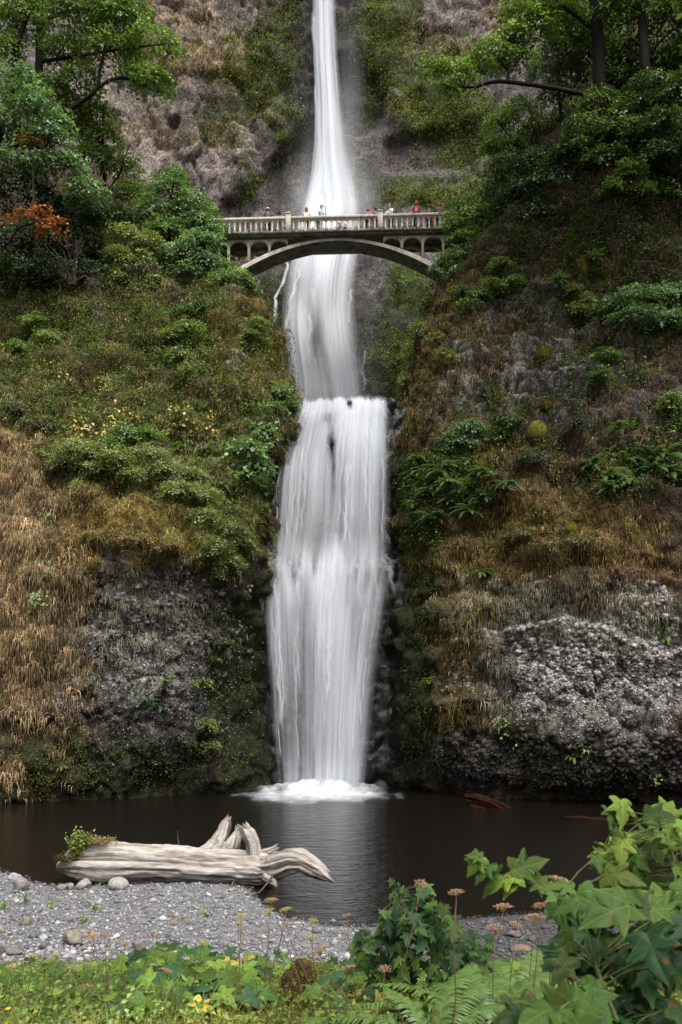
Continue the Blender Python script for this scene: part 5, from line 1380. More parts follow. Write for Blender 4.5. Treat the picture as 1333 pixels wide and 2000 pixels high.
woody('maple_tree', 'added great maple shading the right cliff, its boughs mostly above the picture', 'tree', (1500, 360, 44),  # added tree, its crown clumps set toward the sun to shade the right cliff
  [[(1500, 360, 44, 18), (1500, 100, 42, 16), (1480, -200, 38, 13), (1430, -500, 34, 9), (1380, -760, 32, 5)], [(1480, -200, 38, 8), (1300, -330, 38, 6), (1120, -380, 39, 3)], [(1500, 0, 41, 6), (1420, -60, 41, 4), (1340, -60, 42, 2)]],
  [(1395, -760, 32, 190, 110), (1200, -680, 33, 180, 110), (1500, -500, 35, 190, 120), (1300, -480, 37, 170, 100), (1140, -420, 38, 150, 90), (1000, -380, 40, 130, 80), (1600, -700, 32, 190, 130), (1330, -900, 30, 200, 130), (1450, -250, 39, 150, 100), (1250, -230, 41, 120, 70), (1330, -40, 42.5, 60, 36), (1120, -180, 44, 100, 50)],
  C_MAP + C_DRK[:2], 0.36, 0.75, seed=20, group=TR)
woody('willow_tree', 'small tree with silvery grey-green leaves behind the long bough', 'tree', (1100, 300, 56), [[(1100, 310, 56, 4), (1095, 200, 56, 3), (1090, 100, 55.5, 1.5)]],
  [(1095, 60, 55, 34, 26), (1080, 110, 55, 44, 26), (1110, 140, 55, 34, 26), (1060, 140, 55, 30, 16), (1085, 185, 55, 36, 26)], C_SIL + C_SIL + C_MAP[:1], 0.17, 0.95, seed=23)
woody('sapling', 'slender airy sapling leaning over the rock right of the bridge', 'tree', (1040, 340, 55), [[(1040, 345, 55, 2.4), (1020, 290, 54.6, 2), (985, 255, 54.3, 1.4), (965, 225, 54, 0.8)], [(1035, 320, 55, 2), (1042, 270, 54.8, 1.5), (1050, 220, 54.5, 0.8)]],
  [(980, 240, 54, 34, 20), (1010, 215, 54, 34, 20), (960, 290, 54, 26, 24), (1000, 285, 54.2, 34, 24), (1050, 250, 54.3, 34, 30), (975, 325, 54, 30, 20)], C_LIM + C_MAP, 0.14, 0.7, seed=24)
woody('shrub', 'dense dark shrub mass shading the right slope above the bridge end', 'shrub', (1040, 500, 52.5), [[(1040, 500, 52.5, 5), (1045, 430, 51.5, 4), (1060, 380, 50.5, 2)]],
  [(1010, 400, 50.8, 50, 40), (1070, 370, 50, 60, 40), (1000, 455, 50.6, 40, 32), (1060, 440, 49.6, 55, 34), (1110, 330, 50, 55, 40), (1040, 330, 51.5, 40, 36), (990, 350, 52.5, 26, 30)], C_DRK, 0.18, 0.85, seed=25)
woody('shrub', 'tangled dark shrub at the feet of the two right-hand trunks', 'shrub', (1190, 350, 49.5), [[(1190, 350, 49.5, 4), (1195, 300, 49, 3), (1200, 250, 48.6, 2)]],
  [(1150, 260, 49, 50, 34), (1215, 270, 48.6, 55, 36), (1180, 320, 48.4, 50, 30), (1130, 300, 49.2, 40, 30), (1240, 220, 49, 46, 30), (1170, 210, 50.2, 44, 30)], C_DRK + C_MAP[:2], 0.18, 0.85, seed=29)
woody('shrub', 'leafy dark shrub beside the frame edge below the right-hand trunk', 'shrub', (1310, 340, 47.8), [[(1310, 350, 47.8, 4), (1310, 280, 47.4, 3), (1305, 220, 47.2, 2)]],
  [(1300, 250, 47.2, 50, 40), (1325, 190, 47.6, 46, 40), (1290, 310, 46.8, 50, 30), (1350, 290, 46.6, 40, 50), (1270, 170, 48.6, 40, 30)], C_DRK + C_MAP[1:2], 0.18, 0.85, seed=30)
RB = LB
woody('shrub', 'light green shrub overhanging the right end of the bridge rail', 'shrub', (930, 520, 53.6), [[(930, 520, 53.6, 3), (925, 470, 53.2, 2), (915, 430, 53, 1)]],
  [(915, 400, 53, 30, 16), (935, 425, 52.8, 40, 22), (895, 440, 52.6, 26, 18), (950, 460, 52.6, 36, 24), (905, 470, 52.4, 32, 16), (880, 420, 53, 14, 10)], C_LIM + C_MAP, 0.15, 0.85, seed=26, group=RB)
woody('shrub', 'darker shrub hiding the right springing of the bridge arch', 'shrub', (930, 600, 51.6), [[(930, 600, 51.6, 3), (920, 550, 51.4, 2), (900, 515, 51.2, 1)]],
  [(885, 505, 51.6, 28, 18), (930, 505, 51.4, 40, 24), (900, 540, 51.2, 32, 20), (950, 550, 51, 36, 24), (970, 580, 50.6, 24, 16), (860, 522, 52, 18, 12), (925, 580, 50.8, 34, 18)], C_BLU + C_MAP[:2], 0.15, 0.85, seed=27, group=RB)
woody('shrub', 'dark shrub above the right cliff at the frame edge', 'shrub', (1300, 420, 47.5), [[(1300, 420, 47.5, 3), (1310, 380, 47.4, 2)]], [(1310, 300, 47.6, 40, 26), (1290, 380, 47.2, 40, 24), (1220, 390, 48, 36, 26)], C_MAP + C_DRK, 0.16, 0.55, seed=28)
RS = 'shrubs rooted on the right cliff'
LS = 'shrubs rooted on the left cliff'
def cliff_shrub(surf, label, cl, cols, size, seed, d=0.85, group=None, name='shrub', out=0.35):
    u, v, ru, rv = cl[0]
    p, n = on_surface(surf, u, v + rv * 0.5)
    clumps = []
    for (cu, cv, cru, crv) in cl:
        q, nq = on_surface(surf, cu, cv)
        clumps.append((cu, cv, q[1] - out - 0.25 * cru * q[1] / FPX, cru, crv))
    ub, vb = px(p)
    return woody(name, label, 'shrub', (float(ub), float(vb), p[1]), [[(float(ub), float(vb), p[1] + 0.2, 1.6), (u, v, clumps[0][2], 0.9)]], clumps, cols, size, d, seed=seed, group=group, parts=('stem', 'foliage'))
CR, CLF = 'cliff_right', 'cliff_left'
cliff_shrub(CR, 'large blue-green shrub on the dark right cliff at the frame edge', [(1245, 585, 60, 22), (1200, 600, 32, 16), (1300, 580, 40, 24), (1310, 630, 40, 24), (1250, 620, 50, 20)], C_BLU, 0.17, 31, group=RS)
cliff_shrub(CR, 'yellowish shrub left of the large blue-green shrub', [(1130, 610, 26, 16), (1145, 585, 14, 16), (1120, 570, 14, 14)], C_OLV + C_LIM, 0.12, 32, group=RS)
cliff_shrub(CR, 'blue-green shrub above the fern bank, left of the moss ball', [(915, 840, 32, 22), (905, 870, 30, 20), (885, 855, 18, 14)], C_BLU, 0.14, 33, group=RS)
cliff_shrub(CR, 'small dark shrub just left of the round moss ball', [(990, 825, 26, 18), (975, 850, 18, 14)], C_DRK + C_MAP[:1], 0.12, 34, group=RS)
cliff_shrub(CR, 'bushy fringe of leaves at the right frame edge above the ferns', [(1315, 790, 24, 28), (1325, 830, 20, 20)], C_MAP, 0.14, 35, group=RS)
cliff_shrub(CR, 'pale-leaved sprig with reddish top below the right bridge end', [(850, 660, 16, 14), (868, 690, 18, 12), (885, 700, 14, 10)], C_LIM + [(0.30, 0.16, 0.09)], 0.11, 36, group=RS)
cliff_shrub(CR, 'lime shrub on the right cliff crest above the grey rock', [(980, 520, 26, 18), (1000, 555, 24, 16), (960, 560, 24, 14)], C_MAP + C_LIM, 0.13, 37, group=RS)
cliff_shrub(CR, 'light green shrub on the shaded slope under the dark scrub', [(1230, 340, 30, 26), (1200, 370, 24, 18), (1255, 375, 22, 16)], C_LIM + C_MAP, 0.13, 38, group=RS)
cliff_shrub(CR, 'dark grey-green shrub between moss ball and right fern bank', [(1040, 900, 34, 20), (1130, 830, 24, 18)], [(0.06, 0.065, 0.04), (0.08, 0.085, 0.055)], 0.10, 39, group=RS)
cliff_shrub(CR, 'leafy tangle under the left edge of the right cliff brow', [(940, 580, 24, 16), (915, 600, 22, 18), (900, 570, 18, 14)], C_DRK + C_MAP, 0.14, 40, group=RS)
cliff_shrub(CR, 'green shrub in the shaded gully right of the pale rock streaks', [(1180, 700, 28, 22), (1175, 735, 20, 18)], C_MAP[:2] + C_DRK[:1], 0.12, 41, group=RS)
cliff_shrub(CR, 'plant trailing down the gorge edge right of the middle cascade', [(800, 690, 12, 26), (815, 650, 12, 24), (835, 600, 14, 22), (790, 750, 10, 24)], C_OLV + C_LIM, 0.10, 42, group=RS)
cliff_shrub(CLF, 'large-leaved plant clump beside the lip of the lower fall', [(505, 850, 36, 22), (485, 880, 36, 24), (500, 910, 26, 18), (480, 930, 22, 14)], C_BLU + C_MAP[:1], 0.26, 51, group=LS)
cliff_shrub(CLF, 'bright fern-like clump on the corner above the lower fall lip', [(552, 770, 22, 20), (535, 800, 24, 14), (568, 790, 12, 12)], C_BLU + C_LIM, 0.16, 52, group=LS)
cliff_shrub(CLF, 'pale green bush draping over the left cliff overhang', [(440, 1035, 40, 26), (470, 1065, 26, 26), (425, 1075, 30, 26), (450, 1100, 26, 20), (430, 1120, 16, 22)], [(0.15, 0.18, 0.06), (0.12, 0.155, 0.045), (0.18, 0.20, 0.075)], 0.10, 53, 0.9, group=LS)
cliff_shrub(CLF, 'olive bush below the yellow leaves on the left slope', [(225, 900, 34, 22), (190, 920, 26, 20), (260, 930, 24, 16)], C_OLV + C_LIM, 0.11, 54, group=LS)
cliff_shrub(CLF, 'dark green bush right of the yellow leaves on the left slope', [(245, 850, 36, 24), (215, 870, 24, 18), (290, 850, 24, 20)], C_MAP + C_BLU[:1], 0.12, 55, group=LS)
cliff_shrub(CLF, 'tangled green shrub in the middle of the upper left slope', [(340, 660, 30, 20), (370, 640, 24, 20), (350, 695, 24, 16), (370, 725, 14, 20)], C_MAP + C_OLV, 0.12, 56, group=LS)
cliff_shrub(CLF, 'green shrub high on the left slope near the frame edge', [(70, 630, 26, 16), (95, 660, 24, 16), (30, 680, 30, 14)], C_MAP + C_LIM, 0.11, 57, group=LS)
cliff_shrub(CLF, 'dark shrub at the top of the left slope under the trees', [(360, 610, 24, 16), (385, 600, 18, 14)], C_DRK + C_MAP[:1], 0.13, 58, group=LS)
cliff_shrub(CLF, 'yellow-green shrub on the nose of the left cliff beside the cascade', [(505, 635, 20, 18), (490, 655, 18, 12), (515, 665, 12, 14)], C_OLV + C_LIM, 0.11, 59, group=LS)
cliff_shrub(CLF, 'grassy pale bush at the left edge above the tan grass', [(25, 800, 34, 20), (60, 830, 22, 16), (90, 830, 24, 18)], [(0.12, 0.13, 0.06), (0.10, 0.115, 0.05)], 0.09, 60, group=LS)
cliff_shrub(CLF, 'bright green plant hanging low beside the lower fall', [(395, 1335, 18, 11), (420, 1290, 10, 14), (440, 1255, 9, 9)], C_LIM, 0.11, 61, 0.7, group=LS)
cliff_shrub(CLF, 'dense mossy plant patch low on the left wall near the pool', [(405, 1420, 18, 18), (415, 1460, 14, 14)], C_OLV, 0.09, 62, 0.7, group=LS)
PG = [(0.20, 0.24, 0.085), (0.16, 0.20, 0.065), (0.25, 0.28, 0.11)]
cliff_shrub(CLF, 'wide pale green herb mass spilling over the left ledge', [(330, 925, 55, 24), (385, 970, 46, 26), (290, 890, 46, 22), (350, 960, 40, 22), (400, 1010, 34, 22)], PG, 0.10, 63, 0.7, group=LS)
cliff_shrub(CLF, 'pale green herbs at the top edge of the tan grass', [(150, 880, 46, 24), (120, 905, 28, 20), (185, 890, 30, 20)], PG + C_OLV, 0.10, 64, 0.7, group=LS)
cliff_shrub(CLF, 'ochre mossy bush on the overhang above the left rock face', [(270, 1060, 50, 22), (330, 1070, 40, 22), (220, 1050, 34, 20)], [(0.20, 0.14, 0.04), (0.15, 0.10, 0.03), (0.17, 0.15, 0.05)], 0.08, 65, 0.6, group=LS)
cliff_shrub(CR, 'brown-olive mossy brow above the pale rubble', [(1010, 1050, 46, 22), (1070, 1070, 40, 20), (1130, 1060, 40, 18)], [(0.13, 0.10, 0.03), (0.10, 0.075, 0.025), (0.12, 0.11, 0.035)], 0.08, 66, 0.5, group=RS)
# trailing ivy lines and sprigs
YG = 'yellow-leaved sprigs on the left slope'
def sprig(surf, label, pts, cols, size, seed, n=26, group=None, name='vine', rad=0.16, cat='plant'):
    P = [on_surface(surf, u, v) for u, v in pts]
    c = np.array([p for p, n_ in P]); nn = np.array([n_ for p, n_ in P])
    root = thing(name, label, cat, c[-1], group)
    m = MB(); tube(m, c + nn * 0.08, 0.012, (0.06, 0.045, 0.03), n=4, cap=False)
    m.build('stem', MATS['bark'], root, world=True)
    r = np.random.default_rng(seed)
    if group == YG: n, size, rad = n * 2, size * 1.25, 0.2
    t = r.uniform(0, len(c) - 1, n); i = np.minimum(t.astype(int), len(c) - 2); f_ = (t - i)[:, None]
    Q = c[i] * (1 - f_) + c[i + 1] * f_ + nn[i] * 0.32 + r.normal(size=(n, 3)) * rad
    m = MB(); leaf_quads(m, Q, unit(nn[i] + UPV * 0.5 + r.normal(size=(n, 3)) * 0.4), r.normal(size=(n, 3)) - UPV * 0.7, r.uniform(0.9, 1.6, n) * size, mixcol(r, n, cols), aspect=0.8)
    m.build('leaves', MATS['leaf'], root, world=True)
    return root
YEL = [(0.62, 0.47, 0.10), (0.55, 0.36, 0.07), (0.66, 0.52, 0.16)]
YG = 'yellow-leaved sprigs on the left slope'
sprig(CLF, 'bright yellow sprig, leftmost of the lower yellow sprigs', [(142, 820), (150, 832), (160, 842), (170, 852)], YEL, 0.15, 71, 12, YG)
sprig(CLF, 'yellow sprig curving up just right of the leftmost yellow one', [(200, 870), (206, 850), (215, 838), (228, 832)], YEL, 0.14, 72, 12, YG)
sprig(CLF, 'thin yellow sprig slanting above the middle yellow sprigs', [(232, 792), (240, 805), (250, 815), (258, 822)], YEL, 0.11, 73, 10, YG)
sprig(CLF, 'long yellow sprig, rightmost on the left slope', [(360, 820), (378, 822), (392, 820), (405, 828), (415, 840), (416, 850)], YEL, 0.14, 74, 18, YG)
sprig(CLF, 'yellow sprig drooping left of the rightmost one', [(340, 800), (348, 815), (335, 835), (342, 848)], YEL, 0.13, 75, 12, YG)
sprig(CLF, 'pale yellow-orange sprig high on the left slope', [(78, 720), (95, 728), (110, 732), (132, 742)], [(0.6, 0.42, 0.2), (0.5, 0.36, 0.16)], 0.12, 76, 11, YG)
sprig(CLF, 'faint yellow sprig left of the dark bush', [(175, 838), (186, 846), (190, 852)], [(0.5, 0.36, 0.14)], 0.12, 77, 7, YG)
sprig(CLF, 'yellow-green leaves on the large-leaved clump beside the fall', [(485, 795), (495, 800), (503, 808)], [(0.4, 0.4, 0.06), (0.3, 0.34, 0.05)], 0.16, 78, 8)
sprig(CLF, 'ivy line climbing the tan grass at the left', [(92, 1000), (90, 1040), (94, 1080), (88, 1130), (86, 1170), (80, 1190)], C_LIM + C_MAP, 0.13, 79, 60, rad=0.14)
sprig(CLF, 'bright green ivy tuft at the foot of the ivy line', [(82, 1160), (88, 1175), (84, 1190)], C_LIM, 0.14, 80, 30, rad=0.2)
sprig(CR, 'dead orange sprig left of the fern bank on the right cliff', [(870, 850), (880, 865), (890, 880)], [(0.30, 0.14, 0.07), (0.22, 0.10, 0.05)], 0.12, 81, 14)
sprig(CR, 'tan dried flower sprig right of the moss ball', [(1128, 860), (1140, 855), (1150, 858)], [(0.30, 0.20, 0.12)], 0.10, 82, 10)
sprig(CR, 'green plant trail on the foot of the right cliff', [(950, 1395), (960, 1410), (985, 1425), (1000, 1450), (1040, 1465)], C_LIM, 0.12, 83, 34, rad=0.14)
sprig(CR, 'bright plant tuft low on the right rock face', [(1100, 1465), (1125, 1480), (1140, 1460), (1130, 1500)], C_LIM + C_MAP, 0.15, 84, 44, rad=0.22)
sprig(CR, 'small plant tuft near the water under the right rock face', [(1270, 1520), (1285, 1530)], C_LIM, 0.11, 85, 16)
sprig(CR, 'small green tuft at the right edge of the pale rubble', [(1300, 1232), (1312, 1245), (1296, 1240)], C_LIM + C_MAP, 0.2, 86, 9)

# moss cushions
def cushion(label, surf, u, v, ru, rv, col, seed, group='moss cushions on the right cliff'):
    p, n = on_surface(surf, u, v)
    s = p[1] / FPX
    vb, fb = ball(3 if seed == 1 else 2)
    w = vb * (1 + (0.22 if seed == 1 else 0.9) * (fbm(vb * 1.6 + seed * 3.3, 3, seed) - 0.5)[:, None])
    w = w * np.array([ru * s, ru * s * 0.9, rv * s])
    root = thing('moss_cushion', label, 'moss', p, group)
    m = MB(); m.add(w + np.array([0, (-0.15 if seed == 1 else 0.35) * ru * s, 0]), fb, np.array(col)); m.build('cushion', MATS['moss'], root, smooth=True)
    r = np.random.default_rng(seed); k = 350
    d = unit(r.normal(size=(k, 3))); d[:, 1] = -np.abs(d[:, 1])
    m = MB(); blades(m, d * np.array([ru * s, ru * s * 0.9, rv * s]) * 0.98 + np.array([0, -0.15 * ru * s, 0]), d, (0.03, 0.07), (0.01, 0.02), [np.array(col) * 1.1, np.array(col) * 0.8], seed, hang=0.4, per=2, spread=0.02)
    m.build('moss_fuzz', MATS['grass'], root)['kind'] = 'stuff'
MC = (0.085, 0.085, 0.014); MC2 = (0.085, 0.062, 0.016)
cushion('large round olive-green moss ball on the right cliff', CR, 1049, 838, 20, 23, (0.125, 0.125, 0.025), 1)
for i, (lab, u, v, ru, rv, c) in enumerate((
  ('moss cushion high on the right cliff under the slender trunk', 1140, 525, 12, 22, MC), ('moss lump directly above the upright moss streak', 1122, 465, 13, 16, MC), ('moss knob left of the grey rock streaks', 1020, 540, 10, 9, MC), ('small moss knob above the grey rock streaks', 1012, 630, 10, 11, MC), ('bright moss patch right of the grey rock streaks', 1062, 685, 15, 18, MC),
  ('tiny moss knob up left of the moss ball', 1020, 800, 6, 5, MC), ('brownish moss hump above right of the moss ball', 1070, 790, 12, 12, MC2), ('moss pad below the moss ball', 1052, 875, 13, 7, MC), ('moss lump left above the fern bank', 953, 870, 13, 10, MC2), ('drooping brown moss lump beside the fern bank', 938, 910, 16, 20, MC2), ('moss hump on the crest of the olive grass', 1120, 1030, 16, 16, MC), ('moss hump on the grassy shoulder beside the fall gully', 1000, 1025, 20, 14, MC2), ('elongated moss streak on the upper right cliff', 965, 770, 8, 16, MC))):
    cushion(lab, CR, u, v, ru, rv, c, 10 + i)

# ferns
def frond_mesh(name, L, pairs, col, seed, wid=0.17, arch=0.75, leaflet=1.0):
    m = MB(); r = np.random.default_rng(seed)
    s = np.linspace(0, 1, pairs + 2)
    y = L * s * 0.92; z = L * (0.62 * s - arch * s ** 2)
    c = np.stack([0 * s + 0.03 * L * np.sin(s * 3 + seed), y, z], 1)
    tube(m, c, np.linspace(0.006, 0.002, len(s)) * max(L, 0.5), np.array(col) * 0.8, n=4, cap=False)
    tg = unit(np.gradient(c, axis=0))
    for k in range(1, pairs + 1):
        ln = wid * L * (math.sin(math.pi * min(1, s[k] * 0.92 + 0.10)) ** 0.7 + 0.05)
        for sx in (-1, 1):
            d = unit(np.array([sx * 1.0, 0, -0.12]) + tg[k] * 0.35 + r.normal(size=3) * 0.07)
            nrm = unit(np.cross(np.array([sx, 0, 0]), tg[k]) * sx)
            w = L / pairs * 0.46 * leaflet
            b0, b1 = c[k] - tg[k] * w, c[k] + tg[k] * w
            mid = c[k] + d * ln * 0.55
            tip = c[k] + d * ln - np.array([0, 0, 0.12 * ln])
            vv = np.stack([b0, mid - tg[k] * w * 0.9 + [0, 0, 0.02 * L], tip, mid + tg[k] * w * 0.9 + [0, 0, 0.02 * L], b1])
            m.add(vv, [np.array([[0, 1, 3, 4]]), np.array([[1, 2, 3]])], np.array(col) * r.uniform(0.75, 1.25))
    return m.mesh(name)
FR = []
for k, (c, l) in enumerate((((0.085, 0.150, 0.045), 0.95), ((0.12, 0.19, 0.06), 1.0), ((0.08, 0.145, 0.065), 1.0), ((0.15, 0.22, 0.05), 0.8))):
    me = frond_mesh('frond', l, 15, c, k, wid=0.15, leaflet=0.8); me.materials.append(MATS['leaf']); FR.append(me)
def fern(label, p, n, scale, kind, seed, count=15, group='ferns on the right cliff', facing=True):
    root = thing('fern', label, 'fern', p, group)
    r = np.random.default_rng(seed)
    out = math.atan2(n[1], n[0]) if facing else 0
    for k in range(count):
        o = link('frond', FR[kind], root)
        a = out + r.uniform(-1.5, 1.5) if facing else k * 2 * math.pi / count + r.uniform(-0.3, 0.3)
        o.rotation_euler = (r.uniform(-0.35, 0.5), r.uniform(-0.3, 0.3), a - math.pi / 2)
        o.scale = [scale * r.uniform(0.75, 1.15)] * 3
    return root
ferns = [
 (CR, 'fern on the upper edge of the left fern bank', 815, 905, 1.0, 1), (CR, 'fern hanging over the gully moss under the fern bank', 815, 985, 1.0, 0), (CR, 'fern tucked in the centre of the left fern bank', 880, 945, 1.1, 1), (CR, 'pale fern at the lower right of the left fern bank', 915, 1000, 1.0, 1), (CR, 'fern hanging from the right fern bank toward the grass', 1200, 960, 1.1, 0), (CR, 'fern on the upper right of the right fern bank', 1295, 890, 1.1, 1),
 (CR, 'fern at the left start of the fern bank by the fall', 800, 935, 1.0, 0), (CR, 'fern second along the fern bank from the fall', 830, 925, 1.1, 0), (CR, 'fern in the middle of the upper fern bank', 862, 930, 1.2, 1), (CR, 'fern low in the left fern bank', 845, 965, 1.1, 0), (CR, 'drooping fern below the fern bank beside dark moss', 845, 1010, 1.2, 2), (CR, 'fern at the bank foot above the gully moss', 880, 985, 1.1, 2), (CR, 'light fern between bank and grassy shoulder', 905, 960, 1.0, 1), (CR, 'fern at the right end of the left fern bank', 950, 925, 1.1, 0), (CR, 'fern under the blue-green shrub', 925, 900, 0.9, 1), (CR, 'fern tuft on the grassy shoulder top', 985, 950, 1.0, 2), (CR, 'bluish fern draping toward the grassy shoulder', 940, 975, 1.0, 2),
 (CR, 'leftmost fern of the right fern bank', 1160, 910, 1.1, 0), (CR, 'second fern from left of the right fern bank', 1185, 935, 1.2, 1), (CR, 'long drooping fern in the right fern bank', 1235, 945, 1.4, 1), (CR, 'upper fern of the right fern bank', 1225, 905, 1.2, 0), (CR, 'fern in the right fern bank near the frame edge', 1275, 915, 1.2, 2), (CR, 'rightmost fern of the right fern bank', 1315, 935, 1.2, 1), (CR, 'small fern above the right fern bank', 1265, 885, 1.0, 2), (CR, 'fern above the flat rock slab', 1205, 840, 0.9, 1), (CR, 'small fern beside the upright moss streak', 1160, 505, 1.0, 1), (CR, 'small fern left of the upright moss streak', 1085, 560, 0.9, 1), (CR, 'fern right of the lip of the lower fall', 787, 805, 0.8, 0), (CR, 'small fern on the olive grass shoulder edge', 935, 1130, 0.8, 1), (CR, 'little fern hanging near the right gully', 835, 1330, 0.7, 3), (CR, 'fern tuft in the dark foot of the right cliff', 1115, 1478, 0.8, 3)]
for i, (s_, lab, u, v, sc_, kd) in enumerate(ferns):
    p, n = on_surface(s_, u, v); fern(lab, p + n * 0.15, n, sc_ * (1.05 if 880 < v < 1020 else 1.0), kd, 200 + i)
for i, (lab, u, v, sc_, kd) in enumerate((
  ('light green fern on the left rock face above the pool', 322, 1335, 0.95, 3), ('fern just below the light green fern on the left rock face', 315, 1375, 0.9, 2), ('small fern left of the pair on the left rock face', 283, 1370, 0.9, 2), ('fern under the large-leaved clump beside the fall', 425, 945, 1.0, 2), ('dark fern left of the large-leaved clump', 385, 930, 0.9, 0), ('fern right of the long yellow sprig', 345, 870, 0.8, 1), ('fern on the left slope beneath the rightmost yellow sprig', 400, 880, 0.8, 1), ('fern on the corner above the lower fall lip', 545, 760, 0.9, 1), ('small fern among moss at the left pool edge', 125, 1500, 0.6, 3))):
    p, n = on_surface(CLF, u, v); fern(lab, p, n, sc_, kd, 300 + i, 9, 'ferns on the left cliff')
# ------------------------------------------------------------------ driftwood, stones, gravel
def ground_at(u, v):
    Y = np.linspace(3.5, 40, 1500)
    X = (u - U0) * Y / FPX
    z = np.maximum(ground_z(X, Y), 0.0)
    vv = V0 - FPX * (z - EYE) / Y
    k = np.argmax(vv < v)
    return np.array([X[k], Y[k], z[k]])

def log_tube(m, pts, n=22, seed=0, groove=0.10, col0=(0.44, 0.405, 0.365), col1=(0.12, 0.088, 0.066), steps=16, ragged=0.0):
    pts = np.array(pts, float)
    P = np.array([at(*q[:3]) for q in pts]); R = pts[:, 3] * pts[:, 2] / FPX * 1.08
    t0 = np.linspace(0, 1, len(P)); t = np.linspace(0, 1, steps * len(P))
    Pp = np.stack([np.interp(t, t0, P[:, k]) for k in range(3)], 1)
    ker = np.ones(7) / 7
    Pp = np.stack([np.convolve(np.pad(Pp[:, k], 3, 'edge'), ker, 'valid') for k in range(3)], 1)
    Rr = np.convolve(np.pad(np.interp(t, t0, R), 3, 'edge'), ker, 'valid')
    tg = unit(np.gradient(Pp, axis=0)); a = unit(np.cross(tg, [0.1, 0.9, 0.3])); b = np.cross(tg, a)
    th = np.linspace(0, 2 * np.pi, n, endpoint=False)
    TH, T = np.meshgrid(th, t)
    ln = np.cumsum(np.r_[0, np.linalg.norm(np.diff(Pp, axis=0), axis=1)])
    q = np.stack([np.cos(TH) * 2.2, np.sin(TH) * 2.2, np.repeat(ln[:, None] * 0.9, n, 1)], -1)
    gq = np.stack([np.cos(TH) * 8, np.sin(TH) * 8, np.repeat(ln[:, None] * 0.7, n, 1)], -1)
    d = 0.36 * (fbm(q, 3, seed) - 0.5) + groove * 1.5 * (np.abs(fbm(gq, 4, seed + 3) - 0.5) * -4 + 0.4)
    rr = Rr[:, None] * (1 + d)
    if ragged:
        rr = rr * (1 - ragged * sstep(0.7, 1.0, T) * vnoise(np.stack([np.cos(TH) * 3, np.sin(TH) * 3, TH * 0], -1), seed + 8))
    V = Pp[:, None] + rr[..., None] * (np.cos(TH)[..., None] * a[:, None] + np.sin(TH)[..., None] * b[:, None])
    cr = fbm(np.stack([np.cos(TH) * 9, np.sin(TH) * 9, np.repeat(ln[:, None] * 0.35, n, 1)], -1), 3, seed + 21)
    V = V - (V - Pp[:, None]) * (0.16 * sstep(0.58, 0.63, cr))[..., None]
    jag = (vnoise(np.stack([np.cos(TH) * 4, np.sin(TH) * 4, TH * 0], -1), seed + 31) - 0.4)
    V = V + tg[:, None] * (jag * sstep(0.86, 1.0, T) * (0.18 + 1.1 * Rr[:, None]) * (ragged > 0))[..., None]
    w = 0.75 * sstep(0.50, 0.66, 0.35 * fbm(gq * np.array([1, 1, 0.8]), 4, seed + 6) + 0.65 * fbm(q * 1.6, 4, seed + 9))[..., None]
    c = np.array(col0) * (1 - w) + np.array(col1) * w
    c = c * (1 - 0.55 * sstep(0.57, 0.62, cr))[..., None]
    mN = len(t)
    r, cc = np.meshgrid(np.arange(mN - 1), np.arange(n), indexing='ij'); c2 = (cc + 1) % n
    f = np.stack([r * n + cc, r * n + c2, (r + 1) * n + c2, (r + 1) * n + cc], -1).reshape(-1, 4)
    k = np.arange(n)
    v = np.vstack([V.reshape(-1, 3), Pp[:1], Pp[-1:]])
    m.add(v, [f, np.stack([np.full(n, mN * n), (k + 1) % n, k], 1), np.stack([np.full(n, mN * n + 1), (mN - 1) * n + k, (mN - 1) * n + (k + 1) % n], 1)], np.vstack([c.reshape(-1, 3), np.array([col1, col1])]))
DW = MATS['driftwood']
log = thing('driftwood_log', 'huge bleached driftwood log with broken roots lying on the gravel shore', 'log', at(300, 1725, 22.4))
LOGP = [
 ('trunk', [(112, 1694, 22.6, 6), (128, 1691, 22.6, 16), (155, 1685, 22.5, 31), (215, 1685, 22.4, 37), (300, 1687, 22.3, 34), (390, 1692, 22.2, 31), (460, 1694, 22.1, 31), (515, 1700, 22.0, 28), (540, 1702, 21.9, 15)], 64, 0.13, 0.0),
 ('root', [(485, 1704, 22.1, 22), (530, 1696, 21.8, 22), (565, 1684, 21.5, 19), (592, 1686, 21.4, 16), (618, 1700, 21.2, 13), (638, 1714, 21.1, 8), (649, 1721, 21.05, 2)], 44, 0.3, 0.5),
 ('root', [(540, 1690, 21.8, 14), (566, 1674, 21.7, 14), (588, 1668, 21.6, 10), (612, 1680, 21.5, 8), (634, 1695, 21.4, 5), (642, 1702, 21.35, 1.5)], 32, 0.34, 0.5),
 ('root', [(390, 1668, 22.5, 11), (412, 1660, 22.5, 14), (428, 1645, 22.6, 14), (437, 1624, 22.7, 11), (443, 1606, 22.75, 8), (446, 1598, 22.75, 4)], 32, 0.3, 0.5),
 ('root', [(438, 1676, 22.4, 14), (455, 1652, 22.5, 13), (461, 1634, 22.6, 9), (463, 1620, 22.6, 4)], 28, 0.34, 0.6),
 ('root', [(492, 1698, 22.0, 18), (497, 1668, 22.0, 13), (494, 1646, 22.0, 12.5), (485, 1628, 22.0, 13), (478, 1615, 22.0, 9)], 32, 0.28, 0.2),
 ('root', [(500, 1682, 22.3, 9), (516, 1668, 22.4, 9), (532, 1662, 22.5, 8), (539, 1656, 22.5, 5)], 24, 0.3, 0.4),
 ('root', [(520, 1712, 21.6, 10), (534, 1722, 21.4, 7), (540, 1730, 21.3, 3)], 20, 0.3, 0.4)]
for i, (nm, pts, nn_, gv, rg_) in enumerate(LOGP):
    m = MB(); log_tube(m, pts, nn_, i + 1, gv, ragged=rg_); m.build(nm, DW, log, smooth=True, world=True)
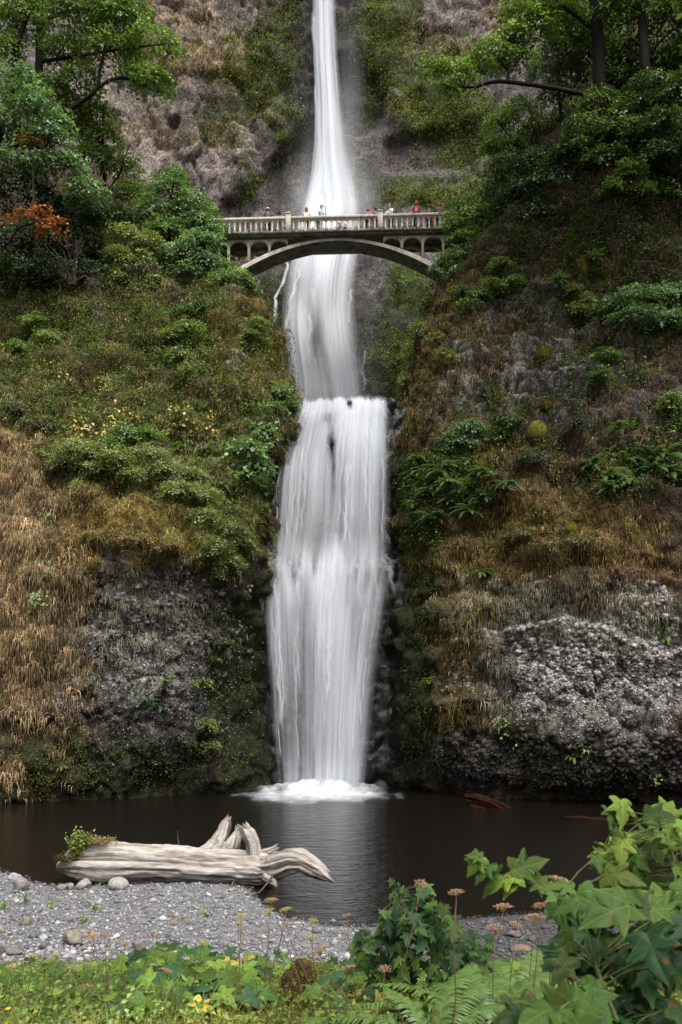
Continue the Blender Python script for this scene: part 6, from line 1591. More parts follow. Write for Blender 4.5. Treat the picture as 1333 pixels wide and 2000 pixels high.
m = MB(); r_ = np.random.default_rng(3)
for (u0, v0, ru, rv, nn_, cs) in ((165, 1646, 22, 9, 420, [(0.10, 0.12, 0.02), (0.16, 0.13, 0.04)]), (150, 1665, 14, 22, 420, [(0.09, 0.12, 0.02), (0.13, 0.11, 0.03)]), (128, 1682, 16, 6, 160, [(0.13, 0.11, 0.03)]), (200, 1645, 26, 5, 200, [(0.20, 0.16, 0.07)])):
    P = np.array([at(u0 + r_.normal() * ru * 0.5, v0 + r_.normal() * rv * 0.5, 22.15 + r_.uniform(-.1, .3)) for _ in range(nn_)])
    small_leaves(m, P, np.tile([0, -0.6, 0.7], (nn_, 1)), 2, (0.03, 0.08), cs, 5, spread=0.03)
m.build('moss_patch', MATS['grass'], log, world=True)['kind'] = 'stuff'
m = MB()
P = np.array([at(155 + r_.normal() * 9, 1650 + r_.normal() * 10, 22.1) for _ in range(60)])
small_leaves(m, P, np.tile([0, -0.3, 0.9], (60, 1)), 4, (0.06, 0.12), C_LIM, 6, spread=0.05)
for k in range(4):
    a0 = at(160 + k * 4, 1640, 22.2); tube(m, np.stack([a0, a0 + [0.03 * k, 0, 0.22]]), 0.008, (0.1, 0.15, 0.04), n=4)
m.build('plant_tuft', MATS['leaf'], log, world=True)['kind'] = 'stuff'
def stick(name, label, pts, r0, col, cat='stick', seed=0):
    P = np.array([at(*q) for q in pts]); root = thing(name, label, cat, P[0])
    m = MB(); t0 = np.linspace(0, 1, len(P)); t = np.linspace(0, 1, 5 * len(P))
    Q = np.stack([np.interp(t, t0, P[:, k]) for k in range(3)], 1)
    tube(m, Q, np.linspace(r0, r0 * 0.4, len(t)), col, n=6, rough=0.15, seed=seed)
    m.build('wood', MATS['bark'], root, smooth=True, world=True)
stick('stick', 'thin curved dark root trailing in the water under the log', [(540, 1700, 21.6), (525, 1722, 21.2), (508, 1742, 20.6), (495, 1748, 20.4)], 0.035, (0.07, 0.055, 0.045))
stick('stick', 'pale straight stick at the waterline below the log', [(438, 1748, 20.9), (460, 1750, 20.8), (490, 1754, 20.6)], 0.03, (0.20, 0.17, 0.14))
stick('stick', 'short reddish stick leaning against the log', [(462, 1712, 21.9), (452, 1732, 21.5)], 0.035, (0.18, 0.10, 0.06))
stick('stick', 'thin bare twig standing behind the log', [(352, 1660, 22.9), (348, 1640, 22.9), (347, 1622, 22.9)], 0.015, (0.12, 0.10, 0.08))
RED = ((0.030, 0.011, 0.007), (0.008, 0.004, 0.003))
lg = thing('sunken_log', 'red-brown broken log half sunk at the foot of the right cliff', 'log', at(970, 1580, 37.4))
m = MB(); log_tube(m, [(908, 1556, 38.2, 5), (930, 1561, 38.0, 8), (960, 1572, 37.6, 10), (1000, 1588, 37.0, 7), (1030, 1599, 36.4, 2)], 26, 11, 0.6, RED[0], RED[1])
m.build('trunk', MATS['sodden_wood'], lg, smooth=True, world=True)
m = MB(); log_tube(m, [(918, 1574, 37.4, 3), (940, 1581, 37.1, 5), (960, 1588, 36.8, 4), (975, 1592, 36.6, 1)], 18, 12, 0.6, RED[0], RED[1])
m.build('broken_limb', MATS['sodden_wood'], lg, smooth=True, world=True)
lg = thing('floating_pole', 'thin red-brown pole floating left of the near green leaves', 'log', at(1160, 1602, 33.6))
m = MB(); log_tube(m, [(1102, 1597, 34.0, 3), (1130, 1599, 33.9, 5), (1170, 1602, 33.7, 5), (1205, 1604, 33.5, 4), (1217, 1605, 33.4, 2)], 10, 13, 0.3, RED[0], RED[1])
m.build('trunk', MATS['sodden_wood'], lg, smooth=True, world=True)

GR = 'larger stones lying on the gravel'
stones = [
 ('square brown boulder sitting on the gravel', 143, 1848, 21, 19, (0.17, 0.145, 0.12)), ('rounded stone with pale top at the left waterline', 41, 1738, 17, 13, (0.17, 0.155, 0.15)), ('small pale stone at the far left waterline', 30, 1718, 12, 8, (0.26, 0.25, 0.25)),
 ('wide flat grey stone against the log', 232, 1736, 21, 13, (0.25, 0.24, 0.235)), ('grey stone left of the wide flat one by the log', 162, 1736, 16, 11, (0.20, 0.195, 0.19)), ('small stone at the left tip of the log', 138, 1738, 8, 8, (0.19, 0.18, 0.18)), ('low stone in shallow water left of the log tip', 122, 1738, 10, 6, (0.15, 0.14, 0.14)),
 ('flat brown stone right of the square boulder', 273, 1852, 14, 9, (0.15, 0.125, 0.105)), ('dark stone below left of the square boulder', 88, 1855, 11, 9, (0.10, 0.09, 0.085)), ('small dark stone left of the square boulder', 64, 1832, 9, 7, (0.10, 0.10, 0.105)), ('brown mossy stone left on the gravel', 50, 1806, 12, 9, (0.15, 0.125, 0.10)),
 ('wide low stone with moss at the left gravel edge', 22, 1862, 24, 9, (0.13, 0.115, 0.10)), ('pale grey boulder among the plants at lower left', 138, 1962, 26, 22, (0.20, 0.19, 0.185)), ('tan stone cut by the left frame edge', 0, 1822, 9, 9, (0.20, 0.165, 0.135)), ('flat pale stone at the plant edge below the boulder', 180, 1906, 13, 6, (0.27, 0.24, 0.22)),
 ('grey stone at the plant edge right of the boulder', 247, 1886, 13, 11, (0.21, 0.205, 0.205)), ('light stone on the middle of the gravel', 195, 1765, 7, 6, (0.32, 0.31, 0.31)), ('small stone in the gravel under the log', 300, 1762, 7, 5, (0.26, 0.25, 0.25)), ('dark stone on the gravel near the waterline bend', 405, 1790, 8, 6, (0.09, 0.09, 0.09)),
 ('white pebble right of the square boulder', 228, 1832, 6, 5, (0.42, 0.41, 0.40)), ('whitish stone left of the square boulder base', 86, 1835, 7, 6, (0.36, 0.35, 0.35)),
 ('dark wet stone behind the dry flower heads', 957, 1806, 12, 7, (0.07, 0.065, 0.07)), ('purplish wet stone on the right shore', 1003, 1830, 13, 7, (0.10, 0.085, 0.09)), ('dark stone at the right shore edge near the bush', 1040, 1838, 11, 6, (0.08, 0.07, 0.075)), ('brown stone on the shore left of the currant bush', 620, 1822, 9, 6, (0.12, 0.11, 0.105)), ('grey stone at the shore bend below the log', 650, 1822, 8, 5, (0.20, 0.2, 0.2)),
 ('long flat reddish stone on the right shore', 1020, 1856, 20, 6, (0.13, 0.09, 0.075)), ('grey cobble left of the wide mossy stone', 60, 1875, 12, 8, (0.22, 0.21, 0.21)), ('cobble in front of the dark stone at left', 105, 1880, 13, 9, (0.19, 0.185, 0.185)), ('small cobble by the lower left plants', 30, 1895, 12, 8, (0.24, 0.23, 0.225))]
for i, (lab, u, v, ru, rv, c) in enumerate(stones):
    p = ground_at(u, v); s = p[1] / FPX
    w, f = rock_mesh(40 + i, (ru * s * 1.15, ru * s * 0.95, rv * s * 1.15), 2, 0.35)
    m = MB(); m.add(w, f, np.array(c))
    o = m.build('stone', MATS['stone']); o.location = (p[0], p[1], p[2] + rv * s * 0.62); o.rotation_euler = (0, 0, i * 1.7)
    tag(o, lab, 'stone', GR)
p = ground_at(578, 1985); s = p[1] / FPX
w, f = rock_mesh(7, (34 * s, 30 * s, 62 * s), 3, 0.5, 9)
w[:, 0] += 0.25 * w[:, 2]
root = thing('mossy_stump', 'brown mossy stump standing among the foreground plants', 'stump', p)
nz_ = fbm(w * 9, 4, 3)[:, None]
m = MB(); m.add(w + [0, 0, 48 * s], f, np.array([0.055, 0.032, 0.018]) * (1 - sstep(.45, .6, nz_)) + np.array([0.11, 0.085, 0.03]) * sstep(.45, .6, nz_)); m.build('stump', MATS['moss'], root, smooth=True)
m = MB(); r_ = np.random.default_rng(2); d = unit(r_.normal(size=(500, 3))); d[:, 2] = np.abs(d[:, 2])
i_ = r_.integers(0, len(w), 500)
small_leaves(m, w[i_] + [0, 0, 48 * s], unit(w[i_]), 2, (0.008, 0.02), L_MOS + [(0.10, 0.06, 0.025)], 3, spread=0.006, lift=0.008)
m.build('moss_patch', MATS['grass'], root)['kind'] = 'stuff'

# gravel: uncountable pebbles
r_ = np.random.default_rng(77)
n0 = 60000
Y = np.sqrt(r_.uniform(12.3 ** 2, 24.6 ** 2, n0)); U = r_.uniform(-40, 1380, n0)
X = (U - U0) * Y / FPX
dS = shore(X) - Y
nzp = fbm(np.stack([X, Y, X * 0], -1) / 1.6, 3, 9)
ok = (dS > -0.35) & (r_.uniform(size=n0) < 0.55 + 0.4 * nzp) & (dS < 8.5) & (Y > 12.0)
ok &= ~((U > 1060) & (Y < 17))
X, Y, dS, nzp = X[ok][:12000], Y[ok][:12000], dS[ok][:12000], nzp[ok][:12000]
n_ = len(X)
sz = 0.021 + 0.032 * r_.uniform(size=n_) ** 2 + 0.05 * (r_.uniform(size=n_) > 0.93) * r_.uniform(size=n_) + 0.02 * sstep(16.5, 14, Y)
cols = mixcol(r_, n_, [(0.20, 0.205, 0.22), (0.145, 0.145, 0.155), (0.30, 0.30, 0.315), (0.18, 0.16, 0.15), (0.10, 0.10, 0.105)], 0.3)
Ug = U0 + FPX * X / Y
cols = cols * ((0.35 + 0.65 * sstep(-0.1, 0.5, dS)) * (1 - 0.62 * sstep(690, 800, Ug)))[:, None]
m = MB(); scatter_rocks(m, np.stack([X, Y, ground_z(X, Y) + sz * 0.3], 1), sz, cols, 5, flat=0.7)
tag(m.build('gravel', MATS['stone']), 'grey gravel of the shore in front of the log', 'gravel', kind='stuff')
# ------------------------------------------------------------------ foreground plants
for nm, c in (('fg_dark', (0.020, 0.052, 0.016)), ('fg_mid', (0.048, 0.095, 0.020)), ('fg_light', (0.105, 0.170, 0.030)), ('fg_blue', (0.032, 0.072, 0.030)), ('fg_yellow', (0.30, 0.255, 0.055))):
    leafmat(nm, attr=False, color=c, trans=0.32, gloss=0.008, rough=0.4, objrand=0.45, veins=True)
HALF = [(0.0, 0.0), (0.06, -0.08), (0.18, -0.12), (0.30, -0.09), (0.46, -0.02), (0.40, 0.10), (0.33, 0.20), (0.31, 0.26), (0.44, 0.36), (0.60, 0.56), (0.45, 0.57), (0.32, 0.55), (0.24, 0.58), (0.24, 0.70), (0.17, 0.84), (0.08, 0.98), (0.0, 1.14)]
def lobed_leaf(seed, curl=0.25, fold=0.12, depth=1.0):
    r = np.random.default_rng(seed)
    h = np.array(HALF)
    c = np.array([0, 0.35])
    mid = (h[:, 0] ** 2 + (h[:, 1] - 0.35) ** 2) ** 0.5
    h = c + (h - c) * (0.55 + 0.45 * mid / mid.max())[:, None] ** (1 - depth) if depth < 1 else h
    # serrated rim
    pts = []
    for a, b in zip(h[:-1], h[1:]):
        pts += [a, a * 0.55 + b * 0.45 + (np.array([0.018, -0.012]) if a[0] > 0.02 else 0)]
    pts.append(h[-1]); R = np.array(pts); R = R + r.normal(size=R.shape) * 0.006
    R[0, 0] = R[-1, 0] = 0
    L = R[1:-1][::-1] * np.array([-1, 1]) + r.normal(size=(len(R) - 2, 2)) * 0.008
    rim = np.vstack([R, L]); k = len(rim)
    inner = c + (rim - c) * 0.5
    V2 = np.vstack([rim, inner, c[None]])
    z = fold * np.abs(V2[:, 0]) - curl * (V2[:, 1] - 0.15) ** 2 - 0.35 * V2[:, 0] ** 2 + 0.035 * np.sin(V2[:, 0] * 13 + seed) * np.cos(V2[:, 1] * 11)
    ang = np.arctan2(V2[:, 0] - c[0], V2[:, 1] - c[1])
    z = z + 0.025 * np.cos(ang * 5) * np.r_[np.ones(k), 0.5 * np.ones(k), 0]
    i = np.arange(k); j = (i + 1) % k
    m = MB(); m.add(np.column_stack([V2, z]), [np.stack([i, i + k, j + k, j], 1), np.stack([i + k, np.full(k, 2 * k), j + k], 1)])
    return m
LEAF = {}
for nm in ('fg_dark', 'fg_mid', 'fg_light', 'fg_blue', 'fg_yellow'):
    LEAF[nm] = []
    for s_ in range(4):
        me = lobed_leaf(s_ * 3 + 1, curl=0.15 + 0.12 * s_, fold=(0.22, 0.10, 0.30, 0.02)[s_]).mesh('leaf', smooth=True)
        me.materials.append(MATS[nm]); LEAF[nm].append(me)
def put_leaf(root, P, nrm, D, size, mat, r, name='leaf'):
    nrm = unit(nrm); D = np.asarray(D, float); D = unit(D - nrm * (D @ nrm)); X = np.cross(D, nrm)
    o = link(name, LEAF[mat][int(r.integers(0, 4))], root)
    M = Matrix(((X[0], D[0], nrm[0]), (X[1], D[1], nrm[1]), (X[2], D[2], nrm[2])))
    base = np.array(root.location)
    o.location = [float(q) for q in (np.asarray(P) - base)]
    o.rotation_euler = M.to_euler()
    o.scale = (float(size) * r.uniform(0.85, 1.15),) * 3
    return o
def leafy(name, label, cat, base, leaves, canes, seed, mats, group=None, cane_col=(0.10, 0.12, 0.04)):
    """leaves: (u, v, Y, size m); canes: paths (u, v, Y, radius m)"""
    root = thing(name, label, cat, base, group)
    r = np.random.default_rng(seed)
    cp = []
    for cn in canes:
        cn = np.array(cn, float); P = np.array([at(*q[:3]) for q in cn])
        t0 = np.linspace(0, 1, len(P)); t = np.linspace(0, 1, 6 * len(P))
        Q = np.stack([np.interp(t, t0, P[:, k]) for k in range(3)], 1)
        Q[1:-1] = (Q[:-2] + Q[1:-1] + Q[2:]) / 3
        m = MB(); tube(m, Q, np.interp(t, t0, cn[:, 3]), cane_col, n=6); m.build('stem', MATS['dry_stem'], root, smooth=True, world=True)
        cp.append(Q)
    cp = np.concatenate(cp)
    ms = MB()
    for (u, v, Y, s) in leaves:
        C = at(u, v, Y)
        nrm = np.array([r.normal() * 0.45, -0.55 + r.normal() * 0.35, 0.75 + r.normal() * 0.2])
        j = np.argmin(np.linalg.norm(cp - C, axis=1)); away = C - cp[j]
        D = unit(away + 1e-6) * 0.8 + np.array([r.normal() * 0.6, -0.25, -0.45 + r.normal() * 0.3])
        mat = mats[int(r.integers(0, len(mats)))] if not callable(mats) else mats(u, v, r)
        n2 = unit(nrm); D2 = unit(D - n2 * (D @ n2))
        put_leaf(root, C - D2 * s * 0.4, n2, D2, s, mat, r)
        b0 = C - D2 * s * 0.4
        if np.linalg.norm(b0 - cp[j]) < 0.45:
            tube(ms, np.stack([cp[j], (cp[j] + b0) / 2 + [0, 0, 0.015], b0]), [0.003, 0.0025, 0.002], cane_col, n=4, cap=False)
    if ms.n: ms.build('leaf_stalks', MATS['dry_stem'], root, world=True)['kind'] = 'stuff'
    return root
r_ = np.random.default_rng(91)
lv = []
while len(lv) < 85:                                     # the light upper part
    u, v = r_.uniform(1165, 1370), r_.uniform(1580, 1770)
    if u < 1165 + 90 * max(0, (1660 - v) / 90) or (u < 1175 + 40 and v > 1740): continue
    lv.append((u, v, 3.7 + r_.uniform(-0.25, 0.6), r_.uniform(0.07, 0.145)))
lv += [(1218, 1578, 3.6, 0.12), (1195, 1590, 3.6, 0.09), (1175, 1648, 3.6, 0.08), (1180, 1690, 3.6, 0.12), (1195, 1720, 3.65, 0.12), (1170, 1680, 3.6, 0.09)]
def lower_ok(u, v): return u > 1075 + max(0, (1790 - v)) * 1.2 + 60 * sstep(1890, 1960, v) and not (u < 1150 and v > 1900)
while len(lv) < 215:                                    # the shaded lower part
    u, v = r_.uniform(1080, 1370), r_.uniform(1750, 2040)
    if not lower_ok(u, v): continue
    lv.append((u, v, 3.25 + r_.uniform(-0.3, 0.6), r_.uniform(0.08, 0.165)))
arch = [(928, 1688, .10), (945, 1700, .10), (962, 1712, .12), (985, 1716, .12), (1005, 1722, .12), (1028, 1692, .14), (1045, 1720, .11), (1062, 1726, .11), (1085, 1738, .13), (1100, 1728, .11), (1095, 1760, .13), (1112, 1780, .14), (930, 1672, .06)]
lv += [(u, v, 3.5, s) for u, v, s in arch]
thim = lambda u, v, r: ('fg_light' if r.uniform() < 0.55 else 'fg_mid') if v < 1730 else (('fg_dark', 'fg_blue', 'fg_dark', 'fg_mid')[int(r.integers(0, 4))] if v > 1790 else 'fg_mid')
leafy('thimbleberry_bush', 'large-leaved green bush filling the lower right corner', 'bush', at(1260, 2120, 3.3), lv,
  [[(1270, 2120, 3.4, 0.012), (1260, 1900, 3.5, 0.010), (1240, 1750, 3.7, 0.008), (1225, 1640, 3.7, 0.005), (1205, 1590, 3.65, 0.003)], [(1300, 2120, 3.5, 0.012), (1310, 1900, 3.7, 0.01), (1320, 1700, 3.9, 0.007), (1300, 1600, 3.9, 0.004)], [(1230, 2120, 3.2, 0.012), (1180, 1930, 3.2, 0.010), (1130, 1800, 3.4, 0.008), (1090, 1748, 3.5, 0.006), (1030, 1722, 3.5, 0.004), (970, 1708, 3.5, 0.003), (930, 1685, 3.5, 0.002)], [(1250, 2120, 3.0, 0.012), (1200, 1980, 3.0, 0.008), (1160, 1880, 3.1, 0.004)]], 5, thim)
lv = [(r_.uniform(985, 1180), r_.uniform(1965, 2040), 2.5 + r_.uniform(-0.2, 0.3), r_.uniform(0.09, 0.14)) for _ in range(22)]
leafy('thimbleberry_plant', 'near blurred leafy plant at the bottom edge beside the fern', 'plant', at(1080, 2200, 2.4), lv, [[(1080, 2200, 2.4, 0.008), (1080, 2000, 2.4, 0.005)], [(1120, 2200, 2.4, 0.008), (1140, 2000, 2.4, 0.004)]], 6, ['fg_mid', 'fg_blue'])
# currant bush
lv = []
for (cu, cv, ru, rv, n) in ((795, 1770, 26, 36, 24), (830, 1760, 26, 26, 16), (765, 1800, 34, 26, 22), (850, 1800, 50, 36, 34), (780, 1850, 60, 36, 40), (880, 1840, 46, 36, 30), (740, 1890, 44, 44, 34), (820, 1910, 60, 44, 44), (910, 1890, 46, 44, 34), (935, 1850, 30, 26, 16), (710, 1850, 26, 26, 14)):
    for _ in range(n):
        a, q = r_.uniform(0, 6.28), math.sqrt(r_.uniform())
        lv.append((cu + ru * q * math.cos(a), cv + rv * q * math.sin(a), 6.0 + r_.uniform(-0.35, 0.35), r_.uniform(0.065, 0.12)))
lv += [(770 + r_.normal() * 6, 1722 + k * 7, 6.0, 0.05) for k in range(5)]
leafy('currant_bush', 'dark green small-leaved bush in front of the pool, centre right', 'bush', ground_at(820, 1990), lv,
  [[(815, 1990, 6.1, 0.012), (800, 1880, 6.0, 0.010), (790, 1790, 6.0, 0.006), (770, 1722, 6.0, 0.003)], [(825, 1990, 6.1, 0.012), (850, 1880, 6.0, 0.01), (870, 1800, 6.0, 0.004)], [(805, 1990, 6.1, 0.012), (760, 1900, 6.0, 0.008), (735, 1860, 6.0, 0.004)], [(830, 1990, 6.1, 0.01), (900, 1890, 6.0, 0.005)]], 8, ['fg_dark', 'fg_mid', 'fg_mid', 'fg_blue'], cane_col=(0.07, 0.06, 0.03))
# carpet of low plants on the bank
zones = [
 ('low green plant in the leaf carpet at the bottom left corner', -20, 270, 34, ['fg_mid', 'fg_light', 'fg_mid'], (0.08, 0.13), 0.24),
 ('lush lobed-leaf plant in the carpet left of the mossy stump', 270, 530, 36, ['fg_light', 'fg_mid', 'fg_blue', 'fg_light'], (0.12, 0.19), 0.38),
 ('lobed-leaf plant in the carpet between mossy stump and currant bush', 590, 740, 15, ['fg_mid', 'fg_blue', 'fg_light'], (0.10, 0.16), 0.34),
 ('small green plant on the bank between currant bush and corner bush', 930, 1120, 16, ['fg_mid', 'fg_light', 'fg_mid'], (0.09, 0.15), 0.25)]
for zi, (lab, ua, ub, cnt, mats, S, H) in enumerate(zones):
    for k in range(cnt):
        Yp = 5.3 + 5.7 * ((k + r_.uniform()) / cnt) ** 1.25
        u = r_.uniform(ua, ub)
        if Yp < 7.6 and abs(u - 582) < 95: u = u - 95 if u < 582 else u + 80      # keep the stump in sight
        X = (u - U0) * Yp / FPX
        z = float(ground_z(X, Yp)); P = np.array([X, Yp, z])
        root = thing('leafy_plant', lab, 'plant', P, lab.replace('plant', 'plants'))
        h = H * r_.uniform(0.7, 1.2) * (0.75 + 0.25 * (Yp > 7))
        m = MB()
        nl = int(r_.integers(6, 10))
        for q in range(nl):
            a = q * 2.4 + r_.uniform(-.4, .4); rad = H * r_.uniform(0.25, 0.75)
            b0 = np.array([math.cos(a) * rad, math.sin(a) * rad, h * r_.uniform(0.55, 1.0)])
            tube(m, np.stack([[0, 0, -0.03], b0 * [0.35, 0.35, 0.7], b0]), [0.006, 0.004, 0.003], (0.13, 0.16, 0.05), n=4, cap=False)
            mat = mats[int(r_.integers(0, len(mats)))]
            if r_.uniform() < 0.025: mat = 'fg_yellow'
            put_leaf(root, P + b0, np.array([math.cos(a) * 0.25 + r_.normal() * 0.2, -0.35 + r_.normal() * 0.25, 0.9]), np.array([math.cos(a), math.sin(a) - 0.3, -0.25]), r_.uniform(*S), mat, r_)
        m.build('stems', MATS['dry_stem'], root)['kind'] = 'stuff'
# fine undergrowth on the bank
def bank_points(n, ya, yb, seed, ua=-60, ub=1400):
    r = np.random.default_rng(seed); Y = r.uniform(ya, yb, n); U = r.uniform(ua, ub, n); X = (U - U0) * Y / FPX
    nz = fbm(np.stack([X, Y, X * 0], -1) / 0.9, 3, seed)
    k = Y < yb - 2.2 * nz - 0.2
    X, Y = X[k], Y[k]
    return np.stack([X, Y, ground_z(X, Y)], 1)
m = MB()
P = bank_points(6500, 4.6, 13.6, 401); small_leaves(m, P, np.tile([0, -0.3, 0.9], (len(P), 1)), 6, (0.018, 0.05), L_GRN + L_GRN + L_YEL[:1], 402, spread=0.07, lift=0.14)
P = bank_points(6500, 4.6, 13.8, 403); blades(m, P, np.tile([0, 0, 1.0], (len(P), 1)), (0.10, 0.28), (0.004, 0.009), G_GRN + G_OLV + L_YEL, 404, hang=0.35, out=0.9, per=4, spread=0.03, up=0.5)
tag(m.build('undergrowth', MATS['grass']), 'fine green grass and small weeds covering the near bank', 'undergrowth', kind='stuff')

# dried flower umbels
def umbel_mesh(seed, col, n=20, R=0.5):
    r = np.random.default_rng(seed); m = MB(); v, f = ico()
    for k in range(n):
        q = math.sqrt((k + 0.5) / n); a = k * 2.39996
        e = np.array([R * q * math.cos(a), R * q * math.sin(a), 0.26 * (1 - 0.5 * q * q) + r.normal() * 0.025])
        tube(m, np.stack([[0, 0, -0.15], e * [0.5, 0.5, 0.6], e]), [0.012, 0.01, 0.008], np.array(col) * 0.7, n=3, cap=False)
        for j in range(7):
            d = r.normal(size=3) * [0.055, 0.055, 0.025]
            m.add(v * r.uniform(0.022, 0.036) * [1, 1, 0.8] + e + d + [0, 0, 0.03], f, np.array(col) * r.uniform(0.65, 1.3))
    me = m.mesh('flower_head'); me.materials.append(MATS['dry_stem']); return me
UMB = [umbel_mesh(1, (0.34, 0.22, 0.10)), umbel_mesh(2, (0.28, 0.17, 0.09)), umbel_mesh(3, (0.38, 0.30, 0.09)), umbel_mesh(4, (0.33, 0.21, 0.13))]
left = [(62, 1868, 16, 0), (110, 1868, 18, 2), (19, 1891, 14, 2), (182, 1834, 26, 0), (173, 1822, 18, 0), (205, 1829, 16, 0), (244, 1846, 20, 0), (213, 1856, 14, 2), (299, 1826, 20, 0), (340, 1805, 18, 0), (356, 1795, 18, 0), (395, 1846, 22, 2), (472, 1792, 20, 2), (466, 1806, 16, 2), (530, 1762, 24, 2), (526, 1784, 26, 2), (559, 1780, 22, 2), (612, 1801, 18, 2), (607, 1836, 24, 2), (625, 1861, 34, 1), (475, 1879, 24, 1), (323, 1899, 24, 0), (171, 1931, 26, 1), (142, 1893, 18, 0), (560, 1808, 18, 0), (262, 1948, 24, 1), (446, 1986, 34, 1)]
mid = [(678, 1791, 18, 1), (681, 1896, 30, 1), (752, 1896, 24, 3), (822, 1730, 26, 3)]
right = [(892, 1748, 30, 3), (983, 1777, 34, 3), (966, 1817, 32, 3), (1043, 1800, 40, 3), (1007, 1811, 26, 3), (1092, 1727, 44, 3), (1078, 1769, 32, 3), (1055, 1773, 26, 1)]
ORD = ['first', 'second', 'third', 'fourth', 'fifth', 'sixth', 'seventh', 'eighth', 'ninth', 'tenth', 'eleventh', 'twelfth', 'thirteenth', 'fourteenth', 'fifteenth', 'sixteenth', 'seventeenth', 'eighteenth', 'nineteenth', 'twentieth', 'twenty-first', 'twenty-second', 'twenty-third', 'twenty-fourth', 'twenty-fifth', 'twenty-sixth', 'twenty-seventh']
for lst, txt, yr in ((left, 'tan dried flower umbel, {} from the left of those left of centre', (5.6, 9.8)), (mid, 'dried flower umbel by the currant bush, {} of its four from the left', (5.2, 7)), (right, 'brown seeded umbel before the dark pool, {} from the left of the right-hand group', (4.2, 5.6))):
    for i, (u, v, w, kd) in enumerate(sorted(lst)):
        Ys = np.linspace(*yr, 60); zh = EYE - (v - V0) * Ys / FPX; zg = ground_z((u - U0) * Ys / FPX, Ys)
        Y = float(Ys[np.argmin(np.abs(zh - zg - 0.62))])
        H = at(u, v, Y); g = float(ground_z(H[0], Y))
        root = thing('dried_umbel', txt.format(ORD[i]), 'dried flower', (H[0] + r_.normal() * 0.10, Y, g), 'dried flower umbels on the bank')
        o = link('flower_head', UMB[kd], root); loc = H - np.array(root.location); o.location = [float(x) for x in loc]
        s = w * Y / FPX * 1.05; o.scale = (s, s, s); o.rotation_euler = (r_.normal() * 0.2, r_.normal() * 0.2, r_.uniform(0, 6))
        m = MB(); top = loc - np.array([0, 0, 0.15 * s])
        tube(m, np.stack([[0, 0, -0.04], top * [0.2, 0.2, 0.4] + [r_.normal() * 0.015, 0, 0], top * [0.7, 0.7, 0.75], top]), [0.0045, 0.004, 0.003, 0.0025], (0.11, 0.085, 0.04) if kd != 3 else (0.14, 0.075, 0.045), n=5)
        m.build('stem', MATS['dry_stem'], root, smooth=True)
# dead brown stalks in front of the corner bush
root = thing('dead_stalks', 'cluster of dead brown stalks left of the corner bush', 'dead plant', ground_at(1118, 1990))
for k in range(6):
    a0, e = at(1115 + k * 4, 1985, 4.6), at(1075 + k * 11 + r_.normal() * 4, 1800 + abs(k - 1) * 22 + r_.uniform(0, 20), 4.6)
    m = MB(); md = (a0 + e) / 2 + [0.01 * (k - 3), 0, 0]
    tube(m, np.stack([a0, md, e]), [0.008, 0.006, 0.003], (0.11, 0.065, 0.045), n=5, rough=0.2)
    m.build('stalk', MATS['dry_stem'], root, world=True)
# ferns close to the camera
FR.append(frond_mesh('frond', 0.8, 30, (0.115, 0.190, 0.050), 21, wid=0.17, arch=0.55, leaflet=0.95)); FR[-1].materials.append(MATS['leaf'])
for i, (lab, u, v, sc_, n) in enumerate((('big lush fern at the bottom edge right of the currant bush', 945, 2030, 0.95, 16), ('fern at the bottom edge left of the big lush fern', 845, 2050, 0.8, 12), ('small fern at the bottom edge right of the mossy stump', 690, 2030, 0.7, 10), ('tiny fern in front of the mossy stump', 548, 1995, 0.32, 8), ('fern behind the big lush fern under the brown umbels', 1020, 1990, 0.9, 12))):
    fern(lab, ground_at(u, v), np.array([0, -1, 0]), sc_, 4, 500 + i, n, 'ferns on the near bank', facing=False)
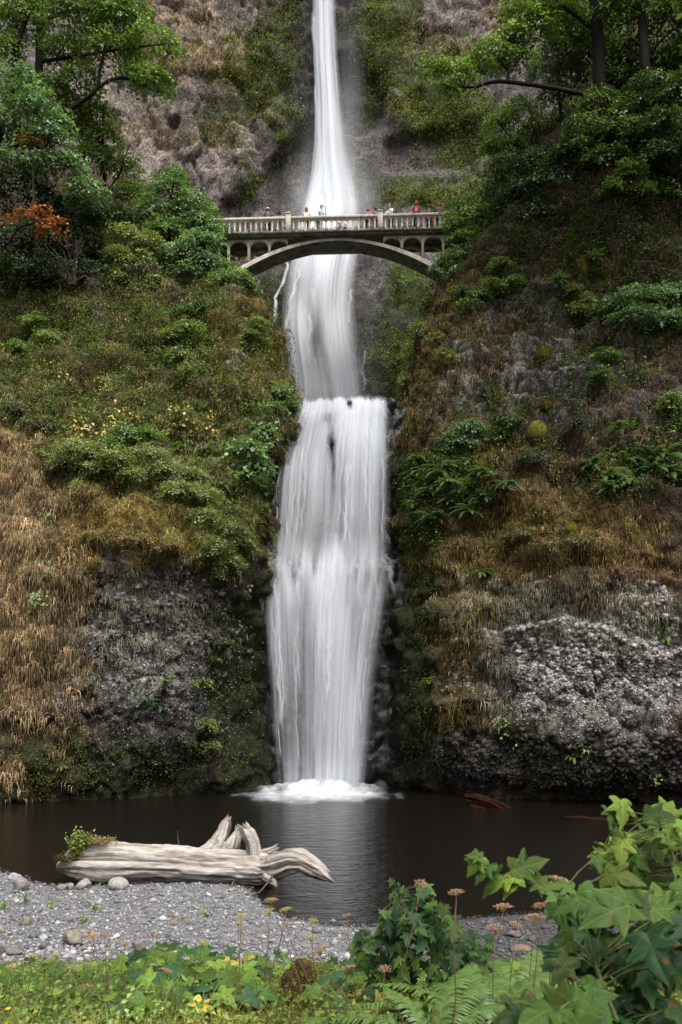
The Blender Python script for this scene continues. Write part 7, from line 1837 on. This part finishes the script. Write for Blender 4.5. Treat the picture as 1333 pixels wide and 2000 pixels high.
# a few yellow blossoms and a yellow leaf
v_, f_ = ico()
for i, (lab, u, v) in enumerate((('tiny yellow flower at the far lower left', 15, 1970), ('yellow flower near the bottom left edge', 75, 1980), ('yellow flower beside the mossy stump', 541, 1964))):
    g = ground_at(u, v + 26); H = at(u, v, g[1]); root = thing('yellow_flower', lab, 'flower', g)
    m = MB(); tube(m, np.stack([[0, 0, -0.02], H - g]), 0.003, (0.08, 0.13, 0.03), n=4); m.build('stem', MATS['dry_stem'], root)
    m = MB()
    for k in range(7):
        a = k * 0.9; d = np.array([math.cos(a), math.sin(a), 0.1]) * 0.013
        m.add(v_ * [0.011, 0.011, 0.005] + d + (H - g), f_, (0.75, 0.5, 0.02))
    m.build('petals', MATS['dry_stem'], root)
P = at(735, 1985, 5.2); root = thing('yellow_leaf', 'large withered yellow leaf at the bottom edge below the currant bush', 'leaf', P - [0, 0, 0.12])
put_leaf(root, P - np.array([0, 0, 0.0]), np.array([0.1, -0.8, 0.6]), np.array([0.5, 0, 0.5]), 0.2, 'fg_yellow', r_)
m = MB(); tube(m, np.stack([[0, 0, -0.1], [0, 0, 0.12]]), 0.003, (0.2, 0.16, 0.05), n=4); m.build('stem', MATS['dry_stem'], root)
# weeds on the gravel
for i, (lab, u, v, h) in enumerate((('tall thin weed on the left gravel', 49, 1768, 30), ('small weed on the gravel left of centre', 103, 1775, 18), ('tiny weed in the middle of the gravel', 187, 1782, 14), ('leafy weed near the waterline under the log', 398, 1790, 14), ('bright weed tuft on the gravel above the boulder', 166, 1803, 9), ('weed tuft on the brown stone at left', 52, 1806, 9), ('pale weed at the left frame edge', 10, 1780, 20), ('weed tuft by the wide flat stone', 200, 1728, 14))):
    g = ground_at(u, v); hh = h * g[1] / FPX; root = thing('weed', lab, 'weed', g, 'weeds on the gravel')
    q = np.stack([r_.normal(size=40) * 0.05, r_.normal(size=40) * 0.05, r_.uniform(0, hh, 40)], 1)
    m = MB(); leaf_quads(m, q, unit(r_.normal(size=(40, 3)) * 0.5 + [0, -0.5, 0.7]), r_.normal(size=(40, 3)), r_.uniform(0.04, 0.09, 40), mixcol(r_, 40, C_LIM + C_MAP)); m.build('leaves', MATS['leaf'], root)
    m = MB(); tube(m, np.stack([[0, 0, -0.02], [0.01, 0, hh]]), 0.005, (0.09, 0.10, 0.04), n=4); m.build('stem', MATS['dry_stem'], root)
